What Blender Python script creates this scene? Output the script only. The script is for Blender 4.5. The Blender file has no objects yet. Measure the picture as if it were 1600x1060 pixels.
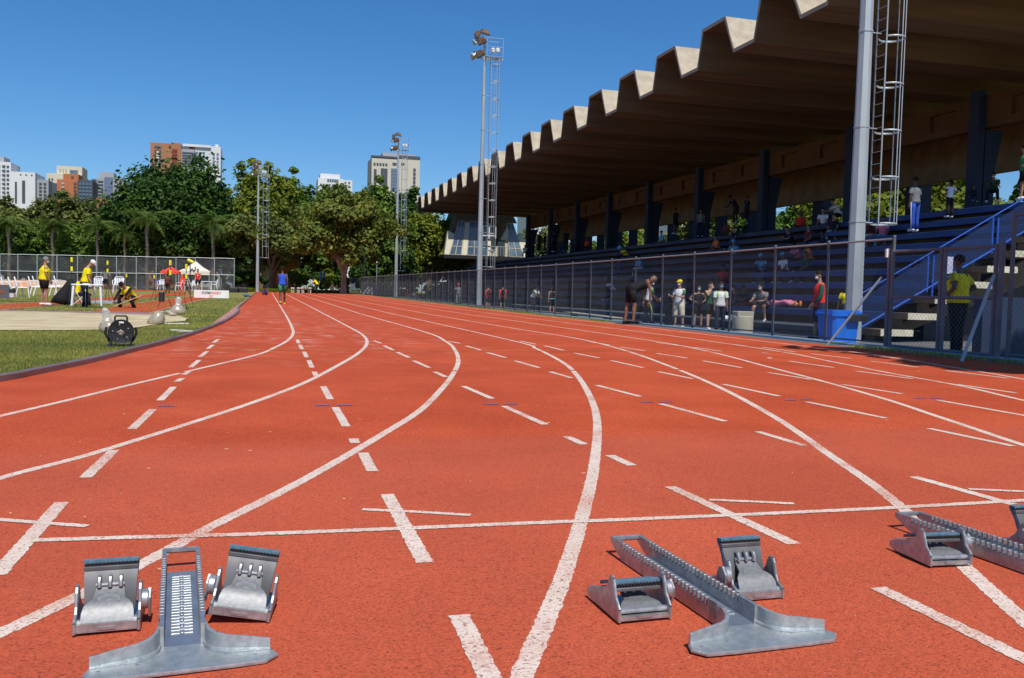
import bpy, bmesh, math, random
import numpy as np
from mathutils import Vector, Matrix
random.seed(7); RNG = np.random.default_rng(11)
R = math.radians
SC = bpy.context.scene
C = SC.collection
# ------------------------------------------------------------------ camera
F = 1400.; H = .82; ROLL = R(1.45); YAW = 0.26865026; PITCH = 0.05085405
def _axes():
    f = np.array([math.sin(YAW)*math.cos(PITCH), math.cos(YAW)*math.cos(PITCH), -math.sin(PITCH)])
    r = np.array([math.cos(YAW), -math.sin(YAW), 0.]); u = np.cross(r, f)
    c, s = math.cos(ROLL), math.sin(ROLL)
    return r*c+u*s, u*c-r*s, f
CR, CU, CF = _axes()
cam = bpy.data.cameras.new('camera'); camo = bpy.data.objects.new('camera', cam); C.objects.link(camo)
cam.sensor_width = 36; cam.lens = 36*F/1600; cam.clip_start = .05; cam.clip_end = 3000
mw = Matrix.Identity(4)
for i in range(3):
    mw[i][0], mw[i][1], mw[i][2] = CR[i], CU[i], -CF[i]
mw[2][3] = H; camo.matrix_world = mw
SC.camera = camo
# ------------------------------------------------------------------ light
SUN_EL, SUN_AZ = R(55), R(3)
w = bpy.data.worlds.new('World'); SC.world = w; w.use_nodes = True
nt = w.node_tree; bg = nt.nodes['Background']
sky = nt.nodes.new('ShaderNodeTexSky'); sky.sky_type = 'NISHITA'; sky.sun_disc = False
sky.sun_elevation = SUN_EL; sky.sun_rotation = R(177); sky.air_density = 1.; sky.dust_density = 1.; sky.ozone_density = 8.0; sky.altitude = 500
hsv = nt.nodes.new('ShaderNodeHueSaturation'); hsv.inputs['Saturation'].default_value = 1.2
nt.links.new(sky.outputs[0], hsv.inputs['Color']); nt.links.new(hsv.outputs[0], bg.inputs[0]); bg.inputs[1].default_value = .12
sl = bpy.data.lights.new('sun', 'SUN'); sl.energy = 4.4; sl.angle = R(.53); sl.color = (1, .955, .87)
so = bpy.data.objects.new('sun', sl); C.objects.link(so); so.location = (0, -30, 40)
sd = Vector((math.sin(SUN_AZ)*math.cos(SUN_EL), -math.cos(SUN_AZ)*math.cos(SUN_EL), math.sin(SUN_EL)))
so.rotation_euler = sd.to_track_quat('Z', 'Y').to_euler()
SC.view_settings.view_transform = 'Standard'; SC.view_settings.look = 'None'
SC.view_settings.exposure = 0; SC.view_settings.gamma = 1; SC.view_settings.use_curve_mapping = False
SC.cycles.max_bounces = 6; SC.cycles.diffuse_bounces = 3; SC.cycles.transparent_max_bounces = 24
# ------------------------------------------------------------------ place helpers (measured points of the place)
def _ray(x, y): return CF+CR*(x-800)/F-CU*(y-530)/F
def atX(x, y, X): d = _ray(x, y); t = X/d[0]; return Vector((X, t*d[1], H+t*d[2]))
def atY(x, y, Y): d = _ray(x, y); t = Y/d[1]; return Vector((t*d[0], Y, H+t*d[2]))
FXP = [-600, -40, 10.02, 10.6, 13., 600]; FXV = [-.28, -.28, .0701, .03, -.28, -.28]
def fx(X): return float(np.interp(X, FXP, FXV))
def fy(Y): return .0035*min(max(Y-30, 0), 130)
def gz(X, Y): return fx(X)+fy(Y)
def G(x, y, dz=0.):
    d = _ray(x, y); z = 0.
    for _ in range(40):
        t = (z+dz-H)/d[2]; X, Y = t*d[0], t*d[1]
        if Y > 400 or Y < 0: break
        z = .5*z+.5*gz(X, Y)
    return Vector((X, Y, z+dz))
def Zm(n):      # measured crops of the photograph: origin and scale
    return {1: (1200, 500), 2: (800, 460), 3: (400, 440), 4: (0, 440), 5: (0, 640), 6: (400, 640), 7: (800, 640), 8: (1200, 640)}[n]
def Z(n, x, y): o = Zm(n); return (o[0]+x/4, o[1]+y/4)
# ------------------------------------------------------------------ materials
def mat(name, col, rough=.7, metal=0., var=.12, scale=6., bump=0., col2=None, spec=.5, stretch=(1, 1, 1), trans=0., detail=4, obj=True, bscale=None):
    m = bpy.data.materials.new(name); m.use_nodes = True; n = m.node_tree; b = n.nodes['Principled BSDF']
    b.inputs['Roughness'].default_value = rough; b.inputs['Metallic'].default_value = metal
    b.inputs['Specular IOR Level'].default_value = spec
    tc = n.nodes.new('ShaderNodeTexCoord'); mp = n.nodes.new('ShaderNodeMapping'); mp.inputs['Scale'].default_value = stretch
    n.links.new(tc.outputs['Object'], mp.inputs[0])
    nz = n.nodes.new('ShaderNodeTexNoise'); nz.inputs['Scale'].default_value = scale; nz.inputs['Detail'].default_value = detail
    n.links.new(mp.outputs[0], nz.inputs['Vector'])
    cr = n.nodes.new('ShaderNodeValToRGB'); e = cr.color_ramp.elements
    c2 = col2 if col2 else tuple(min(1, c*(1+var)) for c in col)
    c1 = tuple(c*(1-var) for c in col) if not col2 else col
    e[0].position = .3; e[1].position = .7; e[0].color = (*c1, 1); e[1].color = (*c2, 1)
    n.links.new(nz.outputs[0], cr.inputs[0]); n.links.new(cr.outputs[0], b.inputs['Base Color'])
    if bump:
        nb = n.nodes.new('ShaderNodeTexNoise'); nb.inputs['Scale'].default_value = bscale or scale*6; nb.inputs['Detail'].default_value = 3
        n.links.new(mp.outputs[0], nb.inputs['Vector'])
        bp = n.nodes.new('ShaderNodeBump'); bp.inputs['Strength'].default_value = bump; bp.inputs['Distance'].default_value = .01
        n.links.new(nb.outputs[0], bp.inputs['Height']); n.links.new(bp.outputs[0], b.inputs['Normal'])
    if trans:
        tr = n.nodes.new('ShaderNodeBsdfTransparent'); mx = n.nodes.new('ShaderNodeMixShader'); mx.inputs[0].default_value = trans
        n.links.new(b.outputs[0], mx.inputs[1]); n.links.new(tr.outputs[0], mx.inputs[2])
        n.links.new(mx.outputs[0], n.nodes['Material Output'].inputs[0])
    return m
def leafmat(name, c1, c2, tr=.3):
    m = bpy.data.materials.new(name); m.use_nodes = True; n = m.node_tree; b = n.nodes['Principled BSDF']
    g = n.nodes.new('ShaderNodeNewGeometry'); cr = n.nodes.new('ShaderNodeValToRGB'); e = cr.color_ramp.elements
    e[0].color = (*c1, 1); e[1].color = (*c2, 1); n.links.new(g.outputs['Random Per Island'], cr.inputs[0])
    tc = n.nodes.new('ShaderNodeTexCoord'); nz = n.nodes.new('ShaderNodeTexNoise'); nz.inputs['Scale'].default_value = .35; nz.inputs['Detail'].default_value = 2
    n.links.new(tc.outputs['Object'], nz.inputs['Vector'])
    hs = n.nodes.new('ShaderNodeMixRGB'); hs.blend_type = 'MULTIPLY'; hs.inputs[0].default_value = 1
    c3 = n.nodes.new('ShaderNodeValToRGB'); c3.color_ramp.elements[0].position = .35; c3.color_ramp.elements[1].position = .68
    c3.color_ramp.elements[0].color = (.62, .68, .62, 1); c3.color_ramp.elements[1].color = (1.25, 1.15, .95, 1)
    n.links.new(nz.outputs[0], c3.inputs[0]); n.links.new(cr.outputs[0], hs.inputs[1]); n.links.new(c3.outputs[0], hs.inputs[2])
    n.links.new(hs.outputs[0], b.inputs['Base Color']); b.inputs['Roughness'].default_value = .6; b.inputs['Specular IOR Level'].default_value = .25
    t = n.nodes.new('ShaderNodeBsdfTranslucent'); n.links.new(hs.outputs[0], t.inputs[0])
    mx = n.nodes.new('ShaderNodeMixShader'); mx.inputs[0].default_value = tr
    n.links.new(b.outputs[0], mx.inputs[1]); n.links.new(t.outputs[0], mx.inputs[2]); n.links.new(mx.outputs[0], n.nodes['Material Output'].inputs[0])
    return m
def track_mat(name, red=True):
    m = bpy.data.materials.new(name); m.use_nodes = True; n = m.node_tree; b = n.nodes['Principled BSDF']; L = n.links.new
    tc = n.nodes.new('ShaderNodeTexCoord')
    def noise(s, d=3, mp=None):
        z = n.nodes.new('ShaderNodeTexNoise'); z.inputs['Scale'].default_value = s; z.inputs['Detail'].default_value = d
        if mp:
            q = n.nodes.new('ShaderNodeMapping'); q.inputs['Scale'].default_value = mp; L(tc.outputs['Object'], q.inputs[0]); L(q.outputs[0], z.inputs['Vector'])
        else: L(tc.outputs['Object'], z.inputs['Vector'])
        return z.outputs[0]
    def ramp(src, *st):
        r = n.nodes.new('ShaderNodeValToRGB'); e = r.color_ramp.elements
        while len(e) < len(st): e.new(.5)
        for k, (p, c) in enumerate(st): e[k].position = p; e[k].color = (*c, 1)
        L(src, r.inputs[0]); return r.outputs[0]
    def mix(a, c, f, bt='MIX'):
        x = n.nodes.new('ShaderNodeMixRGB'); x.blend_type = bt
        for k, v in ((1, a), (2, c)):
            if isinstance(v, tuple): x.inputs[k].default_value = (*v, 1)
            else: L(v, x.inputs[k])
        if isinstance(f, float): x.inputs[0].default_value = f
        else: L(f, x.inputs[0])
        return x.outputs[0]
    vor = n.nodes.new('ShaderNodeTexVoronoi'); vor.inputs['Scale'].default_value = 150; L(tc.outputs['Object'], vor.inputs['Vector'])
    if red:
        base = ramp(noise(1.1, 5), (.28, (.47, .074, .026)), (.5, (.53, .086, .031)), (.72, (.60, .104, .040)))
        grain = ramp(vor.outputs['Color'], (.0, (.70, .66, .66)), (.5, (1, 1, 1)), (1., (1.22, 1.3, 1.3)))
        c = mix(base, grain, 1., 'MULTIPLY')
        c = mix(c, ramp(noise(130, 2), (.31, (.34, .26, .26)), (.42, (1, 1, 1))), 1., 'MULTIPLY')
        c = mix(c, (.62, .33, .26), ramp(noise(60, 2), (.72, (0, 0, 0)), (.80, (.75, .75, .75))))
        st = ramp(noise(3.0, 6, (.8, 1.5, 1)), (.56, (0, 0, 0)), (.68, (.55, .55, .55)))
        # pale worn streaks where the bend joins the straight
        sx = n.nodes.new('ShaderNodeSeparateXYZ'); L(tc.outputs['Object'], sx.inputs[0])
        ry = ramp_map(n, sx.outputs[1], 9, 14, 34, 46); rx = ramp_map(n, sx.outputs[0], -3, -1, 1.6, 3.5)
        mm = n.nodes.new('ShaderNodeMath'); mm.operation = 'MULTIPLY'; L(rx, mm.inputs[0]); L(ry, mm.inputs[1])
        m2 = n.nodes.new('ShaderNodeMath'); m2.operation = 'MULTIPLY'; L(mm.outputs[0], m2.inputs[0]); L(st, m2.inputs[1])
        c = mix(c, (.72, .46, .38), m2.outputs[0])
        # the surface before the seam at about 6 m is a little greyer
        seam = ramp_map(n, sx.outputs[1], -500, -400, 4.6, 5.0)
        c = mix(c, (.52, .15, .10), mathn(n, seam, .22))
        # broad dull and darker wear, and scuffs across the lanes
        c = mix(c, ramp(noise(.42, 3), (.3, (.91, .89, .88)), (.7, (1.05, 1.06, 1.06))), 1., 'MULTIPLY')
        c = mix(c, (.27, .055, .03), mathn(n, ramp(noise(1.7, 7, (1.3, .8, 1)), (.62, (0, 0, 0)), (.74, (1, 1, 1))), .15))
        c = mix(c, (.12, .04, .03), mathn(n, ramp(noise(24, 2), (.76, (0, 0, 0)), (.80, (1, 1, 1))), .7))
        c = mix(c, (.62, .40, .33), mathn(n, ramp(noise(9, 5, (.22, 3.2, 1)), (.70, (0, 0, 0)), (.80, (1, 1, 1))), .30))
    else:
        base = ramp(noise(5, 4), (.3, (.68, .53, .435)), (.7, (.78, .64, .55)))
        c = mix(base, (.42, .13, .08), ramp(vor.outputs['Color'], (.72, (0, 0, 0)), (.97, (.75, .75, .75))))
        c = mix(c, ramp(noise(95, 2), (.33, (.45, .36, .34)), (.42, (1, 1, 1))), 1., 'MULTIPLY')
        wear = n.nodes.new('ShaderNodeMath'); wear.operation = 'MULTIPLY'; L(ramp(noise(2.2, 5), (.50, (0, 0, 0)), (.68, (1, 1, 1))), wear.inputs[0]); L(ramp(noise(110, 2), (.44, (0, 0, 0)), (.54, (1, 1, 1))), wear.inputs[1])
        c = mix(c, (.50, .11, .055), mathn(n, wear.outputs[0], .75))
    L(c, b.inputs['Base Color']); b.inputs['Roughness'].default_value = .78; b.inputs['Specular IOR Level'].default_value = .12
    bp = n.nodes.new('ShaderNodeBump'); bp.inputs['Strength'].default_value = .9; bp.inputs['Distance'].default_value = .004
    L(noise(170, 2), bp.inputs['Height']); L(bp.outputs[0], b.inputs['Normal'])
    return m
def mathn(n, s, k):
    q = n.nodes.new('ShaderNodeMath'); q.operation = 'MULTIPLY'; n.links.new(s, q.inputs[0]); q.inputs[1].default_value = k; return q.outputs[0]
def ramp_map(n, src, a, b, c, d):
    q = n.nodes.new('ShaderNodeMapRange'); q.inputs[1].default_value = a; q.inputs[2].default_value = b; n.links.new(src, q.inputs[0])
    p = n.nodes.new('ShaderNodeMapRange'); p.inputs[1].default_value = d; p.inputs[2].default_value = c; n.links.new(src, p.inputs[0])
    k = n.nodes.new('ShaderNodeMath'); k.operation = 'MINIMUM'; n.links.new(q.outputs[0], k.inputs[0]); n.links.new(p.outputs[0], k.inputs[1])
    return k.outputs[0]
M = {}
M['track'] = track_mat('red_rubber_track'); M['line'] = track_mat('worn_white_paint', False)
M['blueline'] = mat('blue_mark_paint', (.14, .13, .30), .8, scale=40, var=.3)
M['orangeline'] = mat('orange_mark_paint', (.62, .20, .03), .8, scale=4, var=.3)
M['grass'] = mat('grass_ground', (.17, .165, .040), .95, scale=.9, col2=(.30, .27, .085), bump=.8, bscale=60, spec=.1, detail=8)
M['blade'] = leafmat('grass_blade', (.19, .225, .045), (.42, .41, .13), .35)
M['sand'] = mat('pale_sand', (.43, .33, .17), .95, scale=1.2, col2=(.62, .53, .36), bump=.5, bscale=25, spec=.1)
M['sanddark'] = mat('dirt_sand', (.40, .28, .16), .95, scale=1.5, col2=(.55, .40, .24), bump=.5, spec=.1)
M['pitedge'] = mat('purple_rubber_edge', (.30, .16, .19), .8, scale=3)
M['pink'] = mat('faded_red_rubber', (.33, .12, .10), .85, scale=3., col2=(.52, .30, .26), stretch=(3, .7, 1), spec=.2)
M['asphalt'] = mat('grey_apron', (.10, .10, .10), .9, scale=2, col2=(.17, .165, .16), spec=.2)
M['kerb'] = mat('brown_grey_kerb_metal', (.17, .105, .095), .48, .25, scale=3, col2=(.26, .19, .19), stretch=(1, .3, 1), bump=.1)
M['conc'] = mat('concrete', (.30, .27, .23), .9, scale=1.2, col2=(.40, .36, .30), bump=.3, bscale=20, spec=.2)
M['roofconc'] = mat('shaded_concrete', (.11, .074, .043), .9, scale=1.3, col2=(.19, .130, .078), bump=.25, bscale=8, stretch=(.12, 2.6, 1.4), detail=8, spec=.15)  # dark copy of the roof concrete, underside shade put into its colour
M['paleconc'] = mat('pale_lit_weathered_concrete', (.37, .31, .23), .9, scale=2.2, col2=(.51, .445, .34), stretch=(1.2, 2.2, .35), detail=8, bump=.2, spec=.15)  # lit copy of the roof concrete, with weather streaks
M['beamconc'] = mat('orange_brown_painted_concrete', (.095, .050, .024), .85, scale=.8, col2=(.14, .072, .034), spec=.2)
M['stepconc'] = mat('brown_step_concrete', (.17, .125, .075), .9, scale=1.4, col2=(.26, .19, .115), bump=.2, spec=.15)
M['riser'] = mat('dark_brown_riser', (.07, .045, .025), .9, scale=1.4, col2=(.12, .08, .045))
M['cream'] = mat('cream_paint', (.50, .46, .34), .75, scale=5, col2=(.66, .61, .47), detail=8)
M['blue'] = mat('blue_paint', (.012, .045, .15), .6, scale=2, col2=(.018, .060, .20), bump=.05)
M['blueworn'] = mat('worn_grey_blue_paint', (.020, .030, .070), .8, scale=1.6, col2=(.055, .062, .095), bump=.1, stretch=(1, .25, 1))
M['dkblue'] = mat('dark_blue_paint', (.010, .022, .058), .7, scale=1, col2=(.014, .031, .080))
M['railblue'] = mat('bright_blue_metal_paint', (.015, .085, .42), .4, scale=3)
M['ltblue'] = mat('pale_blue_kerb_paint', (.14, .27, .42), .8, scale=2.5, col2=(.30, .38, .42))
M['galv'] = mat('galvanised_steel', (.36, .40, .42), .5, .35, scale=2.5, col2=(.47, .51, .53), stretch=(1, 1, .3), bump=.06)
M['fencegrey'] = mat('dark_grey_fence_paint', (.085, .095, .105), .7, 0., scale=3, col2=(.14, .15, .165))
M['railgrey'] = mat('weathered_rail_paint', (.20, .205, .21), .7, .0, scale=3, col2=(.30, .305, .31))
M['wire'] = mat('fence_wire', (.15, .155, .165), .6, .2, scale=3)
M['gate'] = mat('grey_violet_gate_paint', (.10, .105, .135), .7, 0., scale=3, col2=(.15, .155, .185))
M['net'] = mat('dark_shade_net', (.035, .037, .04), .9, scale=1.2, col2=(.075, .078, .085), trans=.36)
M['alu'] = mat('cast_aluminium', (.30, .305, .31), .45, .7, scale=40, col2=(.50, .505, .51), bump=.05, bscale=120, detail=8)
M['aluwash'] = mat('blue_grey_cast_aluminium', (.33, .365, .37), .46, .6, scale=55, col2=(.48, .51, .515), bump=.16, bscale=120, detail=9)
M['aludark'] = mat('dull_aluminium_channel', (.20, .23, .29), .45, .6, scale=8, col2=(.34, .39, .47), bump=.06, bscale=60)
M['alustrut'] = mat('pale_sand_cast_aluminium', (.20, .205, .21), .55, .6, scale=90, col2=(.27, .275, .28), bump=.03, bscale=200, detail=4)
M['aluplate'] = mat('dull_brushed_aluminium', (.09, .09, .095), .55, .35, scale=9, col2=(.22, .22, .23), bump=.05, bscale=80, stretch=(1, .2, .2))
M['padblue'] = mat('blue_rubber', (.055, .14, .20), .8, scale=60, col2=(.12, .21, .27))
M['blackrub'] = mat('black_rubber', (.015, .015, .017), .6, scale=10)
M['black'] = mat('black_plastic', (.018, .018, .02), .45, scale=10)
M['whiteplastic'] = mat('white_plastic', (.78, .79, .80), .4, scale=3, var=.03)
M['white'] = mat('white_paint', (.76, .76, .74), .7, scale=2, var=.05)
M['binblue'] = mat('blue_bin_plastic', (.01, .16, .72), .4, scale=3, var=.08)
M['red'] = mat('red_cloth', (.66, .03, .02), .8, scale=6)
M['redtent'] = mat('red_tent_canvas', (.80, .06, .03), .8, scale=3)
M['whitetent'] = mat('off_white_tent_canvas', (.68, .62, .52), .85, scale=2, var=.06)
M['yellow'] = mat('bright_yellow_cloth', (.80, .66, .01), .8, scale=9, var=.12)
M['yelplastic'] = mat('yellow_plastic', (.75, .70, .02), .5, scale=9)
M['carred'] = mat('red_car_paint', (.50, .012, .012), .25, .2, scale=2, var=.05)
M['cargrey'] = mat('silver_car_paint', (.40, .41, .43), .3, .5, scale=2, var=.05)
M['glassdark'] = mat('dark_window_glass', (.03, .04, .05), .08, .0, scale=.4, col2=(.08, .10, .12), spec=.8)
M['glassblue'] = mat('blue_window_glass', (.04, .075, .13), .12, 0., scale=.5, col2=(.12, .18, .24), spec=.8)
M['tyre'] = mat('tyre_rubber', (.02, .02, .02), .8)
M['bark'] = mat('brown_bark', (.10, .075, .05), .95, scale=3, col2=(.22, .17, .12), bump=.6, stretch=(1, 1, .3), spec=.1)
M['barkpale'] = mat('pale_bark', (.20, .16, .12), .95, scale=3, col2=(.34, .28, .22), bump=.5, stretch=(1, 1, .3), spec=.1)
M['rust'] = mat('rusty_lamp_housing', (.10, .055, .035), .6, .3, scale=5, col2=(.17, .10, .06))
M['orangetarp'] = mat('faded_orange_tarp', (.70, .30, .15), .8, scale=.8, col2=(.80, .50, .32))
M['beigetarp'] = mat('faded_beige_tarp', (.66, .48, .34), .8, scale=.8, col2=(.76, .60, .45))
M['bag'] = mat('clear_sand_bag', (.30, .245, .175), .28, scale=8, col2=(.40, .34, .26), bump=.8, bscale=14, spec=.7)
M['bagtop'] = mat('crumpled_clear_plastic', (.36, .35, .31), .18, scale=14, col2=(.58, .56, .50), bump=1., bscale=30, trans=.35, spec=.8)
M['stick'] = mat('tan_wood_stick', (.50, .30, .17), .7)
M['straw'] = mat('straw_litter', (.55, .42, .25), .9, scale=3, var=.3)
# ------------------------------------------------------------------ mesh builder
class MB:
    def __init__(s): s.v = []; s.f = []; s.mi = []; s.cur = 0
    def add(s, vs, fs):
        o = len(s.v); s.v += [tuple(p) for p in vs]; s.f += [tuple(o+i for i in q) for q in fs]; s.mi += [s.cur]*len(fs); return s
    def box(s, a, b, T=None):
        x0, y0, z0 = a; x1, y1, z1 = b
        vs = [(x0, y0, z0), (x1, y0, z0), (x1, y1, z0), (x0, y1, z0), (x0, y0, z1), (x1, y0, z1), (x1, y1, z1), (x0, y1, z1)]
        if T is not None: vs = [T @ Vector(p) for p in vs]
        return s.add(vs, [(0, 3, 2, 1), (4, 5, 6, 7), (0, 1, 5, 4), (1, 2, 6, 5), (2, 3, 7, 6), (3, 0, 4, 7)])
    def cbox(s, a, b, c=.1, T=None):      # box with chamfered top edges and corners
        x0, y0, z0 = a; x1, y1, z1 = b
        def ring(i, z): return [(x0+i+c, y0+i, z), (x1-i-c, y0+i, z), (x1-i, y0+i+c, z), (x1-i, y1-i-c, z), (x1-i-c, y1-i, z), (x0+i+c, y1-i, z), (x0+i, y1-i-c, z), (x0+i, y0+i+c, z)]
        rs = [ring(0, z0), ring(0, z1-c), ring(c*.8, z1)]
        if T is not None: rs = [[T @ Vector(p) for p in r] for r in rs]
        return s.loft(rs, True, True)
    def loft(s, rings, cap0=False, cap1=False):
        n = len(rings[0]); vs = [p for r in rings for p in r]; fs = []
        for k in range(len(rings)-1):
            for i in range(n):
                j = (i+1) % n; fs.append((k*n+i, k*n+j, (k+1)*n+j, (k+1)*n+i))
        if cap0: fs.append(tuple(range(n))[::-1])
        if cap1: fs.append(tuple((len(rings)-1)*n+i for i in range(n)))
        return s.add(vs, fs)
    def tube(s, pts, rad, n=8, caps=True, flat=1., up=None):
        pts = [Vector(p) for p in pts]
        if not hasattr(rad, '__len__'): rad = [rad]*len(pts)
        rings = []; prev = None
        for i, p in enumerate(pts):
            t = (pts[min(i+1, len(pts)-1)]-pts[max(i-1, 0)]); t = t.normalized() if t.length > 1e-9 else Vector((0, 0, 1))
            if prev is None:
                a = Vector(up) if up else (Vector((1, 0, 0)) if abs(t.x) < .8 else Vector((0, 1, 0)))
            else: a = prev
            a = (a-t*a.dot(t)).normalized(); prev = a; b = t.cross(a)
            rings.append([p+(a*math.cos(2*math.pi*k/n)+b*math.sin(2*math.pi*k/n)*flat)*rad[i] for k in range(n)])
        return s.loft(rings, caps, caps)
    def ball(s, c, r, n=8, m=6, T=None):
        if not hasattr(r, '__len__'): r = (r, r, r)
        c = Vector(c); rings = []
        for k in range(m+1):
            th = math.pi*(k+.001)/(m+.002); rr = math.sin(th); zz = -math.cos(th)
            ring = [Vector((r[0]*rr*math.cos(2*math.pi*i/n), r[1]*rr*math.sin(2*math.pi*i/n), r[2]*zz)) for i in range(n)]
            rings.append([c+((T @ p) if T is not None else p) for p in ring])
        return s.loft(rings, True, True)
    def lathe(s, prof, n=16, c=(0, 0, 0), axis='Z', caps=True):
        rings = []
        for r, z in prof:
            ring = []
            for i in range(n):
                a = 2*math.pi*i/n; p = (r*math.cos(a), r*math.sin(a), z)
                if axis == 'Y': p = (p[0], p[2], p[1])
                if axis == 'X': p = (p[2], p[0], p[1])
                ring.append((p[0]+c[0], p[1]+c[1], p[2]+c[2]))
            rings.append(ring)
        return s.loft(rings, caps, caps)
    def prism(s, poly, a, b, axis='X', T=None):      # poly in the two other axes, extruded from a to b
        def P(q, t):
            if axis == 'X': r = (t, q[0], q[1])
            elif axis == 'Y': r = (q[0], t, q[1])
            else: r = (q[0], q[1], t)
            return T @ Vector(r) if T is not None else r
        n = len(poly); vs = [P(q, a) for q in poly]+[P(q, b) for q in poly]
        fs = [tuple(range(n))[::-1], tuple(range(n, 2*n))]+[(i, (i+1) % n, n+(i+1) % n, n+i) for i in range(n)]
        return s.add(vs, fs)
    def move(s, T):
        s.v = [tuple(T @ Vector(p)) for p in s.v]; return s
    def mesh(s, name, mats, smooth=False, off=None):
        me = bpy.data.meshes.new(name)
        vs = s.v if off is None else [(p[0]-off[0], p[1]-off[1], p[2]-off[2]) for p in s.v]
        me.from_pydata(vs, [], s.f)
        mats = mats if isinstance(mats, (list, tuple)) else [mats]
        for m_ in mats: me.materials.append(m_)
        if len(mats) > 1: me.polygons.foreach_set('material_index', s.mi)
        bm = bmesh.new(); bm.from_mesh(me); bmesh.ops.recalc_face_normals(bm, faces=bm.faces); bm.to_mesh(me); bm.free()
        if smooth:
            me.polygons.foreach_set('use_smooth', [True]*len(me.polygons))
            if smooth != 'all': me.set_sharp_from_angle(angle=R(smooth if isinstance(smooth, (int, float)) and smooth is not True else 38))
        me.update(); return me
def link(name, me, parent=None, loc=None, kind=None, label=None, rz=None):
    o = bpy.data.objects.new(name, me); C.objects.link(o)
    if parent is not None: o.parent = parent
    if loc is not None: o.location = loc
    if rz is not None: o.rotation_euler[2] = rz
    if kind: o['kind'] = kind
    if label: o['label'] = label
    return o
def part(name, mb, m, parent, smooth=False, world=False, kind=None, label=None, loc=None):
    off = parent.location if world else None
    return link(name, mb.mesh(name, m, smooth, off), parent, loc, kind, label)
def thing(name, label, cat, loc=(0, 0, 0), rz=0., group=None):
    o = bpy.data.objects.new(name, None); C.objects.link(o); o.location = loc; o.rotation_euler[2] = rz
    o.empty_display_size = .2; o['label'] = label; o['category'] = cat
    if group: o['group'] = group
    return o
def tag(o, label, cat, group=None):
    o['label'] = label; o['category'] = cat
    if group: o['group'] = group
    return o
def struct(name, mb, m, smooth=False):
    return link(name, mb.mesh(name, m, smooth), kind='structure')
def dup(o, loc=None, rz=None, label=None, parent=None):
    c = o.copy(); C.objects.link(c)
    if parent is not None: c.parent = parent
    for ch in o.children: dup(ch, parent=c)
    if loc is not None: c.location = loc
    if rz is not None: c.rotation_euler[2] = rz
    if label: c['label'] = label
    return c
# ================================================================== GROUND
def sheet(xs, ys, dz, f=gz):
    mb = MB(); vs = [(x, y, f(x, y)+dz) for y in ys for x in xs]; n = len(xs)
    mb.add(vs, [(j*n+i, j*n+i+1, (j+1)*n+i+1, (j+1)*n+i) for j in range(len(ys)-1) for i in range(n-1)]); return mb
struct('ground', sheet([-900, -40, -20, 10.02, 10.6, 13, 40, 900], [-60, 0, 30, 100, 160, 400, 1500], -.012), M['grass'])
def spline(pts, step=.25, end=None):
    P = [Vector((p[0], p[1], 0)) for p in pts]; out = []
    P = [P[0]*2-P[1]]+P+[P[-1]*2-P[-2]]
    for k in range(1, len(P)-2):
        a, b, c, d = P[k-1:k+3]; L = (c-b).length; n = max(2, int(L/step))
        for i in range(n):
            t = i/n; out.append(.5*((2*b)+(c-a)*t+(2*a-5*b+4*c-d)*t*t+(3*b-a-3*c+d)*t**3))
    out.append(P[-2]); return out
def ribbon(mb, pts, wl, wr, dz, jag=0.):
    vs = []; n = len(pts)
    for i, p in enumerate(pts):
        t = (pts[min(i+1, n-1)]-pts[max(i-1, 0)]).normalized(); q = Vector((t.y, -t.x, 0))
        j1 = random.uniform(-jag, jag); j2 = random.uniform(-jag, jag)
        a = p-q*(wl+j1); b = p+q*(wr+j2)
        vs += [(a.x, a.y, gz(a.x, a.y)+dz), (b.x, b.y, gz(b.x, b.y)+dz)]
    mb.add(vs, [(2*i, 2*i+1, 2*i+3, 2*i+2) for i in range(n-1)])
curb_px = [(0, 597), (50, 587.5), (100, 577), (150, 566), (200, 553), (250, 540), (300, 525), (335, 512), (358, 501), (374, 489), (384, 478), (394, 469)]
curbP = [G(*p) for p in curb_px]
XC = -.96
curb = [Vector((-7.5, -3.5, 0)), Vector((-4.4, 2.4, 0)), Vector((-3.0, 5.6, 0))]+[Vector((p.x, p.y, 0)) for p in curbP if p.y < 30]+[Vector((XC, y, 0)) for y in (36, 46, 60, 80, 100)]
curb = spline(curb, .5)
# far bend of the oval turning left behind the infield
RC = 36.5; YB = 100.
far = [Vector((XC-RC+RC*math.cos(a), YB+RC*math.sin(a)*.5, 0)) for a in np.linspace(.05, math.pi*.8, 26)]
mb = MB(); EX = 9.36
n = len(curb)
for i in range(n-1):
    a, b = curb[i], curb[i+1]
    ks = 6
    for k in range(ks):
        q = []
        for (p, t) in ((a, k/ks), (a, (k+1)/ks), (b, (k+1)/ks), (b, k/ks)):
            x = p.x+(EX-p.x)*t; q.append((x, p.y, gz(x, p.y)))
        mb.add(q, [(0, 1, 2, 3)])
W = EX-XC
o0 = [Vector((EX, YB, 0))]+[Vector((XC-RC+(RC+W)*math.cos(a), YB+(RC+W)*math.sin(a)*.5, 0)) for a in np.linspace(.05, math.pi*.8, 26)]
i0 = [Vector((XC, YB, 0))]+far
for i in range(len(o0)-1):
    q = [i0[i], o0[i], o0[i+1], i0[i+1]]
    mb.add([(p.x, p.y, gz(max(p.x, -40), p.y)+.0) for p in q], [(0, 1, 2, 3)])
struct('running_track', mb, M['track'])
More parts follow.
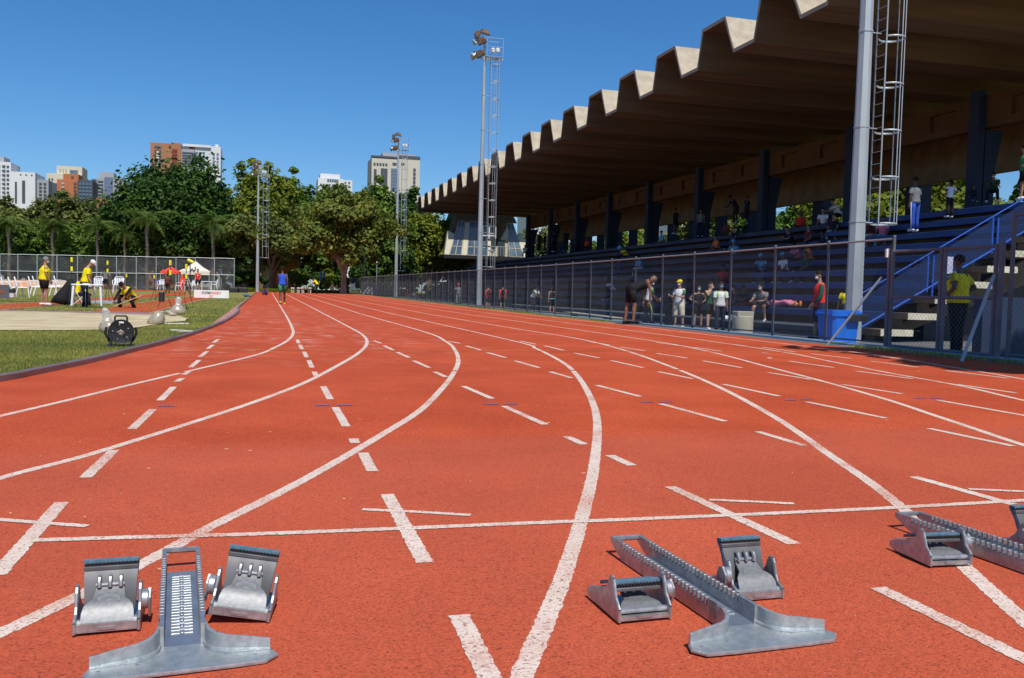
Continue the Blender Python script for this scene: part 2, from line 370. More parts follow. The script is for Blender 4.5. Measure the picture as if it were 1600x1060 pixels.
# right hand strips: grass verge, painted kerb, apron
verge = sheet([9.36, 9.72], [24, 30, 60, 100, 118], .0); struct('grass_verge', verge, M['grass'])
struct('worn_verge', sheet([9.36, 9.72], [-10, 0, 24], .0), M['asphalt'])
mb = MB()
for y0, y1 in ((-10, 0), (0, 8), (8, 16), (16, 24), (24, 32)):
    mb.add([(x, y, gz(10.0, y)+z) for y in (y0, y1) for x, z in ((9.72, -.02), (9.72, .03), (10.06, .03), (10.06, -.1))], [(0, 1, 5, 4), (1, 2, 6, 5), (2, 3, 7, 6)])
struct('blue_kerb_strip', mb, M['ltblue'])
mb = MB()
for y0, y1 in ((32, 60), (60, 100), (100, 118)):
    mb.add([(x, y, gz(10.0, y)+z) for y in (y0, y1) for x, z in ((9.72, -.02), (9.72, .03), (10.06, .03), (10.06, -.1))], [(0, 1, 5, 4), (1, 2, 6, 5), (2, 3, 7, 6)])
struct('concrete_kerb_strip', mb, M['asphalt'])
struct('apron', sheet([10.06, 10.6, 13, 26], [17, 30, 100, 160], .0), M['asphalt'])
struct('sandy_ground', sheet([10.06, 10.6, 13, 40], [-30, 0, 17], .0), M['sanddark'])
# ------------------------------------------------------------------ painted lines
def pxline(pxs, tail=None, step=.12):
    P = [G(*p) for p in pxs]; P = [Vector((p.x, p.y, 0)) for p in P if p.y < 32]
    if tail: P += [Vector((tail, y, 0)) for y in (38, 50, 70, 100)]
    return P
LX = {}
def LXk(s): # X of a straight line whose picture slope (dx/dy) from the vanishing point is s
    p = G(416+s*40, 489); return p.x
curves = {
 'A': ([(-30, 658), (0, 650.5), (100, 627), (200, 602.5), (300, 579), (400, 555), (430, 543), (449, 532.5), (457.5, 522.5), (456.5, 512.5), (448, 495)], .585),
 'B': ([(-30, 757), (0, 746.5), (100, 722), (200, 692), (300, 660.5), (400, 627.5), (475, 598.7), (525, 573), (560, 552), (573, 537.5), (569, 526), (550, 513.7), (500, 487.5)], 2.04),
 'C': ([(-60, 1016), (0, 990), (110, 938), (215, 885), (300, 838), (400, 789), (500, 736), (600, 677.5), (657, 641), (690, 608), (707, 586), (716, 565), (711, 547.5), (697.5, 534.5), (662, 518.5), (575, 494)], 3.42),
 'D': ([(802, 1090), (813, 1060), (858, 960), (893.8, 860), (907.5, 815), (917, 780), (926.5, 740), (932.5, 690), (933, 660), (929, 638), (919, 614), (902.5, 588), (880, 567), (837.5, 545), (800, 532.5), (650, 498.7)], 4.72),
 'E': ([(1640, 1004), (1600, 969), (1551, 927), (1506, 885), (1405, 790), (1350, 747.5), (1300, 714), (1250, 678), (1200, 646), (1125, 606), (1050, 574), (975, 547.5), (900, 529), (800, 513), (625, 481)], 6.0),
 'F': ([(1700, 724), (1600, 696), (1525, 671), (1432, 640), (1400, 629), (1300, 600), (1200, 573.5), (1100, 548), (1000, 530), (800, 501)], 7.3),
 'G': ([(1750, 657), (1600, 626), (1500, 603), (1400, 585), (1300, 565.5), (1200, 546.7), (1000, 518.7), (800, 494.3)], 8.5),
 'H': ([(1750, 622), (1600, 593), (1500, 576), (1400, 560), (1300, 546), (1200, 534.5), (1000, 511), (800, 489.5)], 9.3)}
mb = MB()
for k, (pxs, s) in curves.items():
    P = pxline(pxs); X = P[-1].x
    P = P+[Vector((X+.01, y, 0)) for y in (P[-1].y*1.25, 50, 70, 100)]
    S = spline(P, .12)
    hw = .026; nr = [p for p in S if p.y < 9]; fr = [p for p in S if p.y >= 8.9]
    fine = spline(nr[::3]+[nr[-1]], .012) if len(nr) > 6 else nr
    if len(fine) > 2: ribbon(mb, fine, hw, hw, .0012, .0028)
    ribbon(mb, fr, hw, hw, .0015)
struct('lane_lines', mb, M['line'])
dash = []
def D(n, *prs):
    for q in prs: dash.append((Z(n, q[0], q[1]), Z(n, q[2], q[3])))
D(4, (1365, 362, 1335, 382), (1330, 397, 1298, 422), (1295, 437, 1250, 472), (1245, 492, 1190, 538), (1180, 564, 1150, 583), (1140, 606, 1105, 627), (1085, 660, 1000, 745))
dash += [((239, 640), (206, 671)), ((178, 704), (133.5, 747)), ((96.5, 785.5), (-6, 900))]
D(3, (258, 365, 266, 387), (275, 397, 288, 425), (300, 440, 317, 475), (330, 493, 350, 539), (364, 565, 376, 590), (420, 657, 465, 738))
dash += [((524, 637), (541, 667)), ((552, 686), (555, 693)), ((567, 708), (582, 737)), ((605, 773), (664, 880)), ((717, 962), (766, 1062))]
D(3, (735, 370, 782, 388), (800, 402, 858, 430), (882, 443, 957, 477), (985, 496, 1083, 540), (1118, 566, 1187, 598), (1295, 655, 1475, 733))
dash += [((787, 635), (852, 664)), ((885, 682.5), (912.5, 695)), ((952.5, 712), (988, 728)), ((1047, 761), (1241, 851)), ((1372, 919), (1640, 1050))]
D(3, (1200, 374, 1275, 388), (1312, 403, 1405, 430), (1445, 445, 1562, 477))
D(2, (20, 417, 170, 460), (238, 485, 372, 524), (530, 570, 800, 640), (928, 685, 1332, 795), (50, 293, 150, 313), (203, 323, 327, 352), (388, 368, 545, 399), (618, 415, 820, 460), (915, 485, 1130, 529), (480, 295, 610, 319), (678, 330, 832, 355), (903, 370, 1097, 400), (1195, 417, 1437, 460), (900, 302, 1052, 322), (1133, 332, 1310, 357), (1303, 304, 1470, 325))
dash += [((1184, 675), (1257, 697)), ((1427, 745.5), (1566, 784)), ((1570, 785.5), (1584, 789))]
D(1, (-280, 403, 70, 478), (240, 513, 737, 616), (1005, 680, 1532, 790), (0, 330, 268, 373), (465, 405, 835, 463), (1055, 502, 1620, 602), (0, 236, 20, 242), (-40, 205, 5, 210), (132, 259, 412, 299), (553, 321, 902, 369), (1185, 405, 1550, 458), (-40, 172, 168, 200), (272, 213, 523, 243), (643, 259, 942, 297), (1110, 318, 1503, 366))
mb = MB()
for a, b in dash:
    P, Q = G(*a), G(*b); P.z = Q.z = 0
    Lq = (Q-P).length; near = min(P.y, Q.y) < 9; n_ = max(2, int(Lq/(.012 if near else .3)))
    ribbon(mb, [P+(Q-P)*(i/n_) for i in range(n_+1)], .026, .026, .0020, .0028 if near else 0)
struct('lane_dashes', mb, M['line'])
mb = MB()
for pts in ([(50, 845.5), (200, 841), (400, 835.5), (600, 828), (800, 819.5), (1000, 812), (1200, 803.5), (1400, 794), (1600, 783), (1660, 780)], [(-60, 808), (0, 813), (70, 818.5), (137, 823)], [(566, 797), (650, 801), (735, 806)], [(1108, 782), (1180, 785), (1241, 788)], [(1513, 765), (1600, 769), (1660, 771)]):
    P = [G(*p) for p in pts]; P = [Vector((p.x, p.y, 0)) for p in P]
    hw = .021 if len(P) > 4 else .017
    ribbon(mb, spline(P, .012), hw, hw, .0028, .003)
struct('start_line', mb, M['line'])
mb = MB()
for x0, x1, y in ((247, 271, 635), (492, 516, 634), (526, 550, 634), (757, 779, 632), (789, 809, 632), (1000, 1021, 628.7), (1030, 1050, 628.5), (1226, 1244, 625.7), (1251, 1270, 625), (1429, 1445, 622.6), (1452, 1469, 622.6)):
    a, b = G(x0, y), G(x1, y); ribbon(mb, [Vector((a.x, a.y, 0)), Vector((b.x, b.y, 0))], .02, .02, .004)
struct('blue_distance_marks', mb, M['blueline'])
mb = MB(); P = [G(*p) for p in ((285, 546), (400, 547), (600, 548), (800, 549), (1000, 549.6), (1200, 550.2), (1330, 551))]
ribbon(mb, spline(P, .5), .022, .022, .005); struct('orange_cross_mark', mb, M['orangeline'])
# ------------------------------------------------------------------ inner kerb
kt = thing('track_kerb', 'low brown and grey metal kerb curving along the grass infield edge', 'kerb', (curb[0].x, curb[0].y, 0))
acc = [0.]
for i in range(len(curb)-1): acc.append(acc[-1]+(curb[i+1]-curb[i]).length)
segs = []; cur = [curb[0]]; nxt = 4.
for i in range(1, len(curb)):
    cur.append(curb[i])
    if acc[i] >= nxt: segs.append(cur); cur = [curb[i]]; nxt += 4.
segs.append(cur)
for k, sg in enumerate(segs):
    if len(sg) < 2: continue
    mb = MB(); rings = []
    for i, p in enumerate(sg):
        t = (sg[min(i+1, len(sg)-1)]-sg[max(i-1, 0)]).normalized(); q = Vector((-t.y, t.x, 0))
        p = Vector((p.x, p.y, 0))
        if i == 0: p = p+t*.006
        if i == len(sg)-1: p = p-t*.006
        rings.append([(p+q*u).to_tuple()[:2]+(gz(p.x, p.y)+z,) for u, z in ((0, .002), (0, .048), (.008, .056), (.062, .056), (.07, .048), (.07, .002))])
    mb.loft(rings, True, True); part('kerb_section', mb, M['kerb'], kt, 30, world=True)
# faded strip inside the kerb
mb = MB()
inner = [G(*p) for p in ((393, 463), (389, 465.5), (376, 474), (358, 487), (340, 500), (325, 512), (309, 521), (285, 528), (250, 536), (215, 545))]
ko = [p for p in curb if p.y > inner[-1].y-1]
def curbx(y): return float(np.interp(y, [p.y for p in curb], [p.x for p in curb]))
vs = []
for p in inner: c_ = curbx(p.y)-.072; vs += [(min(p.x, c_-.02), p.y, gz(p.x, p.y)+.004), (c_, p.y, gz(c_, p.y)+.004)]
mb.add(vs, [(2*i, 2*i+1, 2*i+3, 2*i+2) for i in range(len(inner)-1)]); struct('faded_rubber_strip', mb, M['pink'])
# ------------------------------------------------------------------ infield: runways and sand pit
def poly(pxs, dz): return [tuple(G(*p)[:2])+(gz(*G(*p)[:2])+dz,) for p in pxs]
def strip2(top, bot, dz, m, name):
    mb = MB(); a = [G(*p) for p in top]; b = [G(*p) for p in bot]; vs = []
    for p, q in zip(a, b): vs += [(p.x, p.y, gz(p.x, p.y)+dz), (q.x, q.y, gz(q.x, q.y)+dz)]
    mb.add(vs, [(2*i, 2*i+1, 2*i+3, 2*i+2) for i in range(len(a)-1)]); return struct(name, mb, m)
strip2([(-30, 479), (0, 476), (60, 472), (100, 470), (150, 466), (243, 459), (290, 457)], [(-30, 488), (0, 485), (60, 479.5), (110, 475.8), (150, 472), (243, 464), (292, 461)], .002, M['track'], 'far_runway')
strip2([(130, 489), (195, 477), (240, 470.5), (302, 462.5), (320, 460.4)], [(232, 491), (250, 486), (262, 482), (305, 471.5), (327, 466)], .003, M['track'], 'near_runway')
strip2([(205, 451.5), (262, 451), (330, 452)], [(205, 455), (262, 454.6), (330, 454.8)], .003, M['track'], 'distant_runway')
mb = MB()
for l in ([(-30, 487.5), (0, 485), (60, 479.5), (110, 475.8), (243, 464.4)], [(-30, 479), (0, 476), (60, 472), (100, 470), (243, 459)], [(232, 491), (262, 482), (305, 471.5), (327, 466)], [(195, 477), (240, 470.5), (302, 462.5)]):
    ribbon(mb, [Vector((G(*p).x, G(*p).y, 0)) for p in l], .025, .025, .008)
ribbon(mb, [Vector((G(*p).x, G(*p).y, 0)) for p in ((277, 522), (312, 518.7))][::-1], .03, .03, .03)
struct('runway_lines', mb, M['line'])
def sandh(x, y, e): return e*(.025*math.sin(x*1.7+y*.8)+.03*math.sin(y*1.1+.6)+.012*math.sin(x*5+y*3.3))
mb = MB()
top = [(-40, 487.5), (0, 486), (60, 487), (130, 489), (200, 490.5), (238, 491.5), (280, 494), (296, 499)]; bot = [(-40, 517), (0, 516.5), (60, 516.5), (130, 516.2), (200, 515), (222, 511), (262, 504.5), (290, 501.5)]
NR = 14; vs = []
ta = spline([G(*p) for p in top], .5); 
TT = [G(*p) for p in top]; BB = [G(*p) for p in bot]
def lerp_poly(P, t):
    k = t*(len(P)-1); i = min(int(k), len(P)-2); return P[i]+(P[i+1]-P[i])*(k-i)
NC = 60
for j in range(NR+1):
    for i in range(NC+1):
        a = lerp_poly(TT, i/NC); b = lerp_poly(BB, i/NC); t = j/NR; p = a+(b-a)*t
        e = min(1, 4*min(t, 1-t)); vs.append((p.x, p.y+(.25*math.sin(i*.9)*e*.3), gz(p.x, p.y)+.006+max(0, sandh(p.x, p.y, e))))
mb.add(vs, [(j*(NC+1)+i, j*(NC+1)+i+1, (j+1)*(NC+1)+i+1, (j+1)*(NC+1)+i) for j in range(NR) for i in range(NC)])
struct('sand_pit', mb, M['sand'], 'all')
strip2([(-40, 484), (0, 484.6), (60, 485.5), (130, 487.2), (232, 489)], [(-40, 487.8), (0, 486.5), (60, 487.4), (130, 489.5), (238, 492)], .009, M['pitedge'], 'sand_pit_edge')
def quadmesh(centers, u, v, name, m):
    n = len(centers); V = np.empty((n, 4, 3)); V[:, 0] = centers-u-v; V[:, 1] = centers+u-v; V[:, 2] = centers+u+v; V[:, 3] = centers-u+v
    me = bpy.data.meshes.new(name); me.vertices.add(4*n); me.vertices.foreach_set('co', V.reshape(-1))
    me.loops.add(4*n); me.loops.foreach_set('vertex_index', np.arange(4*n, dtype=np.int32)); me.polygons.add(n)
    me.polygons.foreach_set('loop_start', np.arange(0, 4*n, 4, dtype=np.int32)); me.polygons.foreach_set('loop_total', np.full(n, 4, dtype=np.int32))
    me.materials.append(m); me.update(calc_edges=True); return me
# grass blades (triangles) on the near infield
def grass(n, ymin, ymax, wfn, hh, name):
    Y = ymin+(ymax-ymin)*RNG.random(n)**1.3
    XR_ = np.array([curbx(y)-.1 for y in Y]); XL = -.62*Y-.9
    X = XL+(XR_-XL)*RNG.random(n)
    inner_y = np.array([p.y for p in inner][::-1]); inner_x = np.array([p.x for p in inner][::-1])
    ok = ~((Y > inner_y[0]) & (X > np.interp(Y, inner_y, inner_x)-.03))
    # keep off the sand pit
    bx = np.array([p.x for p in BB]); by = np.array([p.y for p in BB]); tx = np.array([p.x for p in TT]); ty = np.array([p.y for p in TT])
    yb = np.interp(X, bx, by, right=1e3); yt = np.interp(X, tx, ty, right=-1e3)
    ok &= ~((Y > yb+.05*RNG.normal(size=n)) & (Y < yt+.1))
    X = X[ok]; Y = Y[ok]; n = len(X)
    clump = .55+.45*np.sin(X*3.1+1.3*np.sin(Y*2.3))*np.sin(Y*1.9+X)
    Zg = np.interp(X, FXP, FXV)+.0035*np.maximum(Y-30, 0)-.012
    a = RNG.random(n)*6.283; h = hh*(.5+.8*RNG.random(n))*(.6+.5*clump); w_ = wfn*(.6+.8*RNG.random(n)); tl = .6*h*RNG.random(n)
    V = np.empty((n, 3, 3)); V[:, 0] = np.c_[X-w_*np.cos(a), Y-w_*np.sin(a), Zg]; V[:, 1] = np.c_[X+w_*np.cos(a), Y+w_*np.sin(a), Zg]
    b = RNG.random(n)*6.283; V[:, 2] = np.c_[X+tl*np.cos(b), Y+tl*np.sin(b), Zg+h]
    me = bpy.data.meshes.new(name); me.vertices.add(3*n); me.vertices.foreach_set('co', V.reshape(-1))
    me.loops.add(3*n); me.loops.foreach_set('vertex_index', np.arange(3*n, dtype=np.int32)); me.polygons.add(n)
    me.polygons.foreach_set('loop_start', np.arange(0, 3*n, 3, dtype=np.int32)); me.polygons.foreach_set('loop_total', np.full(n, 3, dtype=np.int32))
    me.materials.append(M['blade']); me.update(calc_edges=True)
    o = link(name, me, kind='stuff'); return o
tag(grass(210000, 7.5, 22, .007, .032, 'grass'), 'short mown green grass between the sand pit and the track kerb', 'grass')
tag(grass(70000, 20, 60, .016, .045, 'grass'), 'mown grass around the far runways on the infield', 'grass')
# grass fringe on the right verge
n = 5200; Y = np.r_[8+5*RNG.random(1200), 24+50*RNG.random(4000)]; X = 9.40+.34*RNG.random(n); a = RNG.random(n)*6.283
cen = np.c_[X, Y, np.interp(X, FXP, FXV)+.0035*np.maximum(Y-30, 0)+.012]
me = quadmesh(cen, np.c_[.008*np.cos(a), .008*np.sin(a), 0*a], np.c_[.006*np.cos(a*3), .006*np.sin(a*3), .012+.016*RNG.random(n)], 'verge_grass', M['blade'])
tag(link('verge_grass', me, kind='stuff'), 'thin fringe of grass along the foot of the right hand fence', 'grass')
# straw and leaf litter on the track
n = 170; Y = 2.6+16*RNG.random(n); X = -1.4+1.15*Y*RNG.random(n); a = RNG.normal(0, .35, n); L_ = .002+.010*RNG.random(n)**4; wd = .0007+.0008*RNG.random(n)
keep = X > np.array([curbx(y)+.1 for y in Y]); X, Y, a, L_, wd = X[keep], Y[keep], a[keep], L_[keep], wd[keep]
cen = np.c_[X, Y, np.interp(X, FXP, FXV)+.012]
me = quadmesh(cen, np.c_[L_*np.cos(a), L_*np.sin(a), 0*a], np.c_[-wd*np.sin(a), wd*np.cos(a), 0*a+.001], 'litter', M['straw'])
tag(link('litter', me, kind='stuff'), 'dry straw and leaf scraps scattered over the red track', 'litter')
# ================================================================== STARTING BLOCKS
def plate(mb, pts, w0, w1, th):
    """curved sheet: pts are (y, z, halfwidth) along it, th = thickness"""
    rings = []
    for i, (y, z, hw) in enumerate(pts):
        a = pts[max(i-1, 0)]; b = pts[min(i+1, len(pts)-1)]; t = Vector((0, b[0]-a[0], b[1]-a[1])).normalized(); nrm = Vector((0, -t.z, t.y))*th*.5
        p = Vector((0, y, z)); rings.append([p+nrm+Vector((hw, 0, 0)), p+nrm-Vector((hw, 0, 0)), p-nrm-Vector((hw, 0, 0)), p-nrm+Vector((hw, 0, 0))])
    mb.loft(rings, True, True)
def foot_pedal(parent, loc, rz, side, high, roll=0.):
    # side +1: the latch is on local +x
    ho = MB(); 
    if high: prof = [(0, 0), (0, .024), (.012, .030), (.026, .036), (.036, .052), (.044, .082), (.052, .094), (.062, .096), (.070, .088), (.080, .062), (.11, .034), (.165, .014), (.17, 0)]
    else: prof = [(0, 0), (0, .030), (.010, .040), (.024, .052), (.034, .078), (.042, .096), (.052, .101), (.062, .094), (.075, .066), (.11, .050), (.17, .036), (.20, .022), (.20, .006), (.18, 0)]
    for sx in (-1, 1):
        a, b = sorted((sx*.066, sx*.073)); ho.prism(prof, a, b)
        for i in range(len(prof)-1):      # rounded rim along the cheek
            (y0, z0), (y1, z1) = prof[i], prof[i+1]
            if z0 > .02 or z1 > .02: ho.tube([(sx*.0695, y0, z0), (sx*.0695, y1, z1)], .0043, 6, False)
    ho.box((-.066, 0, .0015), (.066, .17, .007))
    ho.box((-.066, .0005, .002), (.066, .013, .021 if high else .012)); ho.box((-.02, -.002, .006), (.02, .0, .013))
    ho.tube([(-.066, .015, .022), (.066, .015, .022)], .007, 8)
    root = link('foot_pedal', ho.mesh('pedal_housing', M['alu'], 35), parent, (loc[0], loc[1], loc[2]+.073*math.sin(abs(R(roll)))), rz=rz); root.rotation_euler[1] = R(roll)
    # strut that props the plate, a bulged tongue with a half moon step
    st = MB(); k = 1 if high else .55
    plate(st, [(.010, .020, .058), (.020, .034*k+.006, .057), (.032, .046*k+.006, .053), (.042, .052*k+.006, .044), (.050, .055*k+.006, .036), (.080, .078*k, .031), (.088, .086*k, .030)], 0, 0, .006)
    T = Matrix.Translation((0, .046, .055*k+.008)) @ Matrix.Rotation(R(35 if high else 20), 4, 'X')
    st.lathe([(.0, .001), (.026, .001), (.03, -.004)], 14, (0, 0, 0)); 
    nst = 3*14; st.v[-nst:] = [tuple(T @ Vector((p[0], p[1]*.55, p[2]))) for p in st.v[-nst:]]
    link('strut', st.mesh('strut', M['alustrut'], 35), root)
    if high: ps = [(.074, .026, .056), (.078, .045, .057), (.084, .068, .058), (.093, .092, .059), (.104, .113, .060), (.113, .124, .061)]; top = ps[-1]
    else: ps = [(.150, .040, .058), (.125, .050, .059), (.095, .060, .060), (.070, .066, .061), (.052, .070, .061)]; top = ps[-1]
    pl = MB(); plate(pl, ps, 0, 0, .006)
    if high: pl.cbox((-.062, top[0]-.012, top[1]-.006), (.062, top[0]+.004, top[1]+.003), .0015)
    else: pl.cbox((-.062, top[0]-.010, top[1]-.008), (.062, top[0]+.008, top[1]), .0015)
    link('pedal_plate', pl.mesh('pedal_plate', M['aluplate'], 35), root)
    pad = MB()
    if high: off = [(y+.009, z+.003, hw+.001) for y, z, hw in ps]; off.append((top[0]+.013, top[1]+.014, .062)); plate(pad, off, 0, 0, .010); pad.box((-.062, top[0]-.006, top[1]+.009), (.062, top[0]+.012, top[1]+.016))
    else: off = [(y+.003, z+.012, hw+.001) for y, z, hw in ps]; plate(pad, off, 0, 0, .008); pad.box((-.062, top[0]-.006, top[1]+.008), (.062, top[0]+.008, top[1]+.016))
    link('rubber_pad', pad.mesh('rubber_pad', M['padblue']), root)
    rb = MB()
    for i in range(14):
        x = -.058+i*.0087; y = top[0]-.0075; z = top[1]+.001
        rb.add([(x, y, z+.001), (x+.005, y, z+.001), (x+.008, y, z+.010), (x+.003, y, z+.010), (x, y+.01, z+.001), (x+.005, y+.01, z+.001), (x+.008, y+.01, z+.010), (x+.003, y+.01, z+.010)], [(0, 1, 2, 3), (7, 6, 5, 4), (0, 4, 5, 1), (1, 5, 6, 2), (2, 6, 7, 3), (3, 7, 4, 0)])
    rb.box((-.060, top[0]-.002, top[1]+.001), (.061, top[0]+.008, top[1]+.009))
    link('rubber_ribs', rb.mesh('rubber_ribs', M['blackrub']), root)
    hg = MB(); hz = .082*k+.006; hy = .086
    for x in (-.024, 0, .024):
        hg.tube([(x, hy-.012, hz-.004), (x, hy-.012, hz+.008), (x, hy-.006, hz+.016), (x, hy+.006, hz+.019)], [.0052, .005, .0048, .004], 6)
    hg.tube([(-.032, hy-.004, hz), (.032, hy-.004, hz)], .005, 8)
    link('hinge', hg.mesh('hinge', M['alu'], 40), root)
    kb = MB(); s = side; kx = .073
    kb.lathe([(.004, 0), (.022, 0), (.0235, .002), (.0235, .014), (.021, .017), (.004, .017)], 18, (0, 0, 0), 'X')
    kb.v = [(s*(kx+p[0]), .045+p[1], .058+p[2]) for p in kb.v]
    a, b = sorted((s*(kx+.015), s*(kx+.021))); kb.prism([(.025, .066), (.045, .084), (.062, .078), (.070, .058), (.058, .040), (.050, .020), (.040, .016), (.034, .030), (.026, .045)], a, b)
    kb.tube([(s*(kx+.018), .045, .058), (s*(kx+.006), .045, .058)], .008, 8)
    link('latch_knob', kb.mesh('latch_knob', M['alu'], 35), root)
    return root
def starting_block(label, T0, T1, pedals, group='starting blocks set out on the track'):
    T0, T1 = Vector(T0), Vector(T1); d = T1-T0; L = d.length; rz = math.atan2(-d.x, d.y)
    t = thing('starting_block', label, 'starting block', (T0.x, T0.y, gz(T0.x, T0.y)+.004), rz, group)
    ch = MB(); ys, ye = .085, L-.085
    # channel floor and side walls
    ch.box((-.039, .02, .0012), (.039, ye, .0075))
    for s in (-1, 1):
        prof = [(.07, .0), (ye+.0, .0), (ye+.03, .012), (L-.02, .030), (L, .040), (L, .053), (L-.006, .0545), (ye+.03, .0545), (ye+.005, .0545), (ye+.005, .036), (.145, .036), (.145, .0545), (.07, .0545)]
        a, b = sorted((s*.039, s*.0505)); ch.prism(prof, a, b)
    ch.tube([(-.045, L-.007, .0475), (.045, L-.007, .0475)], .0085, 8); ch.box((-.04, L-.018, .046), (.04, L-.002, .0535))
    part('channel', ch, M['alu'], t, 35)
    fl = MB(); fl.box((-.0385, .066, .0078), (.0385, ye-.004, .0089)); part('channel_floor', fl, M['aludark'], t)
    for s in (-1, 1):
        te = MB(); y = .150; a, b = sorted((s*.0392, s*.0503))
        while y < ye-.006:
            te.cbox((a-.001, y, .0362), (b+.001, y+.0098, .0552), .0012); te.box((a, y+.0012, .012), (b, y+.0030, .0359)) if False else None; y += .0205
        part('toothed_edge', te, M['alu'], t, 35)
    rg = MB(); y = .135; i = 0
    while y < ye-.06:
        for s in (-1, 1):
            a, b = sorted((s*.004, s*(.025))); rg.cbox((a, y, .0088), (b, y+.0052, .0120), .001)
            if i % 2: rg.ball((s*.004, y+.012, .0095), (.0022, .003, .0015), 6, 4)
        rg.cbox((-.003, y+.006, .0088), (.003, y+.010, .011), .0008); y += .0205; i += 1
    part('rungs', rg, M['aluwash'], t)
    # T bracket: upright wings curving out of the rail, flat flange in front
    br = MB()
    path = [(.0505, .135), (.0505, .10), (.053, .070), (.060, .045), (.074, .024), (.095, .012), (.13, .006), (.185, -.004)]
    hts = [.0545, .0545, .0535, .051, .048, .045, .041, .033]
    for s in (-1, 1):
        rings = []
        for i, (x, y) in enumerate(path):
            a = path[max(i-1, 0)]; b = path[min(i+1, len(path)-1)]; tx, ty = b[0]-a[0], b[1]-a[1]; l = math.hypot(tx, ty); nx, ny = ty/l, -tx/l
            th = (.0012, .003, .006, .009, .010, .009, .0075, .007)[i]
            p0 = (s*(x+0), y); p1 = (s*(x+nx*th), y+ny*th); z = hts[i]
            rings.append([(*p0, 0), (*p0, z-.001), (s*(x+nx*th*.2), y+ny*th*.2, z), (s*(x+nx*th*.8), y+ny*th*.8, z), (*p1, z-.001), (*p1, 0)])
        br.loft(rings, True, True)
    out = [(-.186, -.006), (-.196, -.036), (-.172, -.066), (-.10, -.070), (.10, -.070), (.172, -.066), (.200, -.036), (.188, -.006), (.10, .006), (.066, .03), (.05, .07), (-.05, .07), (-.066, .03), (-.10, .006)]
    def sh(q, k, z): return [(x*k, (y+.02)*k-.02, z) for x, y in q]
    br.loft([sh(out, .992, 0), sh(out, 1, .002), sh(out, 1, .0055), sh(out, .985, .0085)], True, True)
    # fillet between wing and flange
    for s in (-1, 1):
        br.tube([(s*.045, .10, .010), (s*.052, .045, .0105), (s*.068, .018, .010), (s*.095, .001, .010), (s*.184, -.009, .0095)], [.004, .006, .008, .007, .004], 8)
    part('front_bracket', br, M['aluwash'], t, 35)
    for x, y in ((-.165, -.028), (.09, -.012), (.15, -.03), (-.09, -.015)):
        bl = MB(); bl.lathe([(.0005, .0092), (.0042, .0092), (.0042, .0082)], 8, (x, y, 0)); part('bolt', bl, M['aludark'], t)
    for (p, ang, high, *rl_) in pedals:
        lp = Matrix.Rotation(-rz, 4, 'Z') @ (Vector(p)-Vector((T0.x, T0.y, 0))); side = 1 if lp.x < 0 else -1
        foot_pedal(t, (lp.x, lp.y, .001), R(ang)-rz, side, high, *rl_)
    return t
starting_block('silver starting block nearest the left corner, both pedals standing steep beside its rail', (-.167, 2.030, 0), (-.231, 2.738, 0), [((-.352, 2.235, 0), 3, True), ((G(373, 976).x, G(373, 976).y, 0), -7, True, 9)])
starting_block('silver starting block right of the centre lane line with its left pedal laid low', (1.137, 1.865, 0), (1.103, 2.598, 0), [((.922, 2.030, 0), 2, False), ((1.292, 2.108, 0), 2, True)])
starting_block('silver starting block cut off by the right edge beside the start line', (2.262, 1.95, 0), (2.226, 2.690, 0), [((2.034, 2.252, 0), -4, False), ((2.452, 2.27, 0), 2, True)])
# ================================================================== CHAIN LINK FENCES
def linkpanel(W, Hh, cell=.062, r=.0019):
    """two families of slanted wires, clipped to a W x Hh panel in the YZ plane"""
    mb = MB(); stp = cell*1.28
    for s in (1, -1):
        c = -Hh if s > 0 else 0
        end = W if s > 0 else W+Hh
        k = c
        while k < end:
            # line y = k + s*z
            z0, z1 = 0., Hh
            if s > 0: z0 = max(0, -k); z1 = min(Hh, W-k)
            else: z0 = max(0, k-W); z1 = min(Hh, k)
            if z1-z0 > .02:
                y0 = k+s*z0; y1 = k+s*z1; e = s*.0012
                a = Vector((e, y0, z0)); b = Vector((e, y1, z1)); q = Vector((0, 1, -s)).normalized()*r; p = Vector((r, 0, 0))
                mb.add([a+q, a-q*.5+p*.87, a-q*.5-p*.87, b+q, b-q*.5+p*.87, b-q*.5-p*.87], [(0, 1, 4, 3), (1, 2, 5, 4), (2, 0, 3, 5)])
            k += stp
    return mb
FX, FH, FS = 9.9, 1.83, 1.775
Y0f = 12.55
fence = thing('chain_link_fence', 'long grey chain link fence running beside the track in front of the grandstand', 'fence', (FX, Y0f, 0))
pm = linkpanel(FS-.05, FH-.14).mesh('mesh_panel', M['wire'])
pm2 = linkpanel(FS-.05, FH-.14, .10, .0026).mesh('mesh_panel_far', M['wire'])
postm = MB(); postm.tube([(0, 0, 0), (0, 0, FH)], .024, 8); postm.lathe([(.028, FH), (.028, FH+.012), (.012, FH+.03)], 8); postme = postm.mesh('post', M['fencegrey'], 40)
railm = MB(); railm.tube([(0, .02, FH-.03), (0, FS-.02, FH-.03)], .019, 6); railme = railm.mesh('rail', M['railgrey'], 40)
rail2 = MB(); rail2.tube([(0, .02, .09), (0, FS-.02, .09)], .016, 6); rail2me = rail2.mesh('bottom_rail', M['fencegrey'], 40)
NP = int((112-Y0f)/FS)
for i in range(NP+1):
    y = Y0f+i*FS; z = gz(FX, y)
    link('post', postme, fence, (0, y-Y0f, z))
    if i < NP:
        link('top_rail', railme, fence, (0, y-Y0f, z)); link('bottom_rail', rail2me, fence, (0, y-Y0f, z))
        link('mesh_panel', pm if y < 45 else pm2, fence, (0, y-Y0f+.025, z+.11))
pb = MB(); t1 = atX(1378, 433, FX-.02); b1 = G(1293, 539.5); pb.tube([t1, b1], .022, 8); part('brace', pb, M['galv'], fence, 40, world=True)
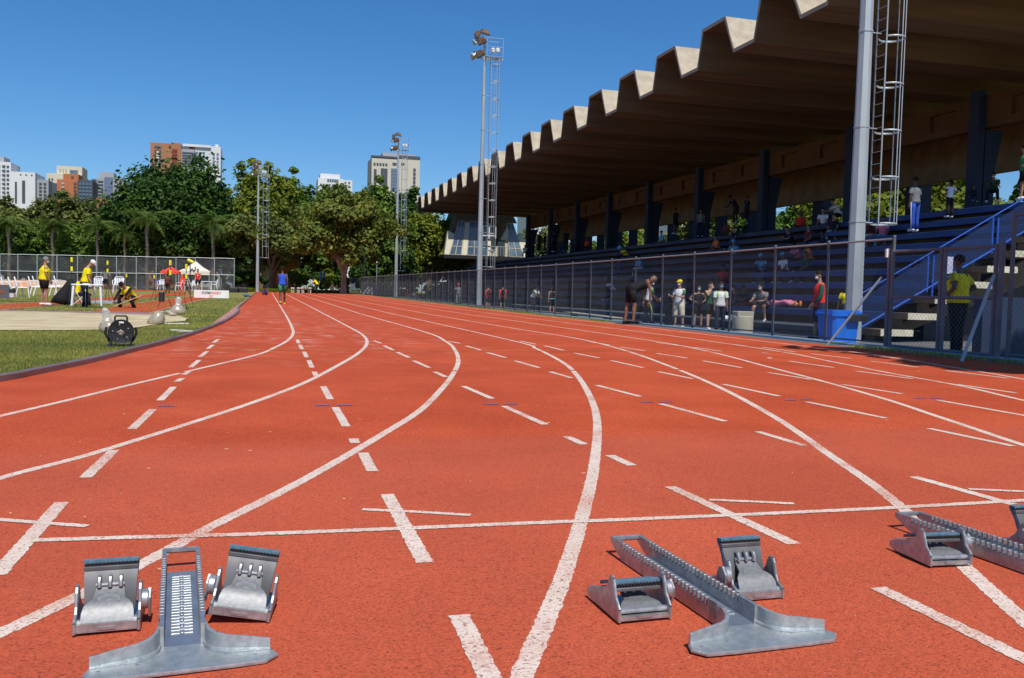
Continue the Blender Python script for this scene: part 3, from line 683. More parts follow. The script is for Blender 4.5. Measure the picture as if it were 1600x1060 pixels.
# gate and the taller fence this side of it
def gatepts(): return atX(1386, 545, FX).y, atX(1467, 553, FX).y, atX(1553, 562, FX).y
g0, g1, g2 = gatepts(); zg = gz(FX, 11)+.02
gt = thing('double_gate', 'closed two leaf mesh gate in a dark violet grey steel frame beside the stairs', 'gate', (FX, g2, zg))
GH = 1.60
def leaf(ya, yb):
    fr = MB(); r = .030
    for y in (ya+r, yb-r): fr.tube([(0, y, .0), (0, y, GH)], r, 8)
    for z in (.03, GH*.52, GH-.03): fr.tube([(0, ya+r, z), (0, yb-r, z)], r*.85, 8)
    o = link('gate_leaf', fr.mesh('gate_leaf', M['gate'], 40), gt)
    for za, zb in ((.05, GH*.50), (GH*.54, GH-.06)):
        mm = linkpanel(yb-ya-.10, zb-za); link('mesh_panel', mm.mesh('gate_mesh', M['wire']), o, (0, ya+.05, za))
leaf(.02, g1-g2-.01); leaf(g1-g2+.01, g0-g2-.02)
for y in (-.05, g0-g2+.035):
    p = MB(); p.tube([(0, y, -.02), (0, y, GH+.03)], .038, 8); part('gate_post', p, M['gate'], gt, 40)
p = MB(); p.box((-.07, g0-g2+.03, GH-.12), (-.03, g0-g2+.07, GH+.02)); part('junction_box', p, M['white'], gt)
pb = MB(); pb.tube([atX(1553, 431, FX-.04), G(1502, 566)], .024, 8); part('brace', pb, M['galv'], gt, 40, world=True)
yt = atX(1574, 560, FX).y
tf = thing('tall_fence', 'taller chain link fence panel right of the gate, cut by the right edge', 'fence', (FX, yt, gz(FX, yt)))
p = MB(); p.tube([(0, 0, -.02), (0, 0, 2.03)], .03, 8); part('post', p, M['fencegrey'], tf, 40)
for k in range(3):
    p = MB(); p.tube([(0, -2.2*k, 2.0), (0, -2.2*(k+1), 2.0)], .026, 8); part('top_rail', p, M['fencegrey'], tf, 40)
    p = MB(); p.tube([(0, -2.2*k, .08), (0, -2.2*(k+1), .08)], .02, 8); part('bottom_rail', p, M['fencegrey'], tf, 40)
    link('mesh_panel', linkpanel(2.14, 1.88).mesh('tall_mesh', M['wire']), tf, (0, -2.2*(k+1)+.03, .1))
    p = MB(); p.tube([(0, -2.2*(k+1), -.02), (0, -2.2*(k+1), 2.03)], .03, 8); part('post', p, M['fencegrey'], tf, 40)
# far left fence with shade net
LY = 106.
lf = thing('netted_fence', 'far fence of grey posts hung with dark shade net behind the infield chairs', 'fence', (-16, LY, 0))
zt0 = atY(0, 397, LY); zt1 = atY(365, 404, LY); xs = []; x = -34.
px = [-32, 0, 28, 58, 89, 121, 151, 182, 213, 244, 275, 305, 335, 366]
def ztop(X): return zt0.z+(zt1.z-zt0.z)*(X-zt0.x)/(zt1.x-zt0.x)
for i, q in enumerate(px):
    X = atY(q, 420, LY).x; zb = gz(X, LY)-.05; zt = ztop(X)
    p = MB(); p.tube([(X, LY, zb), (X, LY, zt+.03)], .045, 6); part('post', p, M['galv'], lf, 40, world=True)
    if i:
        for zz in (ztop(X)-.03, zb+(zt-zb)*.5):
            p = MB(); p.tube([(X0_, LY, zz), (X, LY, zz)], .032, 6); part('rail', p, M['galv'], lf, 40, world=True)
        p = MB(); nx = 5; rows = []
        for j in range(nx+1):
            xx = X0_+(X-X0_)*j/nx; sag = .10*math.sin(math.pi*j/nx)
            rows.append([(xx, LY+.06+.05*math.sin(j*2+i), zb+.05), (xx, LY+.06+.04*math.sin(j+i*2), (zb+zt)/2), (xx, LY+.06, ztop(xx)-.08-sag)])
        p.add([v for r_ in rows for v in r_], [(3*j+k, 3*j+k+1, 3*j+k+4, 3*j+k+3) for j in range(nx) for k in range(2)])
        part('shade_net', p, M['net'], lf, world=True)
    X0_ = X
# ================================================================== FLOODLIGHT MASTS
def mast(X, Y, zb, top, ladder0, label, s=1., cage_rot=0.):
    t = thing('floodlight_mast', label, 'floodlight mast', (X, Y, zb), 0, 'floodlight masts standing round the track')
    h = top-zb; KS = s*1.32; p = MB()
    p.tube([(0, 0, 0), (0, 0, h*.33)], [.235*s, .20*s], 8); part('pole', p, M['galv'], t, 30)
    p = MB(); p.tube([(0, 0, h*.33-.02), (0, 0, h*.66)], [.195*s, .155*s], 8); part('pole', p, M['galv'], t, 30)
    p = MB(); p.tube([(0, 0, h*.66-.02), (0, 0, h)], [.15*s, .11*s], 8); part('pole', p, M['galv'], t, 30)
    z = ladder0-zb+.1; zz = z
    while zz < h:
        p = MB(); rr = .24*s*(1-zz/h*.5)
        p.lathe([(rr-.03, zz), (rr+.012, zz), (rr+.012, zz+.05), (rr-.03, zz+.05)], 8); p.tube([(rr*.8, 0, zz+.02), (.50, 0, zz+.02)], .018, 5)
        part('clamp', p, M['galv'], t); zz += 2.6
    # ladder with safety cage on the +x side
    lc = .52; p = MB()
    for y in (-.21, .21): p.tube([(lc, y, z), (lc, y, h+.5)], .020, 6)
    part('ladder_rails', p, M['galv'], t)
    p = MB(); p.tube([(lc, -.2, 0), (lc, .2, 0)], .011, 4, False); rme = p.mesh('rung', M['galv']); q = z
    while q < h+.4: link('rung', rme, t, (0, 0, q)); q += .33
    q = z
    while q < h:
        p = MB(); pts = [(lc+.02+.36-.36*math.cos(a)*1.0, .36*math.sin(a), q) for a in np.linspace(-math.pi*.999, math.pi*.999, 19)]
        pts = [(lc+.34+.34*math.cos(a), .34*math.sin(a), q) for a in np.linspace(-2.55, 2.55, 15)]
        p.tube(pts, .016, 5, True, 1.8); part('cage_hoop', p, M['galv'], t, 60); q += 1.28
    p = MB()
    for a in (-1.35, -.45, .45, 1.35): p.tube([(lc+.34+.335*math.cos(a), .335*math.sin(a), z), (lc+.34+.335*math.cos(a), .335*math.sin(a), h+.1)], .015, 5)
    part('cage_bars', p, M['galv'], t)
    # platform basket
    p = MB(); b0 = .05
    for x in (.05, 1.0):
        for y in (-.4, .4): p.tube([(x, y, b0), (x, y, b0+1.05)], .016, 5)
    for zz in (b0, b0+.55, b0+1.05):
        for a, b in (((.05, -.4), (1.0, -.4)), ((1.0, -.4), (1.0, .4)), ((1.0, .4), (.05, .4)), ((.05, .4), (.05, -.4))): p.tube([(*a, zz), (*b, zz)], .016, 5)
    for i in range(8): p.box((.08+.12*i, -.4, b0-.02), (.13+.12*i, .4, b0+.01))
    p.tube([(-.5, 0, b0-.05), (1.1, 0, b0-.05)], .035, 6); p.tube([(0, 0, -.2), (0, 0, 1.2)], .06, 8)
    S_ = Matrix.Translation((0, 0, h)) @ Matrix.Scale(KS, 4); part('platform', p.move(S_), M['galv'], t)
    for li, (x, y, zz, rx, ry, r_) in enumerate(((-.35, -.35, b0+.1, 35, -35, .85), (-.55, .35, b0+.15, -30, -50, .7), (-.25, -.25, b0+.85, 35, -30, .85), (.02, .1, b0+1.45, 20, 10, .9), (-.5, .1, b0+.95, 0, -60, .75), (-.45, -.1, b0+1.25, 10, -50, .7))):
        T = Matrix.Translation((x, y, zz)) @ Matrix.Rotation(R(rx), 4, 'X') @ Matrix.Rotation(R(ry), 4, 'Y')
        l = MB(); s_ = .30*r_
        l.loft([[T @ Vector((a*s_*.55, b*s_*.55, .16)) for a, b in ((-1, -1), (1, -1), (1, 1), (-1, 1))], [T @ Vector((a*s_, b*s_, -.02)) for a, b in ((-1, -1), (1, -1), (1, 1), (-1, 1))], [T @ Vector((a*s_, b*s_, -.10)) for a, b in ((-1, -1), (1, -1), (1, 1), (-1, 1))]], True, True)
        fo = part('floodlight', l.move(S_), M['galv'] if li in (1, 4) else M['rust'], t)
        g = MB(); g.box((-s_*.9, -s_*.9, -.115), (s_*.9, s_*.9, -.103), T); part('glass', g.move(S_), M['glassblue'], fo)
    for x, y in ((.45, -.2), (.7, -.3)):
        l = MB(); l.lathe([(.02, .0), (.12, .05), (.14, .2), (.05, .28)], 10, (x, y, b0+.25)); part('ballast_can', l.move(S_), M['white'], t)
    return t
mast(15.8, 21.6, -.28, 18.6, 2.92, 'nearest floodlight mast, thick grey pole with caged ladder behind the blue bin')
mast(15.8, 67.3, -.28, 18.6, 2.7, 'middle floodlight mast with its lamps showing above the grandstand roof')
mast(15.8, 113.4, -.2, 18.4, 3.2, 'far floodlight mast in front of the beige tower at the end of the fence')
pL = atY(402, 452, 104.6); mast(pL.x, 104.6, gz(pL.x, 104.6), atY(407, 276, 104.6).z, 4., 'most distant floodlight mast rising left of the blue runner', .8)
# ================================================================== GRANDSTAND
gs = thing('grandstand', 'long concrete grandstand with folded plate roof and blue painted bench rows', 'grandstand', (17, 60, 0))
NRW, X0R, Z0R, RUN, RISE, YE, YF = 10, 16.5, .08, .87, .47, 21.3, 108.
RY0 = 22.2    # rows beyond the stair railing are painted blue
def rowX(i): return X0R+RUN*i
def rowZ(i): return Z0R+RISE*i
for i in range(NRW):
    x, z = rowX(i), rowZ(i); ylen = np.linspace(RY0, YF, 8)
    for k in range(7):
        a, b = ylen[k]+.006, ylen[k+1]-.006
        p = MB(); p.cbox((x, a, z-.21), (x+RUN+.05, b, z), .012); part('bench_row', p, (M['blue'] if k == 0 else M['blueworn']) if i else M['dkblue'], gs, world=True)
    p = MB(); p.box((x+.42, RY0, z-RISE-.15), (x+.52, YF, z-.212)); part('riser', p, M['riser'], gs, world=True)
    p = MB(); p.box((x-.01, YE+.004, z-.18), (x+RUN+.16, RY0-.02, z-.004)); part('step', p, M['stepconc'], gs, world=True)
    p = MB(); p.box((x-.02, YE-.02, z-.185), (x+RUN+.18, YE+.002, z)); part('step_end', p, M['cream'], gs, world=True)
    p = MB(); p.box((x+.14, YE+.5, z-RISE-.1), (x+.24, RY0-.02, z-.182)); part('step_riser', p, M['stepconc'], gs, world=True)
p = MB(); p.box((X0R+.03, RY0, -.4), (X0R+.13, YF, Z0R-.25)); part('front_wall', p, M['dkblue'], gs, world=True)
# cream strip painted as the sunlit edge of the first step
p = MB(); p.box((X0R-.012, RY0, Z0R-.05), (X0R+.06, 60, Z0R+.004)); part('sunlit_edge_strip', p, M['cream'], gs, world=True)
xt, zt = rowX(NRW)-.0, rowZ(NRW-1)
p = MB(); p.box((xt+.252, YE, zt-.3), (36, YF, zt+.02)); part('upper_walkway', p, M['stepconc'], gs, world=True)
# stringer below the stair and a black sheet for the shade under the stand
p = MB(); p.prism([(X0R+.5, -.4), (X0R+.5, -.2), (xt, zt-.7), (xt, zt-1.8)], YE+.95, YE+1.1, 'Y'); part('stringer', p, M['stepconc'], gs, world=True)
p = MB(); p.box((X0R+2.5, RY0+.4, -.4), (36, RY0+.55, zt-2.2)); part('void_shade_sheet', p, M['black'], gs, world=True)
p = MB(); p.box((27., YE, -.4), (27.15, 60, zt-.3)); part('back_wall', p, M['dkblue'], gs, world=True)
# columns, beams, rear piers
XB = 29.5; cols = [32.2+8.54*k for k in range(-1, 9)]
for k, y in enumerate(cols):
    p = MB(); p.box((XB-.42, y-.28, zt-.2), (XB-.06, y+.28, 9.95)); part('column', p, M['dkblue'], gs, world=True)
    p = MB(); p.prism([(XB, zt), (XB+.55, zt), (XB+.55, 6.6), (XB+.9, 8.3), (XB, 8.3)], y-.28, y+.28, 'Y'); part('column_fin', p, M['dkblue'], gs, world=True)
    p = MB(); p.box((XB+3.6, y-.5, zt), (XB+4.4, y+.5, 9.5)); part('rear_pier', p, M['dkblue'], gs, world=True)
    if k < len(cols)-1:
        y1 = cols[k+1]; p = MB(); a, b = y+.02, y1-.02
        def pr(y0, yb_, z0, z1, x0, x1): p.box((x0, y0, z0), (x1, yb_, z1))
        za, zb_ = 8.36, 9.74; x0, x1 = XB-.04, XB+.30; L3 = b-a
        # face with two sunk rectangular recesses
        pr(a, b, za, za+.34, x0, x1); pr(a, b, zb_-.30, zb_, x0, x1)
        for u0, u1 in ((0, .17), (.36, .62), (.81, 1.)): pr(a+L3*u0, a+L3*u1, za+.342, zb_-.302, x0, x1)
        part('spandrel_beam', p, M['beamconc'], gs, world=True)
        p = MB(); pr(a, b, za+.05, zb_-.05, x1-.18, x1-.02); part('recess_back', p, M['beamconc'], gs, world=True)
        p = MB(); p.box((XB+3.3, y+.004, 7.0), (XB+3.59, y1-.004, 9.5)); part('rear_lintel', p, M['stepconc'], gs, world=True)
        p = MB(); p.box((XB+3.7, y+.52, zt), (XB+3.9, y1-.52, zt+.95)); part('parapet', p, M['stepconc'], gs, world=True)
        if y > 55:
            p = MB(); ym = (y+y1)/2; p.box((XB+3.65, ym-.45, zt), (XB+4.2, ym+.45, 7.1)); part('mullion_pier', p, M['dkblue'], gs, world=True)
# folded plate roof: one object per fold
XF, XR2 = 17.5, 37.
PER = 4.555; zv, zc = 10.44, 11.92; th = .13
def fold(y0):
    # section in Y,Z (top line), valley flat, lit slope up, crest, slope down
    P = [(0, zv), (.82, zc), (2.62, zc), (3.03, zv), (4.555, zv)]
    def offset(q, d):
        out = []
        for i, (y, z) in enumerate(q):
            ns = []
            for a, b in ((i-1, i), (i, i+1)):
                if a < 0 or b >= len(q): continue
                ty, tz = q[b][0]-q[a][0], q[b][1]-q[a][1]; l = math.hypot(ty, tz); ns.append((-tz/l, ty/l))
            if len(ns) == 1: ns = ns*2
            mx, mz = ns[0][0]+ns[1][0], ns[0][1]+ns[1][1]; k = 2/(mx*mx+mz*mz)
            out.append((y+mx*k*d*.5*2/2*1., z+mz*k*d))
        return out
    lo = P; up = offset(P, th); up[0] = (up[0][0], P[0][1]+th); up[-1] = (P[-1][0], P[-1][1]+th)
    up[0] = (0, P[0][1]+th) if False else up[0]
    def ring(x, f): return [(x, y0+y, zv+(z-zv)*f) for y, z in lo]+[(x, y0+y, zv+(z-zv)*f) for y, z in up[::-1]]
    mb = MB(); mb.loft([ring(XF, 1), ring(XF+5, .97), ring(XB-.7, .86), ring(XR2, .7)], True, True)
    m_ = len(lo)*2; mb.mi = [(1 if (q % m_) < len(lo)-1 else 0) for q in range(3*m_)]+[0, 0]  # lower faces take the shaded copy, the others the lit one
    # grey lip along the front edge
    return mb
ys = 32.05-PER*2
k = 0
while ys < 108:
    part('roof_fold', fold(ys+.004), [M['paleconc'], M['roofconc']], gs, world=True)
    p = MB(); q = [(0, zv), (.82, zc), (2.62, zc), (3.03, zv), (4.55, zv)]
    vs = []; 
    for y, z in q: vs += [(XF-.012, ys+y, z-.004), (XF-.012, ys+y-(.085 if .5 < y < 1 else (-.085 if 2.4 < y < 2.8 else 0)), z+th+.004), ]
    n0 = len(vs); vs += [(x+.03, y, z) for x, y, z in vs]
    fs = []
    for i in range(4): a, b, c, d = 2*i, 2*i+2, 2*i+3, 2*i+1; fs += [(a, b, c, d), (n0+d, n0+c, n0+b, n0+a), (a, n0+a, n0+b, b), (d, c, n0+c, n0+d)]
    p.add(vs, fs); part('roof_edge', p, M['conc'], gs, world=True)
    ys += PER
# stair railing with infill mesh
rl = thing('stair_railing', 'bright blue mesh railing climbing beside the grandstand stairs', 'railing', (X0R, RY0-.35, Z0R))
ry = RY0-.35; sl_ = RISE/RUN
def rz_(x): return Z0R+(x-X0R)*sl_
p = MB(); p.tube([(X0R-.25, ry, rz_(X0R)+1.0), (rowX(9), ry, rz_(rowX(9))+1.15)], .020, 8); part('top_rail', p, M['railblue'], rl, 40, world=True)
p = MB(); p.tube([(X0R-.25, ry, rz_(X0R)+.02), (rowX(9), ry, rz_(rowX(9))+.12)], .030, 8); part('bottom_rail', p, M['railblue'], rl, 40, world=True)
for i, x in enumerate((X0R-.25, X0R+2.0, X0R+4.2, X0R+6.4)):
    for dx in ((0,) if i == 0 else (-.09, .09)):
        zb = -.3 if i == 0 else rz_(x)-.35
        p = MB(); p.tube([(x+dx, ry, zb if dx >= 0 else rz_(x)), (x+dx, ry, rz_(x)+1.06)], .03, 8); part('post', p, M['railblue'], rl, 40, world=True)
M['railmesh'] = mat('fine_blue_mesh', (.015, .04, .14), .7, scale=3, trans=.70)
for i, (xa, xb) in enumerate(((X0R-.2, X0R+1.88), (X0R+2.12, X0R+4.08), (X0R+4.32, X0R+6.28), (X0R+6.52, rowX(9)))):
    p = MB(); p.add([(xa, ry, rz_(xa)+.06), (xb, ry, rz_(xb)+.08), (xb, ry, rz_(xb)+1.03), (xa, ry, rz_(xa)+.98), (xa, ry+.01, rz_(xa)+.06), (xb, ry+.01, rz_(xb)+.08), (xb, ry+.01, rz_(xb)+1.03), (xa, ry+.01, rz_(xa)+.98)], [(0, 1, 2, 3), (7, 6, 5, 4), (0, 4, 5, 1), (3, 2, 6, 7)]); part('infill_mesh', p, M['railmesh'], rl, world=True)
# blue stained wall beside the sandy ground, right edge
p0 = G(1545, 548); bw = MB(); bw.box((14.2, 15.2, -.4), (26, 15.45, 1.0)); tag(link('low_wall', bw.mesh('low_wall', M['dkblue'])), 'low dark blue wall behind the sandy ground at the right edge', 'wall')
# ------------------------------------------------------------------ press box hung under the far end of the roof
YB_ = 93.
pb_ = thing('press_box', 'glazed commentary cabin with slanted windows hanging at the far end of the grandstand', 'cabin', (22, YB_, 4.6))
fl_, tp = 4.75, 10.2
def side(x0b, x0t, x1b, x1t, m='conc'): pass
p = MB(); p.box((17.9, YB_-.3, 4.35), (28.0, YB_+9, 4.72)); part('floor_slab', p, M['black'], pb_, world=True)
xl = lambda z: 18.2+(z-4.72)*.36; xr = lambda z: 27.4-(z-4.72)*.34
def quadbox(mb, q, t=.12):   # q: (x,z) corners on the front plane with Y given by lean
    yv = lambda z: YB_+(z-4.72)*.30
    a = [(x, yv(z), z) for x, z in q]; b = [(x, yv(z)+t, z) for x, z in q]; n_ = len(q)
    mb.add(a+b, [tuple(range(n_))[::-1], tuple(range(n_, 2*n_))]+[(i, (i+1) % n_, n_+(i+1) % n_, n_+i) for i in range(n_)])
zs = 8.4
p = MB(); quadbox(p, [(xl(zs), zs), (xr(zs), zs), (xr(tp)-.2, tp), (xl(tp)+.2, tp)]); part('upper_wall', p, M['roofconc'], pb_, world=True)
p = MB(); p.prism([(xl(4.8)+.05, 4.74), (xr(4.8)-.05, 4.74), (xr(tp), tp), (xl(tp), tp)], YB_+3.2, YB_+8.5, 'Y'); part('rear_volume', p, M['stepconc'], pb_, world=True)
def pane_grid(name, xa, xb, nx, nz, z0=4.74, z1=8.38):
    # slanted window bay: frame with panes
    fr = MB(); w_ = .07
    for i in range(nx+1):
        ub = i/nx; bx = xa[0]+(xb[0]-xa[0])*ub; txx = xa[1]+(xb[1]-xa[1])*ub; quadbox(fr, [(bx-w_/2, z0), (bx+w_/2, z0), (txx+w_/2, z1), (txx-w_/2, z1)], .10)
    for j in range(nz+1):
        t_ = j/nz; z = z0+(z1-z0)*t_; l_ = xa[0]+(xa[1]-xa[0])*t_; r_ = xb[0]+(xb[1]-xb[0])*t_; quadbox(fr, [(l_+.05, z-.035), (r_-.05, z-.035), (r_-.05, z+.035), (l_+.05, z+.035)], .08)
    f = part('window', fr, M['paleconc'], pb_, world=True)
    for i in range(nx):
        for j in range(nz):
            u0, u1 = (i+.06)/nx, (i+.94)/nx; v0, v1 = (j+.03)/nz, (j+.97)/nz
            def XZ(u, v): bx = xa[0]+(xb[0]-xa[0])*u; txx = xa[1]+(xb[1]-xa[1])*u; return (bx+(txx-bx)*v, z0+(z1-z0)*v)
            g = MB(); quadbox(g, [XZ(u0, v0), XZ(u1, v0), XZ(u1, v1), XZ(u0, v1)], .02)
            me_ = g.mesh('pane', M['glassblue'], off=(pb_.location.x, pb_.location.y-.03, pb_.location.z)); link('pane', me_, f)
pane_grid('w', (18.55, 19.7), (19.8, 20.35), 2, 4); pane_grid('w', (20.45, 20.9), (22.7, 22.8), 3, 4); pane_grid('w', (25.1, 25.05), (26.7, 25.7), 2, 4)
for q in ([(18.0, 4.74), (18.5, 4.74), (19.25, 6.9), (18.5, 7.3)], [(19.85, 4.74), (20.4, 4.74), (20.9, 8.3), (20.45, 8.3)], [(22.75, 4.74), (23.1, 4.74), (23.2, 8.3), (22.85, 8.3)], [(26.7, 4.74), (27.5, 4.74), (26.6, 7.4), (26.1, 7.0)]):
    p = MB(); quadbox(p, q, .7); part('fin', p, M['cream'], pb_, world=True)
p = MB(); p.prism([(23.3, 4.74), (25.05, 4.74), (25.0, 8.0)], YB_+.6, YB_+1.2, 'Y'); part('gusset_wall', p, M['cream'], pb_, world=True)
p = MB(); p.box((23.9, YB_+.5, 4.74), (24.7, YB_+.58, 6.5)); part('door', p, M['glassdark'], pb_, world=True)
p = MB()
for x in np.linspace(22.9, 25.2, 9): p.tube([(x, YB_-.2, 4.72), (x, YB_-.2, 5.75)], .025, 5)
p.tube([(22.9, YB_-.2, 5.75), (25.2, YB_-.2, 5.75)], .035, 5); part('balustrade', p, M['galv'], pb_, world=True)
p = MB(); p.box((18.6, YB_-2.2, 10.2), (27.2, YB_+8, 10.45)); part('added_shade_eave', p, M['conc'], pb_, world=True)  # overhang added to shade the upper wall and glass
p = MB(); p.box((22., YB_+2, -.9), (23.4, YB_+6, 4.34)); part('support_pier', p, M['stepconc'], pb_, world=True)
# open white framed window seen on the middle mast line
a, b = atY(754, 353, 92.6), atY(774, 369, 92.6); fr = MB()
for z in (a.z, b.z): fr.box((a.x, 92.5, z-.05), (b.x, 92.58, z+.05))
for x in (a.x, (a.x+b.x)/2, b.x): fr.box((x-.05, 92.49, b.z-.3), (x+.05, 92.57, a.z))
part('open_window', fr, M['white'], pb_, world=True)
kk = 114./93; pb_.scale = (kk, kk, kk); pb_.location = (22*kk, 93*kk, H+(4.6-H)*kk)
# ================================================================== TREES
LM = {'ficus': leafmat('dark_green_leaf', (.026, .066, .012), (.080, .165, .028)),
      'green': leafmat('mid_green_leaf', (.075, .15, .022), (.20, .31, .05)),
      'yellow': leafmat('yellow_green_leaf', (.13, .19, .018), (.30, .34, .05), .42),
      'olive': leafmat('olive_leaf', (.078, .115, .028), (.19, .225, .062)),
      'rust': leafmat('rusty_green_leaf', (.088, .145, .022), (.25, .25, .05)),
      'palm': leafmat('palm_leaf', (.075, .13, .025), (.17, .25, .055))}
def crownmesh(blobs, n, leaf, m, seed, spiky=0., fit=None):
    """blobs: (cx,cy,cz,rx,ry,rz) local; leaves sit on clumps spread through the blobs"""
    g = np.random.default_rng(seed); B = np.array(blobs, float); vol = (B[:, 3]*B[:, 4]*B[:, 5])**.67; pr = vol/vol.sum()
    nc = max(30, int(n/95)); bi = g.choice(len(B), nc, p=pr)
    d = g.normal(size=(nc, 3)); d /= np.linalg.norm(d, axis=1)[:, None]; rr = .45+.55*g.random(nc)**.5
    d[:, 2] = np.where(d[:, 2] < -.35, -d[:, 2]*.6, d[:, 2])
    cc = B[bi, :3]+d*B[bi, 3:]*rr[:, None]*(1+.10*g.normal(size=nc))[:, None]
    cr = (.20+.22*g.random(nc))*B[bi, 3:].mean(1)
    ci = g.integers(0, nc, n); e = g.normal(size=(n, 3)); e /= np.linalg.norm(e, axis=1)[:, None]; q = g.random(n)**.55*1.12
    off = e*q[:, None]*cr[ci][:, None]; off[:, 2] *= .72
    if spiky: off += d[ci]*(cr[ci]*g.random(n)**1.3*spiky*.9)[:, None]*np.array([.8, .8, 1.3])
    P = cc[ci]+off
    nrm = .55*e+.35*d[ci]+g.normal(size=(n, 3))*.55+np.array([0, 0, .45]); nrm /= np.linalg.norm(nrm, axis=1)[:, None]
    t = np.cross(nrm, g.normal(size=(n, 3))); t /= np.linalg.norm(t, axis=1)[:, None]; b = np.cross(nrm, t)
    if fit:
        for ax, (lo_, hi_) in enumerate(fit):
            if lo_ is None: continue
            a_, b_ = np.percentile(P[:, ax], (.3, 99.7)); P[:, ax] = lo_+(P[:, ax]-a_)*(hi_-lo_)/(b_-a_)
    s = leaf*(.5+.8*g.random(n))
    return quadmesh(P, t*(s*.5)[:, None], b*(s*.33)[:, None], 'crown', m)
def limbs(base, tips, r0, m, seed=0, fork=.35):
    rnd = random.Random(seed); mb = MB(); base = Vector(base)
    fk = None
    for i, tp in enumerate(tips):
        tp = Vector(tp); st = base.lerp(Vector((base.x+(tp.x-base.x)*.12, base.y, tp.z)), fork*(1 if i else .6))
        mid = st.lerp(tp, .5)+Vector((rnd.uniform(-.4, .4), rnd.uniform(-.4, .4), rnd.uniform(.1, .8)))
        mb.tube([base+Vector((rnd.uniform(-.1, .1)*r0*4, rnd.uniform(-.1, .1)*r0*4, -.1)), st, mid, tp], [r0*1.15 if i == 0 else r0*.7, r0*.62, r0*.36, r0*.10], 6)
        for k in range(3):
            a = st.lerp(tp, rnd.uniform(.3, .8)); e_ = a+Vector((rnd.uniform(-1.8, 1.8), rnd.uniform(-1.5, 1.5), rnd.uniform(.6, 2.2)))
            mb.tube([a, a.lerp(e_, .5)+Vector((0, 0, .2)), e_], [r0*.24, r0*.15, r0*.05], 5)
    return mb
def tree(label, Y, cx, yt, yb, wpx, leafm, n, base=None, leaf=.34, trunk='bark', r0=.28, depth=None, spiky=0., seed=1, nb=5, group='trees growing behind the far end of the track', tipsn=6, name='broadleaf_tree'):
    c = atY(cx, (yt+yb)/2, Y); top = atY(cx, yt, Y).z; bot = atY(cx, yb, Y).z; w_ = (atY(cx+wpx/2, yt, Y)-atY(cx-wpx/2, yt, Y)).x
    bx = atY(base, 455, Y).x if base else c.x; zg = gz(min(bx, 13) if bx < 13 else bx, Y)-.05
    t = thing(name, label, 'tree', (bx, Y, zg), 0, group)
    rnd = random.Random(seed); hh = top-bot; dd = depth or w_*.8; blobs = []
    ox, oz = c.x-bx, bot-zg
    blobs.append((ox, 0, oz+hh*.48, w_*.36, dd*.34, hh*.42))
    for k in range(nb):
        a = 2*math.pi*k/nb+rnd.uniform(-.4, .4); q = rnd.uniform(.5, .95)
        blobs.append((ox+math.cos(a)*w_*.31*q, math.sin(a)*dd*.26, oz+hh*rnd.uniform(.22, .68), w_*rnd.uniform(.19, .28), dd*.24, hh*rnd.uniform(.22, .32)))
    blobs.append((ox+rnd.uniform(-.12, .12)*w_, 0, oz+hh*.74, w_*.20, dd*.2, hh*.24))
    link('crown', crownmesh(blobs, int(n*1.25), leaf, leafm, seed, spiky, ((ox-w_*.5, ox+w_*.5), (None, None), (oz+hh*.02, oz+hh))), t)
    tips = [(b[0]+rnd.uniform(-.5, .5), b[1], b[2]+b[5]*.3) for b in blobs[:tipsn]]
    link('trunk', limbs((0, 0, 0), tips, r0, M[trunk], seed).mesh('trunk', M[trunk], 40), t)
    return t
tree('broad dark green tree with a spiky crown, tallest of the trees left of the track', 118, 272, 250, 420, 222, LM['ficus'], 36000, leaf=.40, r0=.6, spiky=.9, seed=3, nb=8, base=290, tipsn=9)
tree('dull olive tree cut by the left edge below the white towers', 135, 22, 314, 420, 130, LM['olive'], 15000, leaf=.42, seed=4)
tree('dull olive tree with a rounded crown below the orange block', 132, 108, 303, 420, 130, LM['olive'], 16000, leaf=.42, seed=5)
tree('olive tree between the orange block and the dark spiky tree', 128, 172, 318, 420, 70, LM['olive'], 8000, leaf=.40, seed=6)
tree('green tree at the left edge behind the net fence', 114, -8, 345, 425, 70, LM['green'], 8000, seed=7)
tree('green tree behind the net fence over the row of white chairs', 116, 52, 348, 430, 76, LM['green'], 8000, seed=8)
tree('green tree behind the standing official at the left', 115, 112, 352, 430, 70, LM['green'], 7000, seed=9)
tree('green tree behind the net fence over the white table', 116, 160, 350, 432, 66, LM['green'], 7000, seed=10)
tree('yellowish green tall tree just right of the dark spiky tree', 120, 408, 256, 420, 112, LM['yellow'], 19000, leaf=.38, seed=11, nb=7, r0=.35)
tree('olive green tree with layered crown above the blue runner', 123, 466, 268, 410, 120, LM['green'], 16000, leaf=.40, seed=12, nb=7)
tree('dull green tree under the small white apartment house', 126, 520, 291, 420, 110, LM['olive'], 13000, leaf=.40, seed=13)
tree('green tree left of the far floodlight mast with a pointed top', 117, 600, 282, 430, 96, LM['green'], 14000, leaf=.38, spiky=.6, seed=14)
tree('rust tinted tree with a pale forked trunk at the end of the track', 100, 545, 303, 410, 172, LM['rust'], 19000, leaf=.34, base=537, trunk='barkpale', r0=.34, seed=15, nb=8, tipsn=8)
tree('grey green tree with several dark leaning stems beside the most distant mast', 108, 425, 332, 405, 140, LM['olive'], 12000, leaf=.36, base=424, r0=.34, seed=16, tipsn=8)
tree('yellow green tree right of the far floodlight mast', 121, 672, 335, 440, 104, LM['yellow'], 12000, leaf=.36, seed=17)
tree('bright yellow green tree below the press box', 131, 735, 340, 442, 140, LM['yellow'], 16000, leaf=.38, seed=18)
tree('dark green tree hidden behind the far floodlight mast', 127, 642, 298, 420, 84, LM['ficus'], 11000, leaf=.40, seed=19)
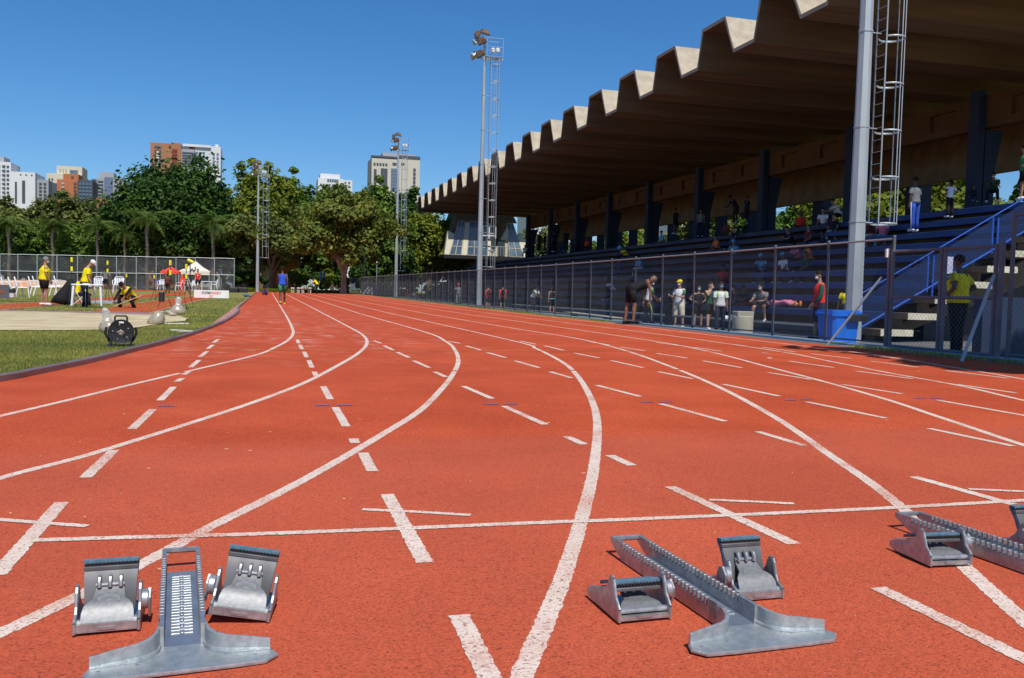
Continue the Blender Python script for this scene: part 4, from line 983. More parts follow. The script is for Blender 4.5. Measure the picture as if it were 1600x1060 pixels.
tree('dark green tree filling the gap behind the pale forked trunk', 128, 570, 300, 450, 150, LM['ficus'], 15000, leaf=.42, seed=20, depth=6)
tree('dark green tree behind the white walled building', 134, 350, 320, 440, 150, LM['ficus'], 13000, leaf=.44, seed=21, depth=6)
tree('dark shrubby tree between the pale forked trunk and the far mast', 116, 608, 385, 458, 110, LM['ficus'], 9000, leaf=.32, seed=22, base=612)
# low planting at the foot of the trees
def shrub(label, Y, cx, yt, wpx, leafm, n, seed):
    a = atY(cx, yt, Y); zg = gz(a.x, Y)-.1; w_ = wpx*Y/1400; t = thing('shrub', label, 'shrub', (a.x, Y, zg), 0, 'shrubs along the end of the track')
    h = a.z-zg; rnd = random.Random(seed)
    bl = [(rnd.uniform(-.35, .35)*w_, rnd.uniform(-.5, .5), h*rnd.uniform(.3, .55), w_*.2, 1.2, h*.4) for _ in range(5)]
    link('foliage', crownmesh(bl, n, .26, leafm, seed), t)
    mb = MB()
    for b in bl: mb.tube([(b[0]*.3, 0, 0), (b[0]*.7, b[1]*.5, h*.3), (b[0], b[1], b[2])], [.06, .045, .02], 5)
    link('stems', mb.mesh('stems', M['bark']), t)
shrub('dark shrub at the right end of the net fence', 109, 384, 408, 34, LM['ficus'], 2600, 31)
shrub('low dark shrub behind the most distant mast', 116, 404, 425, 40, LM['ficus'], 2200, 32)
shrub('leafy green shrub right of the blue runner', 112, 462, 418, 34, LM['yellow'], 2600, 33)
shrub('dark green shrub behind the white benches', 118, 484, 410, 50, LM['ficus'], 3200, 34)
shrub('yellow green shrub behind the distant yellow shirt', 110, 508, 415, 26, LM['yellow'], 2000, 35)
shrub('dark shrub left of the pale forked trunk', 113, 522, 425, 26, LM['ficus'], 1800, 36)
shrub('dark hedge like shrub right of the pale forked trunk', 122, 572, 418, 70, LM['ficus'], 3600, 37)
# far wood closing the gaps between the trunks
bl = [(x, 0, random.uniform(2.5, 4.2), 4.2, 2.5, random.uniform(3.2, 4.6)) for x in np.arange(-56, 34, 3.6)]+[(x, -1.5, .9, 2.6, 1.2, 2.0) for x in np.arange(-57, 34, 2.4)]
wd = link('far_wood', crownmesh(bl, 60000, .46, LM['ficus'], 91), loc=(0, 140, .2), kind='stuff'); tag(wd, 'dark wood closing the gaps behind the trees at the end of the track', 'wood')
# low ground cover strip across the end of the track
n = 9000; X = -3.2+12.5*RNG.random(n); Y = 106+1.6*RNG.random(n); a = RNG.random(n)*6.28
me = quadmesh(np.c_[X, Y, gz(0, 106)+.05+.3*RNG.random(n)], np.c_[.09*np.cos(a), .09*np.sin(a), .02*np.ones(n)], np.c_[.02*np.sin(a), .02*np.cos(a), .07*np.ones(n)], 'ground_cover', LM['yellow'])
tag(link('ground_cover', me, kind='stuff'), 'low yellow green planting across the far end of the track', 'ground cover')
# trees seen through the openings behind the stand
lab = ['green tree behind the grandstand showing in its first opening from the right', 'yellow green tree showing in the opening right of the nearest mast', 'green tree behind the stand left of the nearest mast', 'olive tree behind the stand above the crowd', 'yellow green tree low behind the middle openings', 'green tree behind the far openings of the stand', 'olive tree behind the last openings of the stand']
for k, (X, Y, zt_, w_, mm) in enumerate(((48, 42, 12.5, 13, 'ficus'), (45, 57, 11.5, 15, 'yellow'), (49, 71, 13, 16, 'green'), (47, 86, 12.5, 15, 'olive'), (50, 103, 11.5, 15, 'yellow'), (50, 121, 12, 15, 'green'), (48, 141, 12, 15, 'olive'))):
    t = thing('broadleaf_tree', lab[k], 'tree', (X, Y, -.3), 0, 'trees behind the grandstand'); rnd = random.Random(k+50)
    bl = [(rnd.uniform(-.3, .3)*w_, rnd.uniform(-.3, .3)*w_, zt_*rnd.uniform(.38, .72), w_*.26, w_*.28, zt_*.27) for _ in range(7)]
    link('crown', crownmesh(bl, 12000, .40, LM[mm], k+60), t); link('trunk', limbs((0, 0, 0), [b[:3] for b in bl[:5]], .3, M['bark'], k).mesh('trunk', M['bark'], 40), t)
# shading tree behind the camera on the right
t = thing('broadleaf_tree', 'leafy tree standing right of the camera that shades the gate', 'tree', (13.45, .2, -.28)); bl = [(-2.9, 2.2, 8.4, 2.4, 2.6, 1.3), (-1.9, 5.0, 9.0, 2.6, 2.8, 1.5), (.6, .5, 9.6, 3., 3.2, 2.), (.2, 3.4, 8.8, 2.8, 3.2, 1.5), (1.6, 5.6, 9.4, 2.6, 2.6, 1.6), (-3.0, -1.2, 8.2, 2.5, 2.6, 1.4), (-.6, 6.6, 9.6, 2.2, 2.2, 1.3)]
link('crown', crownmesh(bl, 40000, .30, LM['green'], 77), t); link('trunk', limbs((0, 0, 0), [b[:3] for b in bl], .3, M['bark'], 9).mesh('trunk', M['bark'], 40), t)
# palms
def frondmesh(L, seed):
    rnd = random.Random(seed); mb = MB(); pts = []; 
    for i in range(9):
        s = i/8; pts.append(Vector((L*(s-.12*s*s), 0, L*(.42*s-.85*s*s))))
    mb.tube(pts, [.045*(1-i/9)+.008 for i in range(9)], 5)
    for i in range(1, 33):
        s = i/33; k = s*8; j = min(int(k), 7); p = pts[j].lerp(pts[j+1], k-j); ll = L*.30*math.sin(math.pi*min(1, s*.82+.16))
        for sd_ in (-1, 1):
            q = p+Vector((ll*.45, sd_*ll*.8, -ll*rnd.uniform(.25, .65))); w_ = Vector((.035, 0, 0))
            mb.add([p-w_, p+w_, p.lerp(q, .6)+Vector((.03, 0, .05)), q, p.lerp(q, .6)-Vector((.03, 0, -.05))], [(0, 1, 2, 3, 4)])
    return mb.mesh('frond', LM['palm'])
FR = [frondmesh(2.9, 1), frondmesh(2.6, 2), frondmesh(3.1, 3)]
def palm(label, Y, cx, yc, base_y=450, s=1., nfr=17):
    c = atY(cx, yc, Y); zg = gz(c.x, Y)-.1; h = c.z-zg
    t = thing('palm_tree', label, 'palm tree', (c.x, Y, zg), 0, 'palm trees along the net fence')
    mb = MB(); n_ = 14; mb.tube([(.05*math.sin(i), 0, h*i/n_) for i in range(n_+1)], [(.19-.06*i/n_)*s*(1.0+.06*(i % 2)) for i in range(n_-2)]+[.20*s, .17*s, .08*s], 8)
    link('trunk', mb.mesh('trunk', M['barkpale'], 40), t); rnd = random.Random(int(cx))
    for k in range(nfr):
        o = link('frond', FR[k % 3], t, (0, 0, h-.1)); o.rotation_euler = (rnd.uniform(-.2, .2), rnd.uniform(-.75, .45)+(-.3 if k % 3 == 0 else 0), k*2.399); sc_ = s*rnd.uniform(.85, 1.1); o.scale = (sc_,)*3
palm('palm with a pale swollen trunk right of the white tent', 109, 333, 348, s=1.15)
palm('palm with drooping fronds in front of the dark spiky tree', 110, 230, 343, s=1.15)
palm('palm left of the red tent behind the grey shirt', 112, 152, 352, s=.95)
palm('palm behind the standing official with the white mask', 112, 82, 354, s=.95)
palm('palm at the left edge behind the white chairs', 112, 14, 352, s=1.)
palm('palm low between two green trees left of the white cap', 111, 195, 362, s=.85)
# ================================================================== BUILDINGS BEYOND THE TREES
BM = {k: mat(k+'_facade', c, .85, scale=.12, var=.06, spec=.2) for k, c in dict(white=(.62, .63, .64), cream=(.60, .54, .40), orange=(.42, .15, .07), brick=(.36, .165, .09), grey=(.34, .35, .37), beige=(.52, .48, .41), blue=(.14, .18, .27), dark=(.08, .09, .11), red=(.22, .05, .04)).items()}
def building(name, label, Y, boxes, wins, group='apartment towers on the skyline'):
    x0 = min(b[0] for b in boxes); x1 = max(b[2] for b in boxes); c = atY((x0+x1)/2, 440, Y)
    t = thing(name, label, 'building', (c.x, Y, 0), 0, group)
    for nm, m, d0, d1, q in [(b[4], b[5], b[6], b[7], b[:4]) for b in boxes]:
        a = atY(q[0], q[1], Y); b = atY(q[2], q[1], Y); z1 = a.z*.5+b.z*.5; z0 = atY(q[0], q[3], Y).z if q[3] < 400 else -.5
        p = MB(); p.box((a.x, Y+d0, z0), (b.x, Y+d1, z1)); part(nm, p, BM[m], t, world=True)
    for (q, nx, ny, fx_, fz_, m, dy) in wins:
        a = atY(q[0], q[1], Y); b = atY(q[2], q[3], Y); W_ = (b.x-a.x)/nx; H_ = (a.z-b.z)/ny
        f = MB(); f.box((0, -.25, 0), (W_*fx_, .05, H_*fz_)); me_ = f.mesh('window', BM[m] if m in BM else M[m])
        for i in range(nx):
            for j in range(ny): link('window', me_, t, (a.x-c.x+W_*(i+(1-fx_)/2), dy, b.z+H_*(j+(1-fz_)/2)))
    return t
building('apartment_tower', 'white tower with rows of balconies cut by the left edge', 400, [(-14, 253, 17, 460, 'wall', 'white', 0, 14), (-14, 243, 3, 254, 'roof_block', 'grey', 3, 12)], [((-12, 256, 16, 318), 4, 9, .55, .45, 'dark', 0), ((6, 256, 9, 318), 1, 9, .9, .35, 'blue', -.3)])
building('apartment_block', 'plain white block with narrow dark window strips at the left', 395, [(15, 269, 55, 460, 'wall', 'white', 0, 16), (29, 268, 40, 270, 'roof_block', 'grey', 3, 9), (55, 280, 73, 460, 'side_wing', 'grey', 3, 15)], [((23, 284, 27, 318), 1, 5, .8, .9, 'dark', 0), ((34, 282, 40, 318), 1, 5, .8, .9, 'dark', 0), ((57, 283, 71, 318), 2, 6, .6, .5, 'dark', 3), ((28, 272, 54, 275), 3, 1, .3, .7, 'dark', 0)])
building('apartment_tower', 'cream stepped tower behind the orange block', 430, [(73, 272, 127, 460, 'wall', 'cream', 0, 16), (87, 259, 127, 273, 'upper_storeys', 'cream', 2, 14)], [((75, 277, 84, 318), 2, 6, .5, .5, 'dark', 0), ((106, 264, 122, 272), 1, 1, .8, .7, 'glassblue', 2), ((90, 262, 104, 270), 3, 1, .35, .6, 'grey', 2)])
building('apartment_block', 'orange block with a curved dark glass corner', 380, [(89, 281, 121, 460, 'wall', 'orange', 0, 12), (97, 271, 121, 282, 'roof_storey', 'orange', 2, 10), (121, 281, 144, 460, 'glass_wing', 'dark', 1, 12), (81, 286, 89, 460, 'side_wing', 'dark', 1, 9)], [((96, 284, 101, 318), 1, 6, .9, .55, 'grey', 0), ((115, 284, 120, 318), 1, 6, .9, .55, 'dark', 0), ((122, 284, 143, 318), 4, 6, .7, .7, 'glassblue', 1), ((107, 273, 116, 279), 1, 1, .4, .5, 'dark', 2)])
building('apartment_tower', 'blue and grey tower with stacked balconies left of the dark spiky tree', 400, [(151, 278, 163, 460, 'wall', 'grey', 0, 14), (163, 277, 176, 460, 'blue_wall', 'blue', .5, 14), (176, 278, 193, 460, 'side_wall', 'grey', 1, 14), (154, 268, 176, 278, 'roof_block', 'grey', 3, 10), (141, 279, 151, 460, 'wing', 'dark', 3, 13)], [((152, 281, 162, 318), 1, 7, .9, .45, 'dark', 0), ((177, 281, 192, 318), 2, 6, .6, .4, 'dark', 1), ((143, 282, 150, 318), 1, 6, .6, .5, 'grey', 3)])
building('low_house', 'low orange wall showing through the trees at the left', 150, [(150, 310, 172, 460, 'wall', 'orange', 0, 8)], [((153, 330, 168, 338), 2, 1, .4, .7, 'dark', 0)], 'low houses behind the trees')
building('apartment_tower', 'tall brick tower above the dark spiky tree', 420, [(235, 224, 283, 460, 'wall', 'brick', 0, 16), (266, 222, 280, 225, 'roof_block', 'orange', 3, 9), (283, 233, 303, 460, 'balcony_wing', 'grey', 1, 14)], [((240, 227, 254, 232), 1, 1, .8, .8, 'glassblue', 0), ((241, 234, 252, 262), 3, 1, .72, 1., 'dark', 0), ((244.5, 236, 249, 262), 1, 6, .8, .6, 'white', -.3), ((268, 232, 278, 262), 1, 5, .8, .7, 'red', 0), ((284, 236, 302, 262), 1, 6, .95, .5, 'dark', 1)])
building('apartment_tower', 'white tower with a stair turret right of the tall brick tower', 440, [(287, 228, 345, 460, 'wall', 'white', 0, 16), (336, 225, 341, 230, 'roof_turret', 'white', 2, 8), (286, 226.5, 330, 229, 'roof_slab', 'white', -1, 14), (296, 229, 304, 262, 'red_panel', 'red', -.4, 0)], [((305, 236, 321, 262), 3, 5, .6, .6, 'glassblue', 0), ((331, 238, 343, 262), 2, 4, .5, .6, 'blue', 0), ((310, 252, 330, 258), 1, 1, .9, .5, 'grey', -.5)])
building('apartment_block', 'narrow pale block just showing beside the most distant mast', 430, [(397, 254, 407, 460, 'wall', 'beige', 0, 12)], [((398, 257, 406, 264), 3, 2, .5, .5, 'grey', 0)])
building('apartment_block', 'small white terraced apartment house above the trees in the middle', 330, [(497, 279, 536, 460, 'wall', 'white', 0, 12), (501, 271, 532, 280, 'penthouse', 'white', 2, 10), (528, 281, 551, 460, 'side_wing', 'white', 1, 12)], [((511, 279.5, 529, 285), 5, 1, .8, .8, 'glassblue', 0), ((499, 286, 527, 292), 6, 1, .5, .5, 'dark', 0), ((531, 283, 549, 287), 3, 1, .5, .8, 'blue', 1), ((531, 289, 549, 293), 3, 1, .5, .6, 'dark', 1)])
building('apartment_tower', 'beige tower with dark glass strips right of the far mast', 380, [(581, 247, 622, 460, 'wall', 'beige', 0, 16), (622, 247, 657, 460, 'side_wall', 'beige', 1.2, 18), (600, 238, 650, 247, 'roof_storey', 'grey', 4, 13), (580, 244, 623, 247, 'parapet', 'dark', 0, 1), (622, 243.5, 657.5, 247, 'parapet', 'dark', 1, 2)], [((583, 254, 606, 260), 5, 1, .65, .8, 'dark', 0), ((613, 254, 620, 259), 1, 1, .9, .8, 'dark', 0), ((584, 264, 588, 300), 1, 6, .9, .85, 'dark', 0), ((595, 263, 605, 300), 2, 6, .95, .92, 'dark', 0), ((611, 263, 621, 300), 2, 7, .95, .9, 'blue', 0), ((627, 254, 633, 258), 1, 1, .8, .8, 'dark', 1.2), ((646, 262, 650, 300), 1, 6, .8, .7, 'dark', 1.2)])
# buildings glimpsed behind the stand
building('apartment_block', 'white block glimpsed through the far openings of the stand', 210, [(826, 335, 880, 460, 'wall', 'white', 0, 10)], [((830, 345, 876, 392), 7, 5, .5, .45, 'glassblue', 0)], 'buildings behind the grandstand')
building('apartment_block', 'white block glimpsed through the middle openings of the stand', 170, [(1050, 320, 1085, 460, 'wall', 'white', 0, 10)], [((1053, 327, 1083, 352), 4, 3, .5, .45, 'glassblue', 0)], 'buildings behind the grandstand')
building('club_house', 'white walled building with an orange roof band behind the blue runner', 124, [(365, 407, 425, 462, 'wall', 'white', 0, 8), (425, 407, 470, 462, 'wall', 'white', .6, 8), (396, 397, 470, 407, 'roof_band', 'orange', .2, 7), (412, 382, 470, 397, 'upper_wall', 'cream', 2, 8)], [((441, 409, 452, 446), 1, 1, .9, .95, 'dark', .6), ((425, 384, 466, 393), 5, 1, .6, .8, 'white', 2)], 'low houses behind the trees')
building('low_house', 'white house glimpsed between the trees above the net fence', 140, [(88, 386, 118, 462, 'wall', 'white', 0, 8)], [((92, 390, 114, 397), 3, 1, .4, .7, 'dark', 0)], 'low houses behind the trees')
building('low_house', 'white house glimpsed beside the drooping palm', 141, [(196, 385, 216, 462, 'wall', 'white', 0, 8)], [((199, 390, 213, 396), 2, 1, .4, .7, 'dark', 0)], 'low houses behind the trees')
# ================================================================== PEOPLE
SK = {'brown': mat('brown_skin', (.20, .095, .055), .55, scale=8, var=.06), 'dark': mat('dark_brown_skin', (.085, .042, .028), .5, scale=8, var=.06), 'tan': mat('tan_skin', (.36, .19, .12), .55, scale=8, var=.06), 'light': mat('light_skin', (.52, .31, .22), .55, scale=8, var=.05)}
CL = {}
def cloth(n):
    if n not in CL:
        c = dict(black=(.014, .014, .017), navy=(.016, .020, .045), white=(.72, .72, .72), grey=(.17, .18, .19), yellow=(.78, .62, .01), green=(.05, .22, .09), dgreen=(.02, .09, .05), red=(.68, .035, .025), blue=(.03, .09, .55), royal=(.03, .08, .38), maroon=(.14, .03, .03), khaki=(.55, .50, .40), pink=(.70, .20, .30), hair=(.012, .010, .009), greyhair=(.22, .22, .23), lime=(.35, .70, .05), turquoise=(.10, .50, .48), shoe=(.60, .60, .60), orange=(.70, .18, .05), purple=(.06, .04, .16), skyblue=(.10, .38, .62), mustard=(.42, .33, .015))[n]
        CL[n] = mat(n+'_clothing', c, .8, scale=14, var=.16, bump=.2, bscale=30, spec=.2)
    return CL[n]
def sdir(p, lat): return Vector((lat, math.sin(R(p)), -math.cos(R(p)))).normalized()
POSES = {   # lean, head pitch, arms (upper pitch, lateral, fore pitch, fore lateral) right/left, legs (thigh pitch, lateral, shin pitch)
 'stand': dict(lean=2, head=6, ar=(4, .14, 14, .02), al=(-2, .14, 10, .02), lr=(2, .06, 0), ll=(-2, .06, -3)),
 'stand2': dict(lean=3, head=14, ar=(2, .10, 28, -.15), al=(8, .12, 40, -.3), lr=(6, .07, 2), ll=(-4, .05, -6)),
 'look_down': dict(lean=10, head=52, ar=(6, .10, 26, .02), al=(8, .1, 30, -.05), lr=(2, .05, 0), ll=(-2, .06, -4)),
 'hips': dict(lean=0, head=8, ar=(-28, .75, 60, -.85), al=(-28, .75, 60, -.85), lr=(2, .12, 0), ll=(-2, .1, -2)),
 'walk': dict(lean=4, head=6, ar=(-22, .12, -4, .02), al=(24, .12, 48, -.02), lr=(20, .04, 6), ll=(-14, .04, -38)),
 'armup': dict(lean=0, head=8, ar=(60, .5, 165, -.35), al=(2, .14, 16, .02), lr=(6, .05, 2), ll=(-8, .05, -14)),
 'bent': dict(lean=66, head=70, ar=(14, .10, -6, .0), al=(20, .10, -2, .0), lr=(9, .09, -5), ll=(-3, .08, -8)),
 'stoop': dict(lean=35, head=45, ar=(28, .1, 70, -.2), al=(24, .1, 64, -.2), lr=(12, .08, -6), ll=(8, .08, -10)),
 'talk': dict(lean=0, head=4, ar=(14, .18, 108, -.15), al=(18, .18, 100, -.15), lr=(4, .09, 0), ll=(-4, .09, -6)),
 'bottle': dict(lean=8, head=15, ar=(14, .1, 62, -.05), al=(22, .1, 50, -.1), lr=(14, .08, -2), ll=(-6, .06, -12)),
 'sit': dict(lean=18, head=10, ar=(16, .14, 55, -.12), al=(14, .14, 58, -.12), lr=(84, .16, 4), ll=(86, .14, -2)),
 'sit2': dict(lean=32, head=20, ar=(44, .12, 82, -.3), al=(40, .12, 84, -.3), lr=(82, .2, 6), ll=(88, .2, -8)),
 'sit3': dict(lean=4, head=0, ar=(-16, .3, -10, .1), al=(20, .14, 60, -.1), lr=(84, .1, 20), ll=(80, .24, -4)),
 'crouch': dict(lean=48, head=62, ar=(30, .25, 44, -.1), al=(58, .2, 60, .25), lr=(98, .34, -20), ll=(92, .38, -24)),
 'floor': dict(lean=20, head=40, ar=(40, .2, 70, -.1), al=(36, .2, 70, -.1), lr=(112, .2, -28), ll=(108, .2, -26))}
_cache = {}
def capsule(mb, a, b, r0, r1, n=8):
    a, b = Vector(a), Vector(b); d = (b-a).normalized()
    mb.tube([a-d*r0*.7, a-d*r0*.35, a, a.lerp(b, .33), a.lerp(b, .66), b, b+d*r1*.4, b+d*r1*.75], [r0*.5, r0*.85, r0, r0*.93+r1*.05, r0*.35+r1*.68, r1, r1*.8, r1*.4], n)
def skeleton(ps, build=1.):
    J = {}; lean = R(ps['lean']); up = Vector((0, math.sin(lean), math.cos(lean))); fw = Vector((0, math.cos(lean), -math.sin(lean)))
    legs = {}; TH, SHN, FT = .43, .42, .075
    for s, k in ((1, 'lr'), (-1, 'll')):
        tp, lat, sp = ps[k]; hip = Vector((s*.088, 0, 0)); kn = hip+sdir(tp, s*lat)*TH; an = kn+sdir(sp, s*lat*.3)*SHN; legs[s] = (hip, kn, an)
    zmin = min(legs[1][2].z, legs[-1][2].z)-FT; P = Vector((0, 0, -zmin))
    for s in (1, -1):
        h, k, a = [v+P for v in legs[s]]; J['hip', s], J['knee', s], J['ank', s] = h, k, a
        if abs(a.z-FT) > .05 and ps['lr'][0] < 60: pass
        tilt = 0 if a.z < FT+.04 else -.5
        J['toe', s] = a+Vector((s*.03, .15, -.045+tilt*.1)); J['heel', s] = a+Vector((0, -.05, -.04))
    J['pel'] = P+up*.02; J['up'] = up; J['fw'] = fw
    J['neck'] = P+up*.50; J['chest'] = P+up*.34
    J['sp'] = lambda t, f=0.: P+up*t+fw*f
    ha = R(ps['head']); hu = Vector((0, math.sin(ha), math.cos(ha))); J['hu'] = hu; J['hf'] = Vector((0, math.cos(ha), -math.sin(ha)))
    J['head'] = J['neck']+up*.05+hu*.145
    for s, k in ((1, 'ar'), (-1, 'al')):
        p1, l1, p2, l2 = ps[k]; sh = P+up*.445+Vector((s*.178*build, 0, 0)); el = sh+sdir(p1, s*l1)*.285; wr = el+sdir(p2, s*l2)*.25
        J['sh', s], J['el', s], J['wr', s] = sh, el, wr; J['hd', s] = (wr-el).normalized()
    return J
def torso(mb, J, rings, grow=0., n=12):
    rr = []
    for t, hw, hd, f in rings:
        c = J['sp'](t, f); rr.append([c+Vector((1, 0, 0))*(hw+grow)*math.cos(2*math.pi*i/n)+J['fw']*(hd+grow)*math.sin(2*math.pi*i/n) for i in range(n)])
    mb.loft(rr, True, True)
def body_mesh(pose, build, female, skin):
    key = (pose, build, female, skin)
    if key in _cache: return _cache[key]
    J = skeleton(POSES[pose], build); mb = MB(); b = build
    w = .92 if female else 1.
    rings = [(-.08, .10, .085, 0), (-.03, .155*b, .115*b, 0), (.04, .160*b, .118*b, 0), (.15, .135*b*w, .105*b, .008), (.25, .15*b*w, .112*b, .012), (.34, .168*b*w, .118*b, .015), (.42, .175*w, .10, .005), (.47, .13, .075, 0), (.50, .065, .06, 0), (.56, .056, .056, .005)]
    torso(mb, J, rings)
    for s in (1, -1):
        capsule(mb, J['hip', s], J['knee', s], .082*b, .055); capsule(mb, J['knee', s], J['ank', s], .056, .038)
        cal = J['knee', s].lerp(J['ank', s], .3)-Vector((0, .016, 0)); mb.ball(cal, (.050, .054, .10), 8, 6)
        mb.tube([J['heel', s], J['ank', s]+Vector((0, .02, -.03)), J['toe', s]], [.036, .040, .030], 8)
        capsule(mb, J['sh', s], J['el', s], .050*b, .039); capsule(mb, J['el', s], J['wr', s], .040, .027)
        mb.ball(J['sh', s], .060, 8, 6)
    h = J['head']; T = Matrix(((1, 0, 0), (0, J['hf'].y, J['hu'].y), (0, J['hf'].z, J['hu'].z)))
    capsule(mb, J['neck']-J['up']*.02, J['neck']+J['up']*.05+J['hu']*.06, .056, .052)
    mb.ball(h+J['hu']*.02, (.077, .095, .10), 12, 9, T); mb.ball(h-J['hu']*.05+J['hf']*.02, (.058, .072, .070), 10, 8, T)
    mb.ball(h+J['hf']*.098-J['hu']*.008, (.014, .020, .024), 6, 5, T)
    for s in (1, -1): mb.ball(h+Vector((s*.080, 0, 0)), (.012, .022, .032), 6, 5, T)
    me0 = mb.mesh('tmp', SK[skin]); o = bpy.data.objects.new('tmp', me0); C.objects.link(o)
    m1 = o.modifiers.new('r', 'REMESH'); m1.mode = 'VOXEL'; m1.voxel_size = .021; m1.use_smooth_shade = True
    m2 = o.modifiers.new('s', 'SMOOTH'); m2.factor = .5; m2.iterations = 2
    dg = bpy.context.evaluated_depsgraph_get(); me = bpy.data.meshes.new_from_object(o.evaluated_get(dg)); bpy.data.objects.remove(o)
    me.name = 'body'; me.materials.clear(); me.materials.append(SK[skin])
    # hands with five fingers, eyes and mouth joined to the same mesh
    hm = MB()
    for s in (1, -1):
        d = J['hd', s]; wr = J['wr', s]; sd_ = Vector((1, 0, 0)); sd_ = (sd_-d*sd_.dot(d)).normalized(); pn = d.cross(sd_).normalized()
        side_ = pn if abs(pn.y) > .3 else sd_; ot = d.cross(side_)
        hm.tube([wr-d*.02, wr+d*.03, wr+d*.085], [.026, .036, .034], 8, True, .5, up=side_)
        for k in range(4):
            u = (k-1.5)*.018; b0 = wr+d*.08+side_*u; ln = (.060, .070, .066, .052)[k]
            hm.tube([b0, b0+d*ln*.5+ot*.008*s, b0+d*ln*.9+ot*.026*s], [.0095, .0085, .007], 6)
        b0 = wr+d*.03+side_*.030; hm.tube([b0, b0+(d+side_*.9).normalized()*.035, b0+(d*1.3+side_*.6).normalized()*.062], [.012, .010, .008], 6)
    hm.cur = 1
    for s in (1, -1): hm.ball(h+J['hf']*.084+Vector((s*.030, 0, 0))+J['hu']*.012, (.010, .006, .006), 6, 4, T)
    hm.ball(h+J['hf']*.085-J['hu']*.052, (.022, .006, .005), 6, 4, T)
    bm = bmesh.new(); bm.from_mesh(me); off = len(bm.verts); hme = hm.mesh('h', [SK[skin], cloth('hair')]); bm.from_mesh(hme); bm.to_mesh(me); bm.free(); me.materials.append(cloth('hair'))
    me.polygons.foreach_set('use_smooth', [True]*len(me.polygons)); me.update()
    _cache[key] = (me, J); return _cache[key]
def _sleeve(mb, J, s, t, r=.062, fore=0.):
    a, e, w_ = J['sh', s], J['el', s], J['wr', s]
    if fore: mb.tube([a-Vector((s*.03, 0, 0)), a, a.lerp(e, .5), e, e.lerp(w_, .5), e.lerp(w_, fore)], [r, r+.003, r-.004, r-.012, r-.018, r-.024], 10, False)
    else: mb.tube([a-Vector((s*.03, 0, 0)), a, a.lerp(e, t)], [r, r+.003, r+.001], 10, False)
def person(label, x, ytop, ybot, pose='stand', face=0., skin='brown', hair='hair', top=('tee', 'white'), bottom=('shorts', 'black'), shoes='shoe', X=None, Y=None, build=1., female=False, cap=None, mask=None, hairlong=False, group=None, sink=0., hh=None, extra=None, cached=None):
    me, J = body_mesh(pose, build, female, skin)
    zs = [v.co.z for v in me.vertices]; Hn = max(zs)+.015-min(0, min(zs))
    base = atX(x, ybot, X) if X is not None else atY(x, ybot, Y)
    topz = (atX(x, ytop, X) if X is not None else atY(x, ytop, Y)).z
    hgt = hh if hh else topz-base.z; k = hgt/Hn
    t = thing('person', label, 'person', base, R(face), group); t.scale = (k, k, k)
    link('body', me, t)
    def P_(n_, mb, c, sm=True): return link(n_, mb.mesh(n_, cloth(c) if isinstance(c, str) else c, sm), t)
    b = build; w = .92 if female else 1.
    # ---- upper garment
    kind, c = top[0], top[1]
    g = .016; hem = -.03 if kind != 'jacket' else -.10
    if kind == 'vest_loose': hem = -.08; g = .03
    R_ = [(hem, .165*b, .125*b, 0), (.04, .163*b, .124*b, 0), (.15, .142*b*w, .112*b, .008), (.25, .152*b*w, .116*b, .012), (.34, .170*b*w, .122*b, .015), (.42, .176*w, .104, .005), (.462, .135, .080, 0), (.482, .085, .066, 0)]
    if kind == 'singlet': R_ = R_[:-2]+[(.445, .120, .088, .0), (.468, .085, .07, 0)]
    if kind == 'crop': R_ = [(.2, .148*b*w, .115, .01)]+R_[3:-2]+[(.445, .11, .085, .0), (.465, .08, .07, 0)]
    mb = MB(); torso(mb, J, R_, g)
    if kind in ('tee',):
        for s in (1, -1): _sleeve(mb, J, s, .62 if kind == 'tee' else .7, .064 if kind == 'tee' else .072)
    if kind in ('jacket', 'long'):
        for s in (1, -1): _sleeve(mb, J, s, 1, .068, .93)
    sh_ = P_('jacket' if kind in ('jacket', 'long') else 'shirt', mb, c, 'all')
    if len(top) > 2:
        cc = top[2]; m2 = MB()
        if kind in ('jacket', 'tee') and cc != 'number':
            for s in (1, -1):
                a, e, w_ = J['sh', s], J['el', s], J['wr', s]; o_ = Vector((s*.012, .006, 0)); q = [a+o_, a.lerp(e, .6)+o_] if kind == 'tee' else [a+o_, a.lerp(e, .5)+o_, e+o_, e.lerp(w_, .9)+o_]
                m2.tube(q, [.064, .064] if kind == 'tee' else [.064, .060, .052, .046], 8)
            P_('sleeve_trim', m2, cc, 'all')
        elif kind == 'vest_loose':
            for s in (1, -1): _sleeve(m2, J, s, 1, .056, .95)
            P_('sleeves', m2, cc, 'all')
        else:
            torso(m2, J, [(.24, .06, .124, .012), (.34, .06, .128, .015)], g+.003); P_('emblem', m2, 'white', 'all')
    # ---- lower garment
    kind, c = bottom[0], bottom[1]; mb = MB()
    torso(mb, J, [(-.085, .12*b, .105*b, 0), (-.03, .163*b, .122*b, 0), (.05, .160*b, .120*b, 0), (.085, .15*b, .112*b, 0)], .012)
    for s in (1, -1):
        h_, k_, a_ = J['hip', s], J['knee', s], J['ank', s]
        if kind == 'shorts': mb.tube([h_, h_.lerp(k_, .3), h_.lerp(k_, .78)], [.100*b, .098*b, .088], 10)
        elif kind == 'brief': mb.tube([h_, h_.lerp(k_, .32)], [.092*b, .088*b], 10)
        elif kind == 'tights': mb.tube([h_, h_.lerp(k_, .4), h_.lerp(k_, .85)], [.092*b, .082*b, .066], 10)
        elif kind == 'long_shorts': mb.tube([h_, h_.lerp(k_, .4), k_, k_.lerp(a_, .15)], [.105*b, .104*b, .096, .092], 10)
        else: mb.tube([h_, h_.lerp(k_, .5), k_, k_.lerp(a_, .5), a_+Vector((0, 0, .01))], [.100*b, .086*b, .070, .064, .062], 10)
